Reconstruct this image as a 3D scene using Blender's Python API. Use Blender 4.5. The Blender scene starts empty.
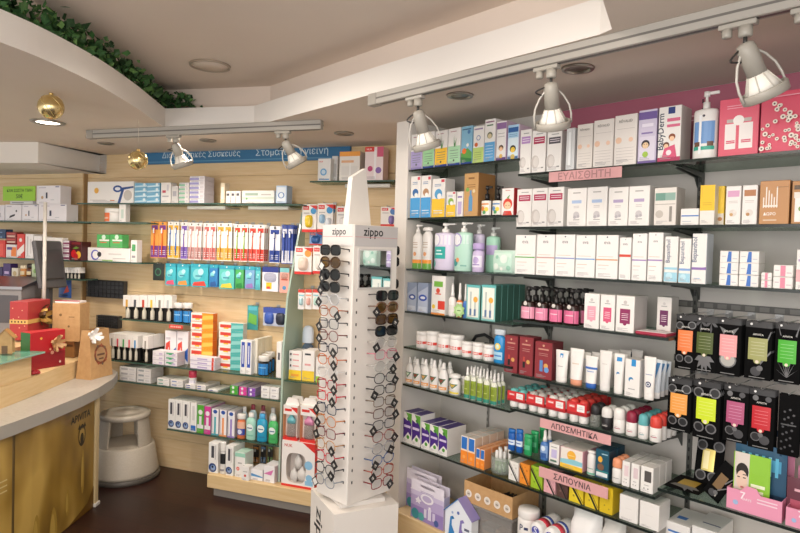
import bpy, math, random
from mathutils import Vector, Matrix
from mathutils.geometry import tessellate_polygon
random.seed(7)
SC = bpy.context.scene
COL = SC.collection
rad = math.radians

# ------------------------------------------------------------------ camera
FPX = 605.54
PIT, ROL = rad(-1.4685), rad(1.6425)
AR, AB = rad(-43.7184), rad(-70.4862)
EYE = Vector((0, 0, 1.55))
FWD = Vector((0, math.cos(PIT), math.sin(PIT)))
_u0 = Vector((0, -math.sin(PIT), math.cos(PIT)))
_r0 = Vector((1, 0, 0))
RGT = math.cos(ROL) * _r0 + math.sin(ROL) * _u0
UPV = -math.sin(ROL) * _r0 + math.cos(ROL) * _u0
cam = bpy.data.cameras.new('camera')
cam.sensor_width = 36.0
cam.lens = FPX * 36.0 / 800.0
cam.clip_start = 0.05
cam_ob = bpy.data.objects.new('camera', cam)
COL.objects.link(cam_ob)
_m = Matrix((RGT, UPV, -FWD)).transposed().to_4x4()
_m.translation = EYE
cam_ob.matrix_world = _m
SC.camera = cam_ob


def ray(x, y):
    return FWD + (x - 400) / FPX * RGT - (y - 266.5) / FPX * UPV


def onz(x, y, z):
    r = ray(x, y)
    return EYE + r * ((z - EYE.z) / r.z)


def ondepth(x, y, d):
    r = ray(x, y)
    return EYE + r * (d / r.y)


class Frame:
    """a vertical wall plane: u runs along it to the right, n out into the room"""
    def __init__(s, az, c):
        s.U = Vector((-math.sin(az), -math.cos(az), 0))
        s.N = Vector((-math.cos(az), math.sin(az), 0))
        s.c = c
        s.rz = math.atan2(s.U.y, s.U.x)

    def hit(s, x, y, off=0.0):
        r = ray(x, y)
        t = (s.c + off - EYE.dot(s.N)) / r.dot(s.N)
        P = EYE + r * t
        return P.dot(s.U), P.z

    def pt(s, u, off, z):
        P = s.U * u + s.N * (s.c + off)
        return Vector((P.x, P.y, z))


R = Frame(AR, -2.04874)       # plane of the shelf fronts on the grey wall
W = Frame(AB, -3.40954)       # face of the wooden slat wall
RBACK = -0.285                # grey wall behind the shelf fronts

# ------------------------------------------------------------------ materials
MATS = {}


def lin(h):
    h = h.lstrip('#')
    o = []
    for i in (0, 2, 4):
        v = int(h[i:i + 2], 16) / 255
        o.append(v / 12.92 if v <= .04045 else ((v + .055) / 1.055) ** 2.4)
    return (*o, 1)


def mat(spec):
    """'#hex' printed card, 'g:' glossy plastic, 'm:' metal, 't:' clear plastic, 'r:' rough"""
    if spec in MATS:
        return MATS[spec]
    k, h = spec.split(':') if ':' in spec else ('', spec)
    m = bpy.data.materials.new(dict(g='gloss', m='metal', t='clear', r='matte').get(k, 'print') + '_' + h.strip('#'))
    m.use_nodes = True
    nt = m.node_tree
    b = nt.nodes['Principled BSDF']
    b.inputs['Base Color'].default_value = lin(h)
    b.inputs['Roughness'].default_value = dict(g=.22, m=.3, t=.1, r=.8).get(k, .42)
    if k == 'r' and spec == 'r:#0a0a0b':
        b.inputs['Specular IOR Level'].default_value = .12
    if k == 'm':
        b.inputs['Metallic'].default_value = 1
    if k == 't':
        tr = nt.nodes.new('ShaderNodeBsdfTransparent')
        tr.inputs[0].default_value = lin(h)
        mx = nt.nodes.new('ShaderNodeMixShader')
        mx.inputs[0].default_value = .25
        nt.links.new(tr.outputs[0], mx.inputs[1])
        nt.links.new(b.outputs[0], mx.inputs[2])
        nt.links.new(mx.outputs[0], nt.nodes['Material Output'].inputs[0])
    MATS[spec] = m
    return m


def nodemat(name):
    m = bpy.data.materials.new(name)
    m.use_nodes = True
    MATS[name] = m
    return m, m.node_tree, m.node_tree.nodes['Principled BSDF']


def noise_mat(name, c1, c2, scale, rough=.6, bump=0, stretch=(1, 1, 1), detail=4):
    m, nt, b = nodemat(name)
    tc = nt.nodes.new('ShaderNodeTexCoord')
    mp = nt.nodes.new('ShaderNodeMapping')
    mp.inputs['Scale'].default_value = stretch
    n = nt.nodes.new('ShaderNodeTexNoise')
    n.inputs['Scale'].default_value = scale
    n.inputs['Detail'].default_value = detail
    cr = nt.nodes.new('ShaderNodeValToRGB')
    cr.color_ramp.elements[0].position = .3
    cr.color_ramp.elements[1].position = .7
    cr.color_ramp.elements[0].color = lin(c1)
    cr.color_ramp.elements[1].color = lin(c2)
    nt.links.new(tc.outputs['Object'], mp.inputs[0])
    nt.links.new(mp.outputs[0], n.inputs['Vector'])
    nt.links.new(n.outputs[0], cr.inputs[0])
    nt.links.new(cr.outputs[0], b.inputs['Base Color'])
    b.inputs['Roughness'].default_value = rough
    if bump:
        bp = nt.nodes.new('ShaderNodeBump')
        bp.inputs['Strength'].default_value = bump
        bp.inputs['Distance'].default_value = .003
        nt.links.new(n.outputs[0], bp.inputs['Height'])
        nt.links.new(bp.outputs[0], b.inputs['Normal'])
    return m


noise_mat('slatwood', '#e2c9a1', '#d8bb8e', 5, .5, 0, (1, 1, 14))
noise_mat('beech', '#e0c598', '#d6b886', 6, .45, 0, (1, 1, 12))
noise_mat('ceiling_paint', '#e3d5c8', '#e0d2c5', 3, .9)
noise_mat('white_paint', '#e9e4dd', '#e5dfd8', 3, .7)
noise_mat('grey_paint', '#cfcac4', '#c9c4be', 3, .75)
noise_mat('kraft', '#c79f6e', '#bd9363', 40, .7)
noise_mat('worktop', '#b9b4ac', '#aea89f', 60, .32)
noise_mat('stool_plastic', '#bdb4a6', '#b5ab9c', 120, .45, .1)
noise_mat('leaf', '#244522', '#4a7a3e', 25, .5)
noise_mat('gold_foil', '#ecd9a6', '#dcc07e', 30, .25)
MATS['gold_foil'].node_tree.nodes['Principled BSDF'].inputs['Metallic'].default_value = .9


def floor_mat():
    m, nt, b = nodemat('dark_laminate')
    tc = nt.nodes.new('ShaderNodeTexCoord')
    mp = nt.nodes.new('ShaderNodeMapping')
    mp.inputs['Rotation'].default_value = (0, 0, AB + rad(90))
    br = nt.nodes.new('ShaderNodeTexBrick')
    br.inputs['Color1'].default_value = lin('#3d1f17')
    br.inputs['Color2'].default_value = lin('#301711')
    br.inputs['Mortar'].default_value = lin('#1c0d09')
    br.inputs['Scale'].default_value = 1
    br.inputs['Mortar Size'].default_value = .0025
    br.inputs['Brick Width'].default_value = 1.2
    br.inputs['Row Height'].default_value = .14
    n = nt.nodes.new('ShaderNodeTexNoise')
    n.inputs['Scale'].default_value = 9
    mp2 = nt.nodes.new('ShaderNodeMapping')
    mp2.inputs['Scale'].default_value = (1, 9, 1)
    mx = nt.nodes.new('ShaderNodeMixRGB')
    mx.blend_type = 'MULTIPLY'
    mx.inputs[0].default_value = .55
    nt.links.new(tc.outputs['Object'], mp.inputs[0])
    nt.links.new(mp.outputs[0], br.inputs[0])
    nt.links.new(mp.outputs[0], mp2.inputs[0])
    nt.links.new(mp2.outputs[0], n.inputs['Vector'])
    nt.links.new(br.outputs[0], mx.inputs[1])
    nt.links.new(n.outputs[0], mx.inputs[2])
    nt.links.new(mx.outputs[0], b.inputs['Base Color'])
    b.inputs['Roughness'].default_value = .38


floor_mat()


def glass_mat(name, tint, opac, edge=None):
    m, nt, b = nodemat(name)
    nt.nodes.remove(b)
    tr = nt.nodes.new('ShaderNodeBsdfTransparent')
    tr.inputs[0].default_value = lin(tint)
    gl = nt.nodes.new('ShaderNodeBsdfGlossy')
    gl.inputs['Roughness'].default_value = .06
    gl.inputs[0].default_value = (.9, .95, .92, 1)
    fr = nt.nodes.new('ShaderNodeLayerWeight')
    fr.inputs[0].default_value = .5
    pw = nt.nodes.new('ShaderNodeMath')
    pw.operation = 'POWER'
    pw.inputs[1].default_value = 4
    ml_ = nt.nodes.new('ShaderNodeMath')
    ml_.operation = 'MULTIPLY_ADD'
    ml_.inputs[1].default_value = .45
    ml_.inputs[2].default_value = opac
    nt.links.new(fr.outputs['Facing'], pw.inputs[0])
    nt.links.new(pw.outputs[0], ml_.inputs[0])
    mx = nt.nodes.new('ShaderNodeMixShader')
    nt.links.new(ml_.outputs[0], mx.inputs[0])
    nt.links.new(tr.outputs[0], mx.inputs[1])
    nt.links.new(gl.outputs[0], mx.inputs[2])
    nt.links.new(mx.outputs[0], nt.nodes['Material Output'].inputs[0])


glass_mat('shelf_glass', '#cfdcd5', .04)
glass_mat('clear_glass', '#e3f1ec', .03)
glass_mat('lens_clear', '#f2f4f6', .02)
glass_mat('lens_dark', '#2b2c31', .04)
glass_mat('lens_brown', '#8a6a35', .04)
glass_mat('green_glass', '#b5cabd', .06)
_m_, _n_, _b_ = nodemat('lamp_glow')
_b_.inputs['Emission Color'].default_value = lin('#fff2df')
_b_.inputs['Emission Strength'].default_value = 9


# ------------------------------------------------------------------ text
_TXT = {}


def text_geo(s):
    if s not in _TXT:
        c = bpy.data.curves.new('t', 'FONT')
        c.body = s
        c.resolution_u = 2
        c.offset = .0 if len(s) > 14 else .014
        o = bpy.data.objects.new('t', c)
        me = bpy.data.meshes.new_from_object(o)
        v = [tuple(p.co) for p in me.vertices]
        f = [tuple(p.vertices) for p in me.polygons]
        x0, x1 = min(p[0] for p in v), max(p[0] for p in v)
        y0, y1 = min(p[1] for p in v), max(p[1] for p in v)
        W_, H_ = x1 - x0, y1 - y0
        v = [((p[0] - (x0 + x1) / 2) / W_, (p[1] - (y0 + y1) / 2) / W_) for p in v]
        _TXT[s] = (v, f, H_ / W_)
        bpy.data.objects.remove(o)
        bpy.data.curves.remove(c)
        bpy.data.meshes.remove(me)
    return _TXT[s]


# ------------------------------------------------------------------ mesh builder
class MB:
    def __init__(s):
        s.v, s.f, s.mi, s.sm, s.mats = [], [], [], [], []
        s.M = None

    def slot(s, c):
        if c not in s.mats:
            s.mats.append(c)
        return s.mats.index(c)

    def add(s, vs, fs, c, smooth=False):
        b = len(s.v)
        if s.M is not None:
            vs = [tuple(s.M @ Vector(p)) for p in vs]
        s.v.extend(vs)
        k = s.slot(c)
        for f in fs:
            s.f.append(tuple(b + i for i in f))
            s.mi.append(k)
            s.sm.append(smooth)

    def quad(s, a, b, c, d, col):
        s.add([a, b, c, d], [(0, 1, 2, 3)], col)

    def box(s, x0, x1, y0, y1, z0, z1, col, ch=0.0, front=None, top=None):
        if ch <= 0:
            v = [(x, y, z) for x in (x0, x1) for y in (y0, y1) for z in (z0, z1)]
            F = {'l': (0, 1, 3, 2), 'r': (4, 6, 7, 5), 'f': (0, 4, 5, 1), 'b': (2, 3, 7, 6), 'd': (0, 2, 6, 4), 't': (1, 5, 7, 3)}
            for k, f in F.items():
                s.add([v[i] for i in f], [(0, 1, 2, 3)], front if (k == 'f' and front) else top if (k == 't' and top) else col)
            return
        X, Y, Z = (x0, x1), (y0, y1), (z0, z1)
        vs, ix = [], {}
        for i in (0, 1):
            for j in (0, 1):
                for k in (0, 1):
                    ax = X[i] + (ch if i == 0 else -ch)
                    ay = Y[j] + (ch if j == 0 else -ch)
                    az = Z[k] + (ch if k == 0 else -ch)
                    for t, p in enumerate(((X[i], ay, az), (ax, Y[j], az), (ax, ay, Z[k]))):
                        ix[i, j, k, t] = len(vs)
                        vs.append(p)
        faces = []
        for i in (0, 1):
            q = [ix[i, 0, 0, 0], ix[i, 0, 1, 0], ix[i, 1, 1, 0], ix[i, 1, 0, 0]]
            faces.append((q if i == 0 else q[::-1], 's'))
            q = [ix[0, i, 0, 1], ix[1, i, 0, 1], ix[1, i, 1, 1], ix[0, i, 1, 1]]
            faces.append((q if i == 0 else q[::-1], 'f' if i == 0 else 's'))
            q = [ix[0, 0, i, 2], ix[0, 1, i, 2], ix[1, 1, i, 2], ix[1, 0, i, 2]]
            faces.append((q if i == 0 else q[::-1], 't' if i == 1 else 's'))
        for a in (0, 1):
            for b in (0, 1):
                faces.append(([ix[a, b, 0, 0], ix[a, b, 0, 1], ix[a, b, 1, 1], ix[a, b, 1, 0]], 's'))
                faces.append(([ix[a, 0, b, 0], ix[a, 0, b, 2], ix[a, 1, b, 2], ix[a, 1, b, 0]], 's'))
                faces.append(([ix[0, a, b, 1], ix[0, a, b, 2], ix[1, a, b, 2], ix[1, a, b, 1]], 's'))
                for k in (0, 1):
                    faces.append(([ix[a, b, k, 0], ix[a, b, k, 1], ix[a, b, k, 2]], 's'))
        for key in ('s', 'f', 't'):
            fs = [tuple(q) for q, kk in faces if kk == key]
            c = front if (key == 'f' and front) else top if (key == 't' and top) else col
            b = len(s.v)
            s.add(vs, fs, c)

    def lathe(s, prof, col, cx=0, cy=0, n=18, sx=1, sy=1, smooth=True, a0=0, a1=360):
        full = abs(a1 - a0) >= 360
        cnt = n if full else n + 1
        vs = []
        for r, z in prof:
            for i in range(cnt):
                a = rad(a0) + rad(a1 - a0) * i / n
                vs.append((cx + r * sx * math.cos(a), cy + r * sy * math.sin(a), z))
        fs = []
        for k in range(len(prof) - 1):
            for i in range(n):
                j = (i + 1) % cnt
                fs.append((k * cnt + i, k * cnt + j, (k + 1) * cnt + j, (k + 1) * cnt + i))
        if full:
            if prof[0][0] > 1e-6:
                fs.append(tuple(range(cnt))[::-1])
            if prof[-1][0] > 1e-6:
                b = (len(prof) - 1) * cnt
                fs.append(tuple(range(b, b + cnt)))
        s.add(vs, fs, col, smooth)

    def tube(s, pts, r, col, n=6, smooth=True, close=False):
        pts = [Vector(p) for p in pts]
        m = len(pts)
        rs = r if isinstance(r, (list, tuple)) else [r] * m
        vs, up = [], None
        for i, p in enumerate(pts):
            if close:
                d = pts[(i + 1) % m] - pts[i - 1]
            else:
                d = pts[min(i + 1, m - 1)] - pts[max(i - 1, 0)]
            d.normalize()
            if up is None:
                up = Vector((0, 0, 1)) if abs(d.z) < .9 else Vector((1, 0, 0))
            a = d.cross(up)
            if a.length < 1e-5:
                a = d.cross(Vector((1, 0, 0)))
            a.normalize()
            b = a.cross(d).normalized()
            up = b
            for k in range(n):
                t = 2 * math.pi * k / n
                vs.append(tuple(p + rs[i] * (math.cos(t) * a + math.sin(t) * b)))
        fs = []
        for i in range(m if close else m - 1):
            i2 = (i + 1) % m
            for k in range(n):
                k2 = (k + 1) % n
                fs.append((i * n + k, i * n + k2, i2 * n + k2, i2 * n + k))
        if not close:
            fs.append(tuple(range(n))[::-1])
            fs.append(tuple(range((m - 1) * n, m * n)))
        s.add(vs, fs, col, smooth)

    def prism(s, poly, z0, z1, col, top=None):
        """polygon (x, y) extruded in z"""
        n = len(poly)
        vs = [(x, y, z0) for x, y in poly] + [(x, y, z1) for x, y in poly]
        tris = tessellate_polygon([[Vector((x, y, 0)) for x, y in poly]])
        s.add(vs, [(i, (i + 1) % n, n + (i + 1) % n, n + i) for i in range(n)] + [tuple(t) for t in tris], col)
        s.add(vs, [tuple(n + i for i in t) for t in tris], top or col)

    def plate(s, poly, y0, y1, col, front=None):
        """polygon (x, z) extruded in y"""
        n = len(poly)
        vs = [(x, y0, z) for x, z in poly] + [(x, y1, z) for x, z in poly]
        tris = tessellate_polygon([[Vector((x, z, 0)) for x, z in poly]])
        s.add(vs, [(i, (i + 1) % n, n + (i + 1) % n, n + i) for i in range(n)] + [tuple(n + i for i in t) for t in tris], col)
        s.add(vs, [tuple(t) for t in tris], front or col)

    def decals(s, w, h, ops, y=0.0, warp=None, z0=0.0, base=0):
        """printed design on a front of w x h; coordinates 0..1 from its lower left corner"""
        def wp(x, lay, z):
            if warp:
                return warp(x, lay, z)
            return (x, y - lay, z)
        for k, op in enumerate(ops):
            lay = .0004 + .00012 * (k + base)
            t = op[0]
            if t == 'r':
                _, a, b, c, d, col = op
                nx, nz = (6, 3) if warp else (1, 1)
                vs, fs = [], []
                for j in range(nz + 1):
                    for i in range(nx + 1):
                        vs.append(wp((a + (c - a) * i / nx - .5) * w, lay, z0 + (b + (d - b) * j / nz) * h))
                for j in range(nz):
                    for i in range(nx):
                        q = j * (nx + 1) + i
                        fs.append((q, q + 1, q + nx + 2, q + nx + 1))
                s.add(vs, fs, col)
            elif t == 'p':
                _, pts, col = op
                tris = tessellate_polygon([[Vector((a, b, 0)) for a, b in pts]])
                if warp:      # follow the curved surface
                    T3 = [[Vector(pts[i]) for i in q] for q in tris]
                    for _ in range(2):
                        T3 = [n_ for A, B_, C_ in T3 for n_ in ((A, (A + B_) / 2, (A + C_) / 2), ((A + B_) / 2, B_, (B_ + C_) / 2), ((A + C_) / 2, (B_ + C_) / 2, C_), ((A + B_) / 2, (B_ + C_) / 2, (A + C_) / 2))]
                    s.add([wp((p[0] - .5) * w, lay, z0 + p[1] * h) for q in T3 for p in q], [(3 * i, 3 * i + 1, 3 * i + 2) for i in range(len(T3))], col)
                else:
                    s.add([wp((a - .5) * w, lay, z0 + b * h) for a, b in pts], [tuple(q) for q in tris], col)
            elif t == 'c':
                _, a, b, r_, col = op[:5]
                ry = op[5] if len(op) > 5 else r_
                n = 14
                rg = (.5, 1) if warp else (1,)
                vs = [wp((a - .5) * w, lay, z0 + b * h)] + [wp((a - .5) * w + f_ * r_ * w * math.cos(6.2832 * i / n), lay, z0 + b * h + f_ * ry * w * math.sin(6.2832 * i / n)) for f_ in rg for i in range(n)]
                fs = [(0, 1 + i, 1 + (i + 1) % n) for i in range(n)]
                if warp:
                    fs += [(1 + i, 1 + n + i, 1 + n + (i + 1) % n, 1 + (i + 1) % n) for i in range(n)]
                s.add(vs, fs, col)
            elif t == 't':
                _, txt, a, b, wf, col = op[:6]
                rot = op[6] if len(op) > 6 else 0
                v, f, asp = text_geo(txt)
                S_ = wf * (h if abs(rot) == 90 else w)
                ca, sa = math.cos(rad(rot)), math.sin(rad(rot))
                s.add([wp((a - .5) * w + S_ * (p[0] * ca - p[1] * sa), lay, z0 + b * h + S_ * (p[0] * sa + p[1] * ca)) for p in v], f, col)

    def build(s, name, parent=None, loc=None, rz=None):
        me = bpy.data.meshes.new(name)
        me.from_pydata(s.v, [], s.f)
        for c in s.mats:
            me.materials.append(mat(c) if c not in MATS else MATS[c])
        me.polygons.foreach_set('material_index', s.mi)
        me.polygons.foreach_set('use_smooth', s.sm)
        me.update()
        o = bpy.data.objects.new(name, me)
        COL.objects.link(o)
        if parent is not None:
            o.parent = parent
        if loc is not None:
            o.location = loc
        if rz is not None:
            o.rotation_euler = (0, 0, rz)
        return o


LABELS = {}


def tag(o, label, cat, group=None):
    o['label'] = label
    o['category'] = cat
    if group:
        o['group'] = group
    return o


def root(name, label, cat, loc=(0, 0, 0), rz=0.0, group=None):
    o = bpy.data.objects.new(name, None)
    o.empty_display_size = .05
    COL.objects.link(o)
    o.location = loc
    o.rotation_euler = (0, 0, rz)
    return tag(o, label, cat, group)


def struct(o):
    o['kind'] = 'structure'
    return o


KIDS = {}


def kids(o):
    return [c for c in bpy.data.objects if c.parent == o]


def copy_tree(o, parent=None, _k=None):
    c = o.copy()
    COL.objects.link(c)
    c.parent = parent
    for ch in (list(o.children) if o.type == 'EMPTY' or o.children else []):
        copy_tree(ch, c)
    return c


ORD = ['first', 'second', 'third', 'fourth', 'fifth', 'sixth', 'seventh', 'eighth', 'ninth', 'tenth', 'eleventh', 'twelfth',
       'thirteenth', 'fourteenth', 'fifteenth', 'sixteenth', 'seventeenth', 'eighteenth', 'nineteenth', 'twentieth', 'twenty-first', 'twenty-second']


def line(x0, x1, y, col='#8b8b8b', t=.012):
    return ('r', x0, y, x1, y + t, col)


def lines(x0, x1, ys, col='#9a9a9a', t=.012):
    return [line(x0, x1, y, col, t) for y in ys]


def rot_about(o, a):
    o.rotation_euler[2] += a


# ------------------------------------------------------------------ kinds of products
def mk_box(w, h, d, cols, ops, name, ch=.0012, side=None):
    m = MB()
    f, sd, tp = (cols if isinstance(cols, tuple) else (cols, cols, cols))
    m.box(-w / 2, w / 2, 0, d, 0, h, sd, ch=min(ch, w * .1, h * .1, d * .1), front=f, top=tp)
    q = random.Random(len(ops) * 31 + int(w * 4000))
    if w > .035 and h > .05 and name == 'product_box':       # fine print near the foot
        ops = list(ops) + [line(.12, .12 + q.uniform(.25, .6), .05 + .028 * j, '#a5a1a3', .009) for j in range(3)]
    m.decals(w, h, ops)
    # tuck-flap seam on the lid and the glue seam on the right side
    dk = '#b9b4ae'
    e = .0004
    m.quad((-w / 2 + .003, d * .12, h + e), (w / 2 - .003, d * .12, h + e), (w / 2 - .003, d * .12 + .0012, h + e), (-w / 2 + .003, d * .12 + .0012, h + e), dk)
    if side:
        m.M = Matrix.Rotation(rad(90), 4, 'Z')
        m.M = Matrix.Translation((w / 2, d / 2, 0)) @ m.M
        m.decals(d, h, side)
        m.M = None
    return m.build(name)


def prof_body(kind, hb):
    if kind == 'round':
        return [(.9, 0), (1, .02), (1, hb * .82), (.93, hb * .9), (.6, hb * .97), (.42, hb)]
    if kind == 'square':
        return [(.93, 0), (1, .015), (1, hb * .93), (.92, hb * .975), (.5, hb)]
    if kind == 'slope':
        return [(.9, 0), (1, .02), (1, hb * .7), (.88, hb * .82), (.55, hb * .95), (.45, hb)]
    if kind == 'jar':
        return [(.92, 0), (1, .03), (1, hb * .94), (.93, hb)]
    if kind == 'mouth':
        return [(.88, 0), (1, .04), (.93, hb * .35), (1, hb * .66), (.98, hb * .84), (.78, hb * .93), (.5, hb * .975), (.48, hb)]
    return [(1, 0), (1, hb)]


def superround(w, d, p=4.0, n=20):
    out = []
    for i in range(n):
        a = 2 * math.pi * i / n
        c, s_ = math.cos(a), math.sin(a)
        out.append((w / 2 * math.copysign(abs(c) ** (2 / p), c), d / 2 * math.copysign(abs(s_) ** (2 / p), s_)))
    return out


def mk_bottle(w, h, d, spec, ops, name):
    """spec: body kind, hb (fraction), body colour, cap kind, cap colour, label z range"""
    r = root(name, '', '')
    bk, hb, bc, ck, cc = spec[:5]
    lz = spec[5] if len(spec) > 5 else (.05, hb * .8)
    m = MB()
    pr = [(a, z * h) for a, z in prof_body(bk, hb)]
    m.lathe(pr, bc, 0, d / 2, 20, w / 2, d / 2)
    if ops:
        def warp(x, lay, z):
            a = max(-1.5, min(1.5, x / (w / 2)))
            k = 1.0
            return ((w / 2 * k + lay) * math.sin(a), d / 2 - (d / 2 * k + lay) * math.cos(a), z)
        m.decals(w * 1.35, (lz[1] - lz[0]) * h, ops, warp=warp, z0=lz[0] * h, base=1)
    m.build('body', r)
    zb = hb * h
    c = MB()
    R2 = w / 2
    q = min(R2, d / 2)
    cy = d / 2
    if ck == 'pump':
        top = h
        c.lathe([(q * .5, zb), (q * .52, zb + .1 * (top - zb)), (q * .5, zb + .38 * (top - zb)), (q * .22, zb + .42 * (top - zb)), (q * .2, zb + .7 * (top - zb)), (q * .45, zb + .72 * (top - zb)), (q * .42, top)], cc, 0, cy, 14)
        c.box(0, R2 * 1.0, cy - q * .16, cy + q * .16, top - .2 * (top - zb), top - .03 * (top - zb), cc, ch=.001)
        c.build('pump', r)
    elif ck == 'screw':
        c.lathe([(R2 * .52, zb), (R2 * .54, zb + .02 * h), (R2 * .52, h * .985), (R2 * .46, h)], cc, 0, cy, 16, 1, q / R2)
        c.build('cap', r)
    elif ck == 'wide':
        c.lathe([(.97, zb), (1.0, zb + .01 * h), (1.0, h * .97), (.95, h)], cc, 0, cy, 20, R2, d / 2)
        c.build('lid', r)
    elif ck == 'dome':
        c.lathe([(.96, zb), (1.0, zb + .02 * h), (.98, zb + (h - zb) * .6), (.85, zb + (h - zb) * .85), (.5, h * .99), (.2, h)], cc, 0, cy, 20, R2, d / 2)
        c.build('cap', r)
    elif ck == 'spray':
        c.lathe([(q * .62, zb), (q * .62, zb + .25 * (h - zb)), (q * .45, zb + .35 * (h - zb)), (q * .42, zb + .8 * (h - zb)), (q * .3, h)], cc, 0, cy, 14)
        c.build('spray_cap', r)
    elif ck == 'trigger':
        c.lathe([(q * .5, zb), (q * .5, zb + .3 * (h - zb)), (q * .3, zb + .4 * (h - zb)), (q * .3, zb + .6 * (h - zb))], cc, 0, cy, 12)
        c.box(-R2 * .45, R2 * .7, cy - q * .25, cy + q * .25, zb + .55 * (h - zb), h, cc, ch=.001)
        c.build('spray_cap', r)
    return r


def mk_tube(w, h, d, body, cap, ops, name, hc=.16):
    r = root(name, '', '')
    m = MB()
    n = 20
    zs = [hc, hc + .05, .45, .75, .93, 1.0]
    vs, fs = [], []
    for z in zs:
        t = max(0, (z - hc) / (1 - hc))
        hw = w / 2 * (.8 + .2 * t)
        hd = d / 2 * max(.03, (1 - t) ** .8)
        for i in range(n):
            a = 2 * math.pi * i / n
            vs.append((hw * math.cos(a), d / 2 + hd * math.sin(a), z * h))
    for k in range(len(zs) - 1):
        for i in range(n):
            j = (i + 1) % n
            fs.append((k * n + i, k * n + j, (k + 1) * n + j, (k + 1) * n + i))
    fs.append(tuple(range((len(zs) - 1) * n, len(zs) * n)))
    m.add(vs, fs, body, True)

    def warp(x, lay, z):
        t = max(0, min(1, (z / h - hc) / (1 - hc)))
        hw = w / 2 * (.8 + .2 * t)
        hd = d / 2 * max(.03, (1 - t) ** .8)
        q = max(-.99, min(.99, x / hw))
        return (x, d / 2 - (hd + lay + .0006) * math.sqrt(1 - q * q) - .0006, z)
    m.decals(w * .95, h * (1 - hc), ops, warp=warp, z0=hc * h, base=1)
    m.build('tube_body', r)
    c = MB()
    c.lathe([(.74, 0), (.8, .01 * h), (.82, hc * h * .95), (.78, hc * h)], cap, 0, d / 2, 18, w / 2, d / 2)
    c.build('cap', r)
    return r


def mk_pouch(w, h, t, col, ops, name, wave=.0):
    """a flat filled sachet hanging from its top edge; origin at the bottom centre"""
    m = MB()
    nx, nz = 6, 8

    def bul(x, z):
        a = max(0, 1 - (2 * x / w) ** 2)
        b = max(0, math.sin(math.pi * min(1, max(0, z / h)) ** .8))
        return t / 2 * (a ** .6) * (b ** .7)
    for sgn in (-1, 1):
        vs, fs = [], []
        for j in range(nz + 1):
            for i in range(nx + 1):
                x, z = (i / nx - .5) * w, j / nz * h
                vs.append((x, t / 2 + sgn * (bul(x, z) + .0004), z))
        for j in range(nz):
            for i in range(nx):
                q = j * (nx + 1) + i
                f = (q, q + 1, q + nx + 2, q + nx + 1)
                fs.append(f if sgn < 0 else f[::-1])
        m.add(vs, fs, col, True)

    def warp(x, lay, z):
        return (x, t / 2 - bul(x, z) - .0008 - lay, z)
    m.decals(w, h, ops, warp=warp)
    return m.build(name)


def mk_card(w, h, cardcol, ops, bubble, name, bd=.018):
    """blister pack: printed card with a moulded bubble; bubble = (x0, z0, x1, z1, colour) in 0..1"""
    r = root(name, '', '')
    m = MB()
    m.box(-w / 2, w / 2, bd, bd + .0016, 0, h, cardcol)
    m.decals(w, h, ops, y=bd)
    m.build('card', r)
    if bubble:
        b = MB()
        for q in ([bubble] if not isinstance(bubble, list) else bubble):
            x0, z0, x1, z1, c = q
            X0, X1, Z0, Z1 = (x0 - .5) * w, (x1 - .5) * w, z0 * h, z1 * h
            e = min(X1 - X0, Z1 - Z0) * .3
            e2 = e * .6
            n = 14
            pts = []
            for lay, (ins, y) in enumerate(((0, bd - .0012), (e * .3, bd * .35), (e, 0.0))):
                pts.append([((X0 + X1) / 2 + ((X1 - X0) / 2 - ins) * math.copysign(abs(math.cos(6.2832 * i / n)) ** .6, math.cos(6.2832 * i / n)), y,
                             (Z0 + Z1) / 2 + ((Z1 - Z0) / 2 - ins) * math.copysign(abs(math.sin(6.2832 * i / n)) ** .6, math.sin(6.2832 * i / n))) for i in range(n)])
            vs = [p for L in pts for p in L]
            fs = [(k * n + i, k * n + (i + 1) % n, (k + 1) * n + (i + 1) % n, (k + 1) * n + i) for k in range(2) for i in range(n)]
            fs.append(tuple(range(2 * n, 3 * n)))
            b.add(vs, fs, c, True)
        b.build('bubble', r)
    return r


def mk_brushpack(w, h, handle, cardcol, accent, name):
    """toothbrush on a narrow card"""
    r = root(name, '', '')
    m = MB()
    m.box(-w / 2, w / 2, .014, .0156, 0, h, cardcol)
    m.decals(w, h, [('r', .02, .02, .98, .34, accent), ('r', .1, .78, .9, .9, accent), ('c', .5, .95, .12, '#6a6a6a')] + lines(.15, .85, [.1, .15, .2], '#ffffff', .012), y=.014)
    m.build('card', r)
    b = MB()
    b.tube([(0, .008, h * .08), (0, .007, h * .3), (0, .009, h * .5), (0, .008, h * .68)], [.003, .0045, .003, .0022], handle, 8)
    b.box(-.005, .005, .006, .011, h * .66, h * .84, handle, ch=.001)
    b.box(-.004, .004, 0.0, .006, h * .68, h * .82, '#f4f6f8', ch=.0008)
    b.build('toothbrush', r)
    return r


# ------------------------------------------------------------------ rows on a shelf
def words(s):
    return len(s.replace(',', ' ').split())


def say(o, label, cat, group=None):
    n = words(label)
    if n > 16 or n < 4:
        print('LABELWORDS', n, label)
    if label in LABELS and not (group and o.get('share')):
        print('LABELDUP', label)
    LABELS[label] = 1
    tag(o, label, cat, group)


def spread(fr, z, x0, x1, yt, off, n=1, stack=1, gap=.0015):
    """pixel extents of a run on the plane `off` -> (u positions, width, height) of its n members"""
    ym = yt
    u0, _ = fr.hit(x0, ym, off)
    u1, _ = fr.hit(x1, ym, off)
    # take u at mid height of the run
    um, zt = fr.hit((x0 + x1) / 2, yt, off)
    h = max(.012, zt - z) / stack
    w = (u1 - u0) / n
    return [u0 + w * (i + .5) for i in range(n)], w - 2 * gap, h


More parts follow.
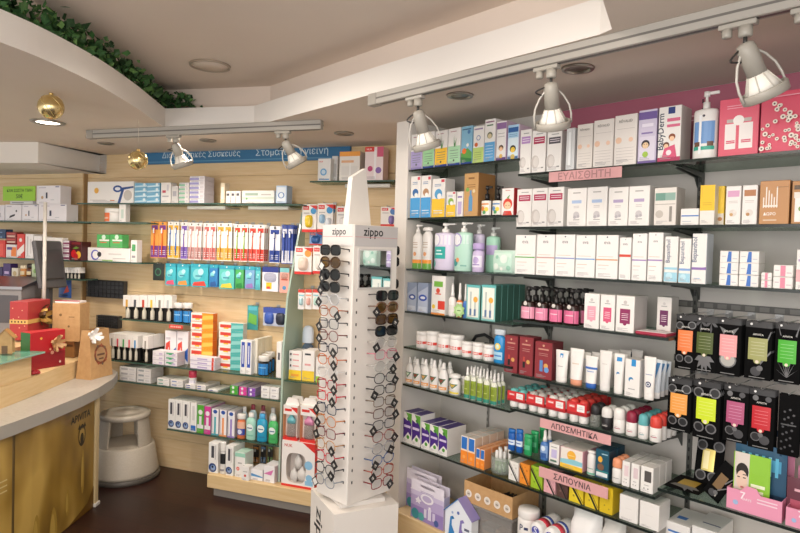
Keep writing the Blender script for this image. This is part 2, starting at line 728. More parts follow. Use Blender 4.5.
def run(fr, z, where, x0, x1, yt, make, desc, cat, n=1, rows=1, stack=1, off=-.012, group=None, d=.06, depth_gap=.003, jit=1.2, lift=0.0, turn=0.0):
    """n things side by side, `rows` deep and `stack` high, each a thing of its own"""
    us, w, h = spread(fr, z + lift, x0, x1, yt, off, n, stack)
    proto = None
    for k in range(rows):
        for s_ in range(stack):
            for i in range(n):
                if proto is None:
                    o = proto = make(w, h - (.0006 if stack > 1 else 0), d)
                else:
                    o = copy_tree(proto)
                o.location = fr.pt(us[i], off - k * (d + depth_gap), z + lift + s_ * h + (.0003 if s_ else 0))
                o.rotation_euler = (0, 0, fr.rz + rad(random.uniform(-jit, jit) * (0.3 if n > 1 or rows > 1 else 1) + turn))
                lab = desc
                if n > 1:
                    lab = ORD[i] + ' ' + desc + ' from the left'
                if stack > 1:
                    lab += (', top' if s_ == stack - 1 else ', bottom' if s_ == 0 else ', ' + ORD[s_] + ' up')
                if rows > 1 and k > 0:
                    lab += ', ' + ORD[k] + ' row'
                elif rows > 1:
                    lab += ', front'
                lab += (' ' if rows == 1 else ' ') + where
                say(o, lab, cat, group if (n * rows * stack > 1) else None)
    return proto


def boxes(fr, z, where, x0, x1, yt, cols, ops, desc, n=1, rows=1, stack=1, d=.06, name='product_box', cat='box', **k):
    side = k.pop('side', None)
    return run(fr, z, where, x0, x1, yt, lambda w, h, dd: mk_box(w, h, dd, cols, ops, name, side=side), desc, cat, n, rows, stack, d=d,
               group=(desc + ' ' + where) if n * rows * stack > 1 else None, **k)


def bottles(fr, z, where, x0, x1, yt, spec, ops, desc, n=1, rows=1, d=None, name='bottle', cat='bottle', dr=.75, **k):
    us, w, h = spread(fr, z, x0, x1, yt, k.get('off', -.012), n, 1)
    d = d or w * dr
    return run(fr, z, where, x0, x1, yt, lambda w, h, dd: mk_bottle(w, h, dd, spec, ops, name), desc, cat, n, rows, 1, d=d,
               group=(desc + ' ' + where) if n * rows > 1 else None, **k)


def tubes(fr, z, where, x0, x1, yt, body, cap, ops, desc, n=1, rows=1, hc=.16, **k):
    us, w, h = spread(fr, z, x0, x1, yt, k.get('off', -.012), n, 1)
    return run(fr, z, where, x0, x1, yt, lambda w, h, dd: mk_tube(w, h, dd, body, cap, ops, 'cream_tube', hc), desc, 'tube', n, rows, 1, d=w * .6,
               group=(desc + ' ' + where) if n * rows > 1 else None, **k)


def hang(fr, x0, x1, yt, yb, off, make, desc, where, cat, n=1, rows=1, step=.014, hook=True, group=None, wallo=0.0, jit=2.0, tilt=0.0):
    """packs hanging on a wall hook: n columns, `rows` packs one behind another on each hook"""
    u0, zt = fr.hit(x0, yt, off)
    u1, _ = fr.hit(x1, yt, off)
    um, zt = fr.hit((x0 + x1) / 2, yt, off)
    _, zb = fr.hit((x0 + x1) / 2, yb, off)
    w = (u1 - u0) / n - .002
    h = zt - zb
    proto = None
    for i in range(n):
        u = u0 + (u1 - u0) / n * (i + .5)
        for k in range(rows):
            if proto is None:
                o = proto = make(w, h)
            else:
                o = copy_tree(proto)
            o.location = fr.pt(u, off - k * step, zb)
            o.rotation_euler = (0, rad(tilt), fr.rz + rad(random.uniform(-jit, jit)))
            lab = desc if n == 1 else ORD[i] + ' ' + desc + ' from the left'
            if k > 0:
                lab += ', ' + ORD[k] + ' on its hook'
            elif rows > 1:
                lab += ', frontmost'
            say(o, lab + ' ' + where, cat, (desc + ' ' + where) if n * rows > 1 else None)
        if hook:
            m = MB()
            L = off - wallo
            m.tube([(0, -.006, zt - zb), (0, -.012, .008 + zt - zb)], .0018, 'm:#b8b8b8', 6)
            m.tube([(0, -.006, zt - zb + .0022), (0, L, zt - zb + .0022)], .0018, 'm:#b8b8b8', 6)
            m.box(-.012, .012, L - .004, L - .0005, zt - zb - .012, zt - zb + .016, 'm:#b8b8b8')
            HOOKS.append((m, fr.pt(u, off, zb), fr.rz, lab if n > 1 else desc, where))
    return proto


HOOKS = []
# ================================================================== the room
ZC = 2.18          # lower ceiling
ZH = 2.415         # raised ceiling


def wallbox(name, fr, u0, u1, o0, o1, z0, z1, col):
    m = MB()
    m.box(u0, u1, -o1, -o0, z0, z1, col)
    o = m.build(name, None, fr.pt(0, 0, 0), fr.rz)
    return struct(o)


m = MB()
m.quad((-6, -1.6, 0), (3.5, -1.6, 0), (3.5, 6, 0), (-6, 6, 0), 'dark_laminate')
struct(m.build('floor'))

# slat wall: planks with dark grooves between them
m = MB()
m.box(-6.0, .6, .012, .1, 0, 2.215, '#a3835a')
z = .0
while z < 2.21:
    m.box(-6.0, .6, 0, .014, z, min(z + .2, 2.215), 'slatwood', ch=.0015)
    z += .2015
struct(m.build('wall_back', None, W.pt(0, 0, 0), W.rz))
# slightly proud wooden bay at the far left
uP = W.hit(83, 215, .04)[0]
m = MB()
m.box(-6.0, uP, -.035, -.002, 0, 2.215, '#a3835a')
z = .0
while z < 2.21:
    m.box(-6.0, uP, -.047, -.033, z, min(z + .2, 2.215), 'slatwood', ch=.0015)
    z += .2015
struct(m.build('wall_left', None, W.pt(0, 0, 0), W.rz))

wallbox('wall_right', R, -2.11, 1.9, RBACK - .08, RBACK, 0, 2.2, 'grey_paint')
wallbox('trim_1', R, -2.188, -2.103, -.62, .004, 0, 2.2, 'white_paint')     # white end panel of the shelving
# pink header board along the top of the grey wall
m = MB()
m.box(-1.475, 1.0, -RBACK - .012, -RBACK - .001, 1.90, 2.176, '#a85f72')
hb = m
for k in range(7):
    hb.box(-1.32 + k * .19, -1.32 + k * .19 + .13, -RBACK - .0135, -RBACK - .012, 2.075, 2.081, '#d7a9b3')
    hb.box(-1.30 + k * .19, -1.30 + k * .19 + .08, -RBACK - .0135, -RBACK - .012, 2.060, 2.064, '#d7a9b3')
o = m.build('header_board', None, R.pt(0, 0, 0), R.rz)
say(o, 'dusty pink header board along the wall top behind the boxes', 'board')

# ceilings
hole = [(.567, 1.691), (.548, 1.734), (-.0995, 2.4272), (-.7828, 3.178), (-1.2957, 3.302)]
_c = [(-1.2957, 3.302), (-1.262, 2.98), (-1.2458, 2.8166), (-1.2299, 2.4585), (-1.2534, 2.1504), (-1.297, 1.95), (-1.40, 1.62), (-1.56, 1.25), (-1.78, .85), (-2.05, .45)]
curve = []
for i in range(len(_c) - 1):
    p0, p1, p2, p3 = (Vector(_c[max(0, min(len(_c) - 1, i + k))]) for k in (-1, 0, 1, 2))
    for s_ in range(4):
        t = s_ / 4
        q = .5 * ((2 * p1) + (p2 - p0) * t + (2 * p0 - 5 * p1 + 4 * p2 - p3) * t * t + (3 * p1 - p0 - 3 * p2 + p3) * t ** 3)
        curve.append((q.x, q.y))
hole += curve[1:] + [_c[-1], (-1.9, -.35), (-.3, -.6), (.1, .693)]
outer = [(-6, -1.6), (3.5, -1.6), (3.5, 6), (-6, 6)]
ZT = ZC + .105
m = MB()
for zz in (ZC, ZT):
    allp = outer + hole
    tr = tessellate_polygon([[Vector((x, y, 0)) for x, y in outer], [Vector((x, y, 0)) for x, y in hole]])
    m.add([(x, y, zz) for x, y in allp], [tuple(t) for t in tr], 'ceiling_paint')
n = len(hole)
m.add([(x, y, ZC) for x, y in hole] + [(x, y, ZT) for x, y in hole], [(i, (i + 1) % n, n + (i + 1) % n, n + i) for i in range(n)], 'white_paint')
struct(m.build('ceiling'))


def offset_poly(P, d):
    out = []
    k = len(P)
    A = sum(P[i][0] * P[(i + 1) % k][1] - P[(i + 1) % k][0] * P[i][1] for i in range(k))
    sg = 1 if A > 0 else -1
    for i in range(k):
        a, b, c = Vector(P[i - 1]), Vector(P[i]), Vector(P[(i + 1) % k])
        d1, d2 = (b - a).normalized(), (c - b).normalized()
        n1, n2 = Vector((d1.y, -d1.x)) * sg, Vector((d2.y, -d2.x)) * sg
        nn = (n1 + n2)
        if nn.length < 1e-4:
            nn = n1
        nn.normalize()
        q = b + nn * d / max(.5, nn.dot(n1))
        out.append((q.x, q.y))
    return out


up = offset_poly(hole, .11)
m = MB()
m.add([(x, y, ZT - .002) for x, y in up] + [(x, y, ZH + .01) for x, y in up], [(i, (i + 1) % n, n + (i + 1) % n, n + i) for i in range(n)], 'ceiling_paint')
struct(m.build('trim_2'))
m = MB()
m.box(-6, 3.5, -1.6, 6, ZH, ZH + .05, 'ceiling_paint')
struct(m.build('ceiling_upper'))

# low bulkhead at the far left above the wooden bay
A_, B_, C_ = onz(-40, 162.6, 2.045), onz(38, 163, 2.045), onz(100, 174, 2.045)
E_ = W.pt(W.hit(100, 174, 0)[0] + .06, -.0, 2)
F_ = W.pt(-5.9, -.0, 2)
G_ = A_ + (A_ - B_) * 3
m = MB()
m.prism([(G_.x, G_.y), (B_.x, B_.y), (C_.x, C_.y), (E_.x, E_.y), (F_.x, F_.y)], 2.045, ZC - .001, 'white_paint')
struct(m.build('trim_3'))

# recessed downlights, a round grille in the raised ceiling
def downlight(px, py, zz, r_, label, lit=False):
    p = onz(px, py, zz)
    o = root('downlight', '', '', (p.x, p.y, zz))
    say(o, label, 'downlight')
    a = MB()
    a.lathe([(r_ * .68, -.001), (r_ * .72, -.008), (r_ * .95, -.007), (r_, -.0005)], 'm:#a9a49c', n=28)
    a.build('ring', o)
    b = MB()
    b.lathe([(0.0001, -.0035), (r_ * .4, -.004), (r_ * .7, -.002)], 'lamp_glow' if lit else 'm:#8d867c', n=24)
    b.build('lamp', o)
    return p


downlight(460, 95, ZC, .055, 'round recessed downlight above left end of the track rail')
downlight(578, 68, ZC, .055, 'round recessed downlight behind the middle track spotlight')
downlight(344, 133, ZC, .055, 'small recessed downlight right of the blue sign')
downlight(106, 143, ZC, .05, 'small recessed downlight left of the blue sign')
downlight(208, 140, ZC, .05, 'small recessed downlight above the blue sign')
PL = downlight(48, 122, ZC, .085, 'lit round downlight shining behind the hanging gold bauble', True)
p = onz(210, 65, ZH)
o = root('ceiling_grille', '', '', (p.x, p.y, ZH))
say(o, 'large round flush speaker grille in the raised ceiling', 'speaker')
a = MB()
a.lathe([(.0001, -.0045), (.084, -.0045), (.0845, -.003)], 'ceiling_paint', n=32)
a.build('grille', o)
a = MB()
a.lathe([(.087, -.002), (.087, -.0095), (.095, -.0095), (.096, -.0005)], '#a39482', n=32)
a.build('rim', o)

# ------------------------------------------------------------------ track rails and spotlights
def rail(a, b, label, w=.034, h=.0455):
    d = (b - a)
    L = d.length
    o = root('track_rail', '', '', a, math.atan2(d.y, d.x))
    say(o, label, 'track rail')
    m = MB()
    m.box(0, L, -w / 2, w / 2, 0, h, '#a9a49c', ch=.002)
    m.box(.01, L - .01, -.006, .006, -.0006, .0, '#4a4744')
    for s_ in (-1, 1):
        m.box(.0, L, s_ * (w / 2 + .0006) - .0005, s_ * (w / 2 + .0006) + .0005, h * .42, h * .56, '#6b6762')
    m.build('rail', o)
    e = MB()
    e.box(-.05, -.0002, -w / 2 - .002, w / 2 + .002, -.002, h, '#9b968e', ch=.003)
    e.build('end_feed', o)
    return o


def spotlight(ad, ring, label, rr=.056, zr=None):
    """ad: point under the rail, ring: centre of the lamp's front ring"""
    o = root('track_spotlight', '', '', ad)
    say(o, label, 'spotlight')
    G = '#aaa59b'
    dr = R.U if abs(ad.x) < 1.3 and ad.y < 2.6 else W.U
    rz = math.atan2(dr.y, dr.x)
    a = MB()
    a.M = Matrix.Rotation(rz, 4, 'Z')
    a.box(-.06, .026, -.012, .012, -.014, -.001, G, ch=.002)
    a.lathe([(.013, -.04), (.016, -.037), (.016, -.014)], G, 0, 0, 14)
    a.lathe([(.010, -.034), (.012, -.031), (.012, -.014)], G, -.042, 0, 12)
    a.lathe([(.005, -.06), (.005, -.04)], '#3a3836', 0, 0, 8)
    a.build('track_adapter', o)
    piv = Vector((0, 0, -.06))
    rc = ring - ad
    ax = (piv - rc).normalized()       # lamp axis, from front ring back to the pivot
    q = Vector((0, 0, 1)).rotation_difference(ax).to_matrix().to_4x4()
    T = Matrix.Translation(rc) @ q
    D = (piv - rc).length
    hb = min(.105, D * .62)
    b = MB()
    b.M = T
    b.lathe([(rr * .46, .05), (rr * .46, .05 + hb * .8), (rr * .40, .05 + hb), (rr * .2, .055 + hb)], G, n=20)
    b.build('lamp_body', o)
    c = MB()
    c.M = T
    c.lathe([(rr * .86, .006), (rr * .66, .026), (rr * .45, .051)], 'r:#f4f1e8', n=24)
    for k in range(8):
        t = k * math.pi / 4
        c.tube([(rr * .88 * math.cos(t), rr * .88 * math.sin(t), .006), (rr * .46 * math.cos(t), rr * .46 * math.sin(t), .051)], .0018, '#c9c5bb', 4)
    c.build('reflector', o)
    d = MB()
    d.M = T
    d.lathe([(rr * .98, -.012), (rr * 1.07, -.010), (rr * 1.10, .010), (rr * 1.05, .013), (rr * .96, .011), (rr * .95, -.010), (rr * .98, -.012)], G, n=28)
    d.build('front_ring', o)
    g = MB()
    g.M = T
    g.lathe([(.0005, .002), (rr * .95, .0021)], 'r:#f4f0e4', n=22)
    g.build('diffuser', o)
    # yoke: two arms from the ring's sides up to the pivot
    sd = ax.cross(Vector((FWD.x, FWD.y, 0))).normalized()
    y = MB()
    for s_ in (-1, 1):
        p0 = rc + sd * s_ * (rr * 1.1 + .003)
        p1 = rc + sd * s_ * (rr * 1.02 + .003) + ax * (D * .45)
        p2 = piv + sd * s_ * .022 - ax * .02
        y.tube([p0, p0.lerp(p1, .5) + sd * s_ * .003, p1, p1.lerp(p2, .6) + sd * s_ * .004, p2, piv], .0032, '#c4c0b8', 6)
        y.lathe([(.0001, 0), (.007, .0005), (.007, .006), (.0001, .0065)], G, 0, 0, 8) if False else None
    y.build('yoke', o)
    w_ = MB()
    s1 = piv + Vector((0, 0, .008))
    e1 = rc + ax * (.055 + hb * .5) + sd * rr * .5
    kp = [s1, s1 + sd * .016 + Vector((0, 0, -.012)), (s1 + e1) / 2 + sd * .03, e1 + sd * .022 + ax * .012, e1]
    cv = []
    for i in range(len(kp) - 1):
        p0, p1, p2, p3 = kp[max(0, i - 1)], kp[i], kp[i + 1], kp[min(len(kp) - 1, i + 2)]
        for k in range(5):
            t = k / 5
            cv.append(.5 * (2 * p1 + (p2 - p0) * t + (2 * p0 - 5 * p1 + 4 * p2 - p3) * t * t + (3 * p1 - p0 - 3 * p2 + p3) * t ** 3))
    w_.tube(cv + [e1], .0026, '#2a2826', 6)
    w_.build('cable', o)
    return o


zr = 2.134
ra, rb = onz(379, 104.5, zr), onz(790, 10.5, zr)
rd = (rb - ra).normalized()
rail(ra, ra + rd * 2.1, 'long pale grey track rail under the ceiling along the grey wall')


def on_rail(a, d, px):
    best = min((abs(400 + FPX * (a + d * t - EYE).dot(RGT) / (a + d * t - EYE).dot(FWD) - px), t) for t in [i * .005 for i in range(0, 420)])
    return a + d * best[1]


for px, rx, ry, dd, lab in [(418, 427, 146, .03, 'track spotlight tilted down left above the green medicine boxes'),
                            (552, 553, 125, .045, 'track spotlight hanging straight down above the pink shelf sign'),
                            (746, 765, 93, .015, 'large near track spotlight above the pink gift boxes'),
                            (822, 838, 36, .05, 'track spotlight cut off by the right picture edge')]:
    ad = on_rail(ra, rd, px)
    ring = ondepth(rx, ry, ad.y + dd)
    spotlight(ad, ring, lab, .050)
ba, bb = onz(95, 138.5, zr), onz(322, 129.5, zr)
bd_ = (bb - ba).normalized()
rail(ba, bb, 'grey track rail in front of the blue sign')
for px, rx, ry, lab in [(176, 183, 165, 'track spotlight covering the left word of the blue sign'),
                        (286, 297, 163, 'track spotlight covering the right words of the blue sign')]:
    ad = on_rail(ba, bd_, px)
    ring = ondepth(rx, ry, ad.y + .02)
    spotlight(ad, ring, lab, .050)

# ------------------------------------------------------------------ blue sign on the slat wall
u0, z1 = W.hit(144, 149, .02)
u1, z0 = W.hit(350, 158.5, .02)
zs = (W.hit(247, 145.6, .02)[1], W.hit(247, 161.8, .02)[1])
m = MB()
w_, h_ = u1 - u0, zs[0] - zs[1]
m.box(-w_ / 2, w_ / 2, 0, .018, 0, h_, '#2f6f9c', ch=.001)
m.decals(w_, h_, [('r', 0, .1, 1, .16, '#5d93b8'), ('r', 0, .88, 1, .92, '#20567e'),
                  ('t', 'Διαγνωστικές Συσκευές', .3, .52, .40, '#cfe0ea'), ('t', 'Στοματική Υγιεινή', .74, .52, .33, '#cfe0ea')])
o = m.build('wall_sign', None, W.pt((u0 + u1) / 2, .019, zs[1]), W.rz)
say(o, 'long blue sign with pale Greek words at the wall top', 'sign')

# ------------------------------------------------------------------ baubles and ivy
for px, py, rr_, zz, lab in [(51, 107, .052, ZC, 'gold bauble hanging in front of the lit downlight'), (138, 160.5, .049, ZC, 'gold bauble hanging beside the blue sign')]:
    dep = 2.6 if px < 100 else 3.1
    c = ondepth(px, py, dep)
    o = root('christmas_bauble', '', '', c)
    say(o, lab, 'bauble')
    a = MB()
    a.lathe([(max(.0005, rr_ * math.sin(math.pi * k / 12)), -rr_ * math.cos(math.pi * k / 12)) for k in range(13)], 'gold_foil', n=22)
    for k in range(5):
        t = k * 1.257
        a.tube([(rr_ * 1.01 * math.cos(t + .9 * s_) * math.sin(.5 + s_), rr_ * 1.01 * math.sin(t + .9 * s_) * math.sin(.5 + s_), rr_ * 1.01 * math.cos(.5 + s_)) for s_ in (0, .4, .8, 1.2, 1.6, 2.0)], .0014, 'm:#f0dca0', 5)
    a.build('ball', o)
    b = MB()
    b.lathe([(.009, rr_ - .002), (.009, rr_ + .009), (.004, rr_ + .011)], 'm:#cdb073', n=12)
    b.build('hanger_cap', o)
    t = MB()
    t.tube([(0, 0, rr_ + .01), (0, 0, (ZC if px > 100 else ZC) - c.z - .0005)], .0008, '#d9d0bd', 4)
    t.build('string', o)

led = offset_poly(hole, .055)
k0 = len(hole) - len(curve) - 3
path = [Vector((-1.16, 3.335, ZT + .02)), Vector((-1.25, 3.345, ZT + .02))] + [Vector((x, y, ZT + .02)) for x, y in led[4:4 + len(curve)]]
g = root('ivy_garland', '', '', path[8])
say(g, 'dark green ivy garland lying along the curved ceiling ledge', 'garland')
mm = MB()
st = MB()
off_ = path[8]
st.tube([tuple(p - off_) for p in path], .006, '#4a3a26', 5)
st.build('stem', g)
for i in range(len(path) - 1):
    seg = (path[i + 1] - path[i])
    cnt = max(4, int(seg.length / .0018))
    for k in range(cnt):
        c = path[i] + seg * random.random() + Vector((random.gauss(0, .036), random.gauss(0, .036), random.uniform(-.012, .075))) - off_
        nrm = Vector((random.gauss(0, 1), random.gauss(0, 1), random.gauss(.2, 1))).normalized()
        a = nrm.orthogonal().normalized()
        a = (Matrix.Rotation(random.uniform(0, 6.28), 3, nrm) @ a)
        b = nrm.cross(a)
        s_ = random.uniform(.012, .026)
        pts = [c - a * s_, c - a * .3 * s_ + b * .75 * s_, c + a * .2 * s_ + b * .45 * s_, c + a * s_, c + a * .2 * s_ - b * .45 * s_, c - a * .3 * s_ - b * .75 * s_]
        ctr = c + nrm * s_ * .18
        mm.add([tuple(p) for p in pts] + [tuple(ctr)], [(j, (j + 1) % 6, 6) for j in range(6)], random.choice(['leaf', 'leaf', 'r:#335c2e', 'r:#23421f', 'r:#628a4a']))
lv = mm.build('leaves', g)
lv['kind'] = 'stuff'

# ------------------------------------------------------------------ shelves
def shelf(fr, u0, u1, o_back, o_front, z, label, thick=.008, dark=True, brk=True, name='glass_shelf'):
    o = root(name, '', '', fr.pt((u0 + u1) / 2, o_front, z - thick), fr.rz)
    say(o, label, 'shelf')
    w, d = u1 - u0, o_front - o_back
    m = MB()
    m.box(-w / 2, w / 2, .0012, d, 0, thick, 'shelf_glass')
    m.build('glass_panel', o)
    e = MB()
    e.box(-w / 2, w / 2, -.0015, .001, -.001, thick, 'g:#16211d' if dark else 'g:#3e5a4f')
    e.box(w / 2 + .0002, w / 2 + .002, 0, d, -.001, thick, 'g:#1b2823' if dark else 'g:#3e5a4f')
    e.build('polished_edge', o)
    if brk:
        for s_ in (-1, 1):
            b = MB()
            x = s_ * (w / 2 - .008)
            pts = [(d, -.0015), (d * .3, -.0015), (d * .28, -.008), (d * .6, -.014), (d * .88, -.022), (d * .97, -.05), (d, -.06)]
            b.M = Matrix(((0, 0, 1, x), (1, 0, 0, 0), (0, 1, 0, 0), (0, 0, 0, 1)))
            b.prism([(p, q) for p, q in pts], -.0025, .0025, '#4a4d4a')
            b.build('bracket', o)
    return o


def zof(fr, px, py, off=0.0):
    return fr.hit(px, py, off)[1]


def uof(fr, px, py, off=0.0):
    return fr.hit(px, py, off)[0]


UL0, UL1, UM1 = -2.10, -1.462, -.875
Z = {}
Z['S1L'] = zof(R, 460, 164.5); Z['S1M'] = zof(R, 600, 167)
Z['S2L'] = zof(R, 460, 216.5); Z['S2M'] = zof(R, 600, 226)
Z['S3L'] = zof(R, 460, 271.5); Z['S3M'] = zof(R, 600, 278.7)
Z['S4L'] = zof(R, 460, 318); Z['S4M'] = zof(R, 600, 330)
Z['S5L'] = zof(R, 460, 357); Z['S5M'] = zof(R, 580, 387.5)
Z['S6L'] = zof(R, 460, 398); Z['S6M'] = zof(R, 580, 425)
Z['S7M'] = zof(R, 580, 473.5); Z['S8'] = zof(R, 580, 506)
Z['SR'] = zof(R, 700, 500.5)
bk = RBACK + .004
UR = .25
nmL = ['top', 'second', 'third', 'fourth', 'fifth', 'sixth']
for i, k in enumerate(('S1L', 'S2L', 'S3L', 'S4L', 'S5L', 'S6L')):
    shelf(R, UL0 + .002, UL1 - .004, bk + (.014 if i == 0 else 0), 0, Z[k], nmL[i] + ' dark edged glass shelf from the top beside the end panel')
for i, k in enumerate(('S1M', 'S2M', 'S3M')):
    u_0 = UL1
    shelf(R, u_0, UM1 + .02, bk, 0, Z[k], nmL[i] + ' glass shelf from the top, middle of the grey wall')
    shelf(R, UM1 + .0235, UR, bk, 0, Z[k], nmL[i] + ' glass shelf from the top at right picture edge')
for i, (k, u_1) in enumerate((('S4M', uof(R, 668, 340)), ('S5M', -.898), ('S6M', -.876), ('S7M', -.86))):
    shelf(R, UL1, u_1, bk, 0, Z[k], ['glass shelf under the pink labelled dark bottles', 'glass shelf carrying the white cream tubes', 'glass shelf carrying the roll-on deodorants', 'glass shelf above the soap boxes'][i])
shelf(R, UL0 + .002, -.862, bk, 0, Z['S8'], 'long low glass shelf with purple boxes and soaps')
shelf(R, -.85, UR, bk, 0, Z['SR'], 'low glass shelf under the black hanging masks')

# slotted uprights on the grey wall
for k, (u_, lab) in enumerate([(UL1 - .002, 'dark slotted upright between the two shelf bays'), (UM1 + .02, 'dark slotted upright left of the hanging masks'), (-1.79, 'slim grey slotted upright behind the left bay shelves')]):
    m = MB()
    m.box(-.008 + .004 * (k == 2), .008 - .004 * (k == 2), .0, .01, .33, 2.17, ['#6b6c66', '#4c4d49', '#8f8d88'][k])
    for q in range(56):
        m.box(-.003, .003, -.0008, .0002, .36 + q * .032, .375 + q * .032, ['#2a2a2c', '#15151a', '#5a5956'][k])
    o = m.build('slotted_upright', None, R.pt(u_, RBACK + .0112, 0), R.rz)
    say(o, lab, 'upright')

# wooden deck along the foot of the grey wall
m = MB()
m.box(-.78, 1.3, 0, .325, 0, .2545, 'beech', ch=.003)
m.box(-.78, 1.3, .03, .325, -.0445, 0, '#7d7770')
o = m.build('base_cabinet', None, R.pt(-1.31, .045, .045), R.rz)
say(o, 'low wooden base cabinet along the grey wall floor', 'cabinet')
ZD = .30

# pink shelf edge signs
def edge_sign(tl, bl, tr, br, txt, lab, wf=.7, off=.006):
    ua, za = R.hit(*tl, off)
    ub_, zb_ = R.hit(*tr, off)
    _, zc = R.hit(*bl, off)
    _, zd = R.hit(*br, off)
    w = ub_ - ua
    zt, zb = (za + zb_) / 2, (zc + zd) / 2
    m = MB()
    m.box(-w / 2, w / 2, 0, .0022, 0, zt - zb, 'g:#dba6a6', ch=.0005)
    m.decals(w, zt - zb, [('t', txt, .5, .5, wf, '#332b30' if 'ΕΥ' not in txt else '#a8797b')])
    o = m.build('shelf_sign', None, R.pt((ua + ub_) / 2, off, zb), R.rz)
    say(o, lab, 'sign')


edge_sign((549, 172), (549, 182), (622, 166.5), (622, 177.5), 'ΕΥΑΙΣΘΗΤΗ', 'glossy pink shelf edge sign below the top shelf boxes', .72)
edge_sign((540, 417.5), (540, 427), (611, 436), (611, 446), 'ΑΠΟΣΜΗΤΙΚΑ', 'pink shelf edge sign reading ΑΠΟΣΜΗΤΙΚΑ under the roll-on deodorants', .66)
edge_sign((539, 466), (539, 478), (608, 488), (608, 498), 'ΣΑΠΟΥΝΙΑ', 'pink shelf edge sign reading ΣΑΠΟΥΝΙΑ above the soap boxes', .54)

# slat wall shelves -----------------------------------------------------------
OU, OL = .2, .22
ZB = {}
ZB['1'] = zof(W, 180, 203, OU); ZB['2'] = zof(W, 120, 222, OU); ZB['3'] = zof(W, 110, 261.5, OU)
ZB['4'] = zof(W, 220, 371.8, OL); ZB['5'] = zof(W, 200, 390.5, OL); ZB['6'] = zof(W, 222, 437, OL)
ZB['base'] = zof(W, 244, 480.5, .3); ZB['n1'] = zof(W, 350, 180.5, .16); ZB['n2'] = zof(W, 296, 381, OL)
ZB['l1'] = zof(W, 40, 221, .25); ZB['l2'] = zof(W, 40, 259, .25); ZB['l3'] = zof(W, 20, 277.5, .25); ZB['v'] = zof(W, 150, 321, .14)
bo = .001
shelf(W, uof(W, 77, 203, OU), uof(W, 224, 203, OU), bo, OU, ZB['1'], 'long upper glass shelf on the slat wall, left panel', dark=False, brk=False)
shelf(W, uof(W, 225, 203, OU), uof(W, 301, 204, OU), bo, OU, ZB['1'] - .006, 'upper glass shelf on the slat wall, right panel', dark=False, brk=False)
shelf(W, uof(W, 74, 222, OU), uof(W, 147, 222, OU), bo, OU, ZB['2'], 'short glass shelf holding the small orange labelled jar', dark=False, brk=False)
shelf(W, uof(W, 78, 261.5, OU), uof(W, 141, 261.5, OU), bo, OU, ZB['3'], 'short glass shelf under the green boxes', dark=False, brk=False)
UD = -1.871
shelf(W, uof(W, 98, 358, OL), UD + .003, bo, OL, ZB['4'], 'glass shelf with toothpaste stacks and blue bottles', dark=False, brk=False)
shelf(W, uof(W, 117, 381, OL), UD + .003, bo, OL, ZB['5'], 'glass shelf with flat cartons under the toothpaste shelf', dark=False, brk=False)
shelf(W, uof(W, 167, 427, OL), UD + .003, bo, OL, ZB['6'], 'lowest glass shelf with toothbrush boxes and mouthwash', dark=False, brk=False)
shelf(W, UD + .024, uof(W, 330, 383, OL), bo, OL, ZB['n2'], 'glass shelf right of the green glass divider', dark=False, brk=False)
shelf(W, uof(W, 310, 180, .16), uof(W, 394, 181, .16), bo, .16, ZB['n1'], 'high glass shelf right of the blue sign', dark=False, brk=False)
shelf(W, -5.2, min(uof(W, 72, 221, .25), uof(W, 74, 222, OU) - .006), .048, .25, ZB['l1'], 'glass shelf under the white cartons at far left', dark=False, brk=False)
shelf(W, -5.2, min(uof(W, 79, 259.5, .25), uof(W, 78, 261.5, OU) - .006), .048, .25, ZB['l2'], 'glass shelf under the red cartons at far left', dark=False, brk=False)
shelf(W, -5.2, uof(W, 41, 277.5, .25), .048, .25, ZB['l3'], 'lowest visible glass shelf at far left', dark=False, brk=False)
shelf(W, uof(W, 120, 320.5, .14), uof(W, 191, 321, .14), bo, .14, ZB['v'], 'narrow shelf under the upper row of tester boxes', dark=False, brk=False)

# pale light bars under the upper shelf
for x0, x1, y0, y1, lab in [(187, 225, 208, 212, 'pale light bar under the upper shelf, left one'), (248, 288, 207.5, 211.5, 'pale light bar under the upper shelf, right one'), (345, 390, 182, 187.5, 'pale light bar under the high right shelf')]:
    oo = .16 if y0 > 200 else .12
    ua, za = W.hit(x0, y0, oo)
    ub_, zb_ = W.hit(x1, y1, oo)
    m = MB()
    zt = (ZB['1'] if y0 > 200 else ZB['n1']) - .0155
    m.box(ua, ub_, 0, .03, zt - .022, zt, '#d6d2ca', ch=.003)
    m.box(ua, ub_, .03, oo - .001, zt - .012, zt - .004, '#bdb9b0')
    o = m.build('light_bar', None, W.pt(0, oo, 0), W.rz)
    say(o, lab, 'light bar')

# base cabinet of the slat wall
ub0 = uof(W, 207, 474, .3)
m = MB()
zt = ZB['base']
m.box(ub0, ub0 + 1.35, 0, .298, .055, zt, 'beech', ch=.003)
m.box(ub0 + .03, ub0 + 1.35, .03, .298, 0, .055, '#8f8a83')
o = m.build('base_cabinet', None, W.pt(0, .3, 0), W.rz)
say(o, 'low wooden plinth cabinet under the toothbrush shelves', 'cabinet')
# green glass divider: narrow at the top, deeper towards the bottom
m = MB()
pl = [(0, ZB['base'] + .001), (-.238, ZB['base'] + .001), (-.228, .9), (-.19, 1.25), (-.03, 1.775), (0, 1.775)]
m.M = Matrix(((0, 0, 1, UD + .013), (-1, 0, 0, 0), (0, 1, 0, 0), (0, 0, 0, 1))) @ Matrix.Identity(4)
m.M = Matrix(((0, 0, 1, UD + .014), (1, 0, 0, 0), (0, 1, 0, 0), (0, 0, 0, 1)))
m.prism(pl, -.006, .006, 'g:#a9bfb2')
o = m.build('glass_divider', None, W.pt(0, .001, 0), W.rz)
say(o, 'green frosted glass divider standing upright on the wooden plinth', 'divider')
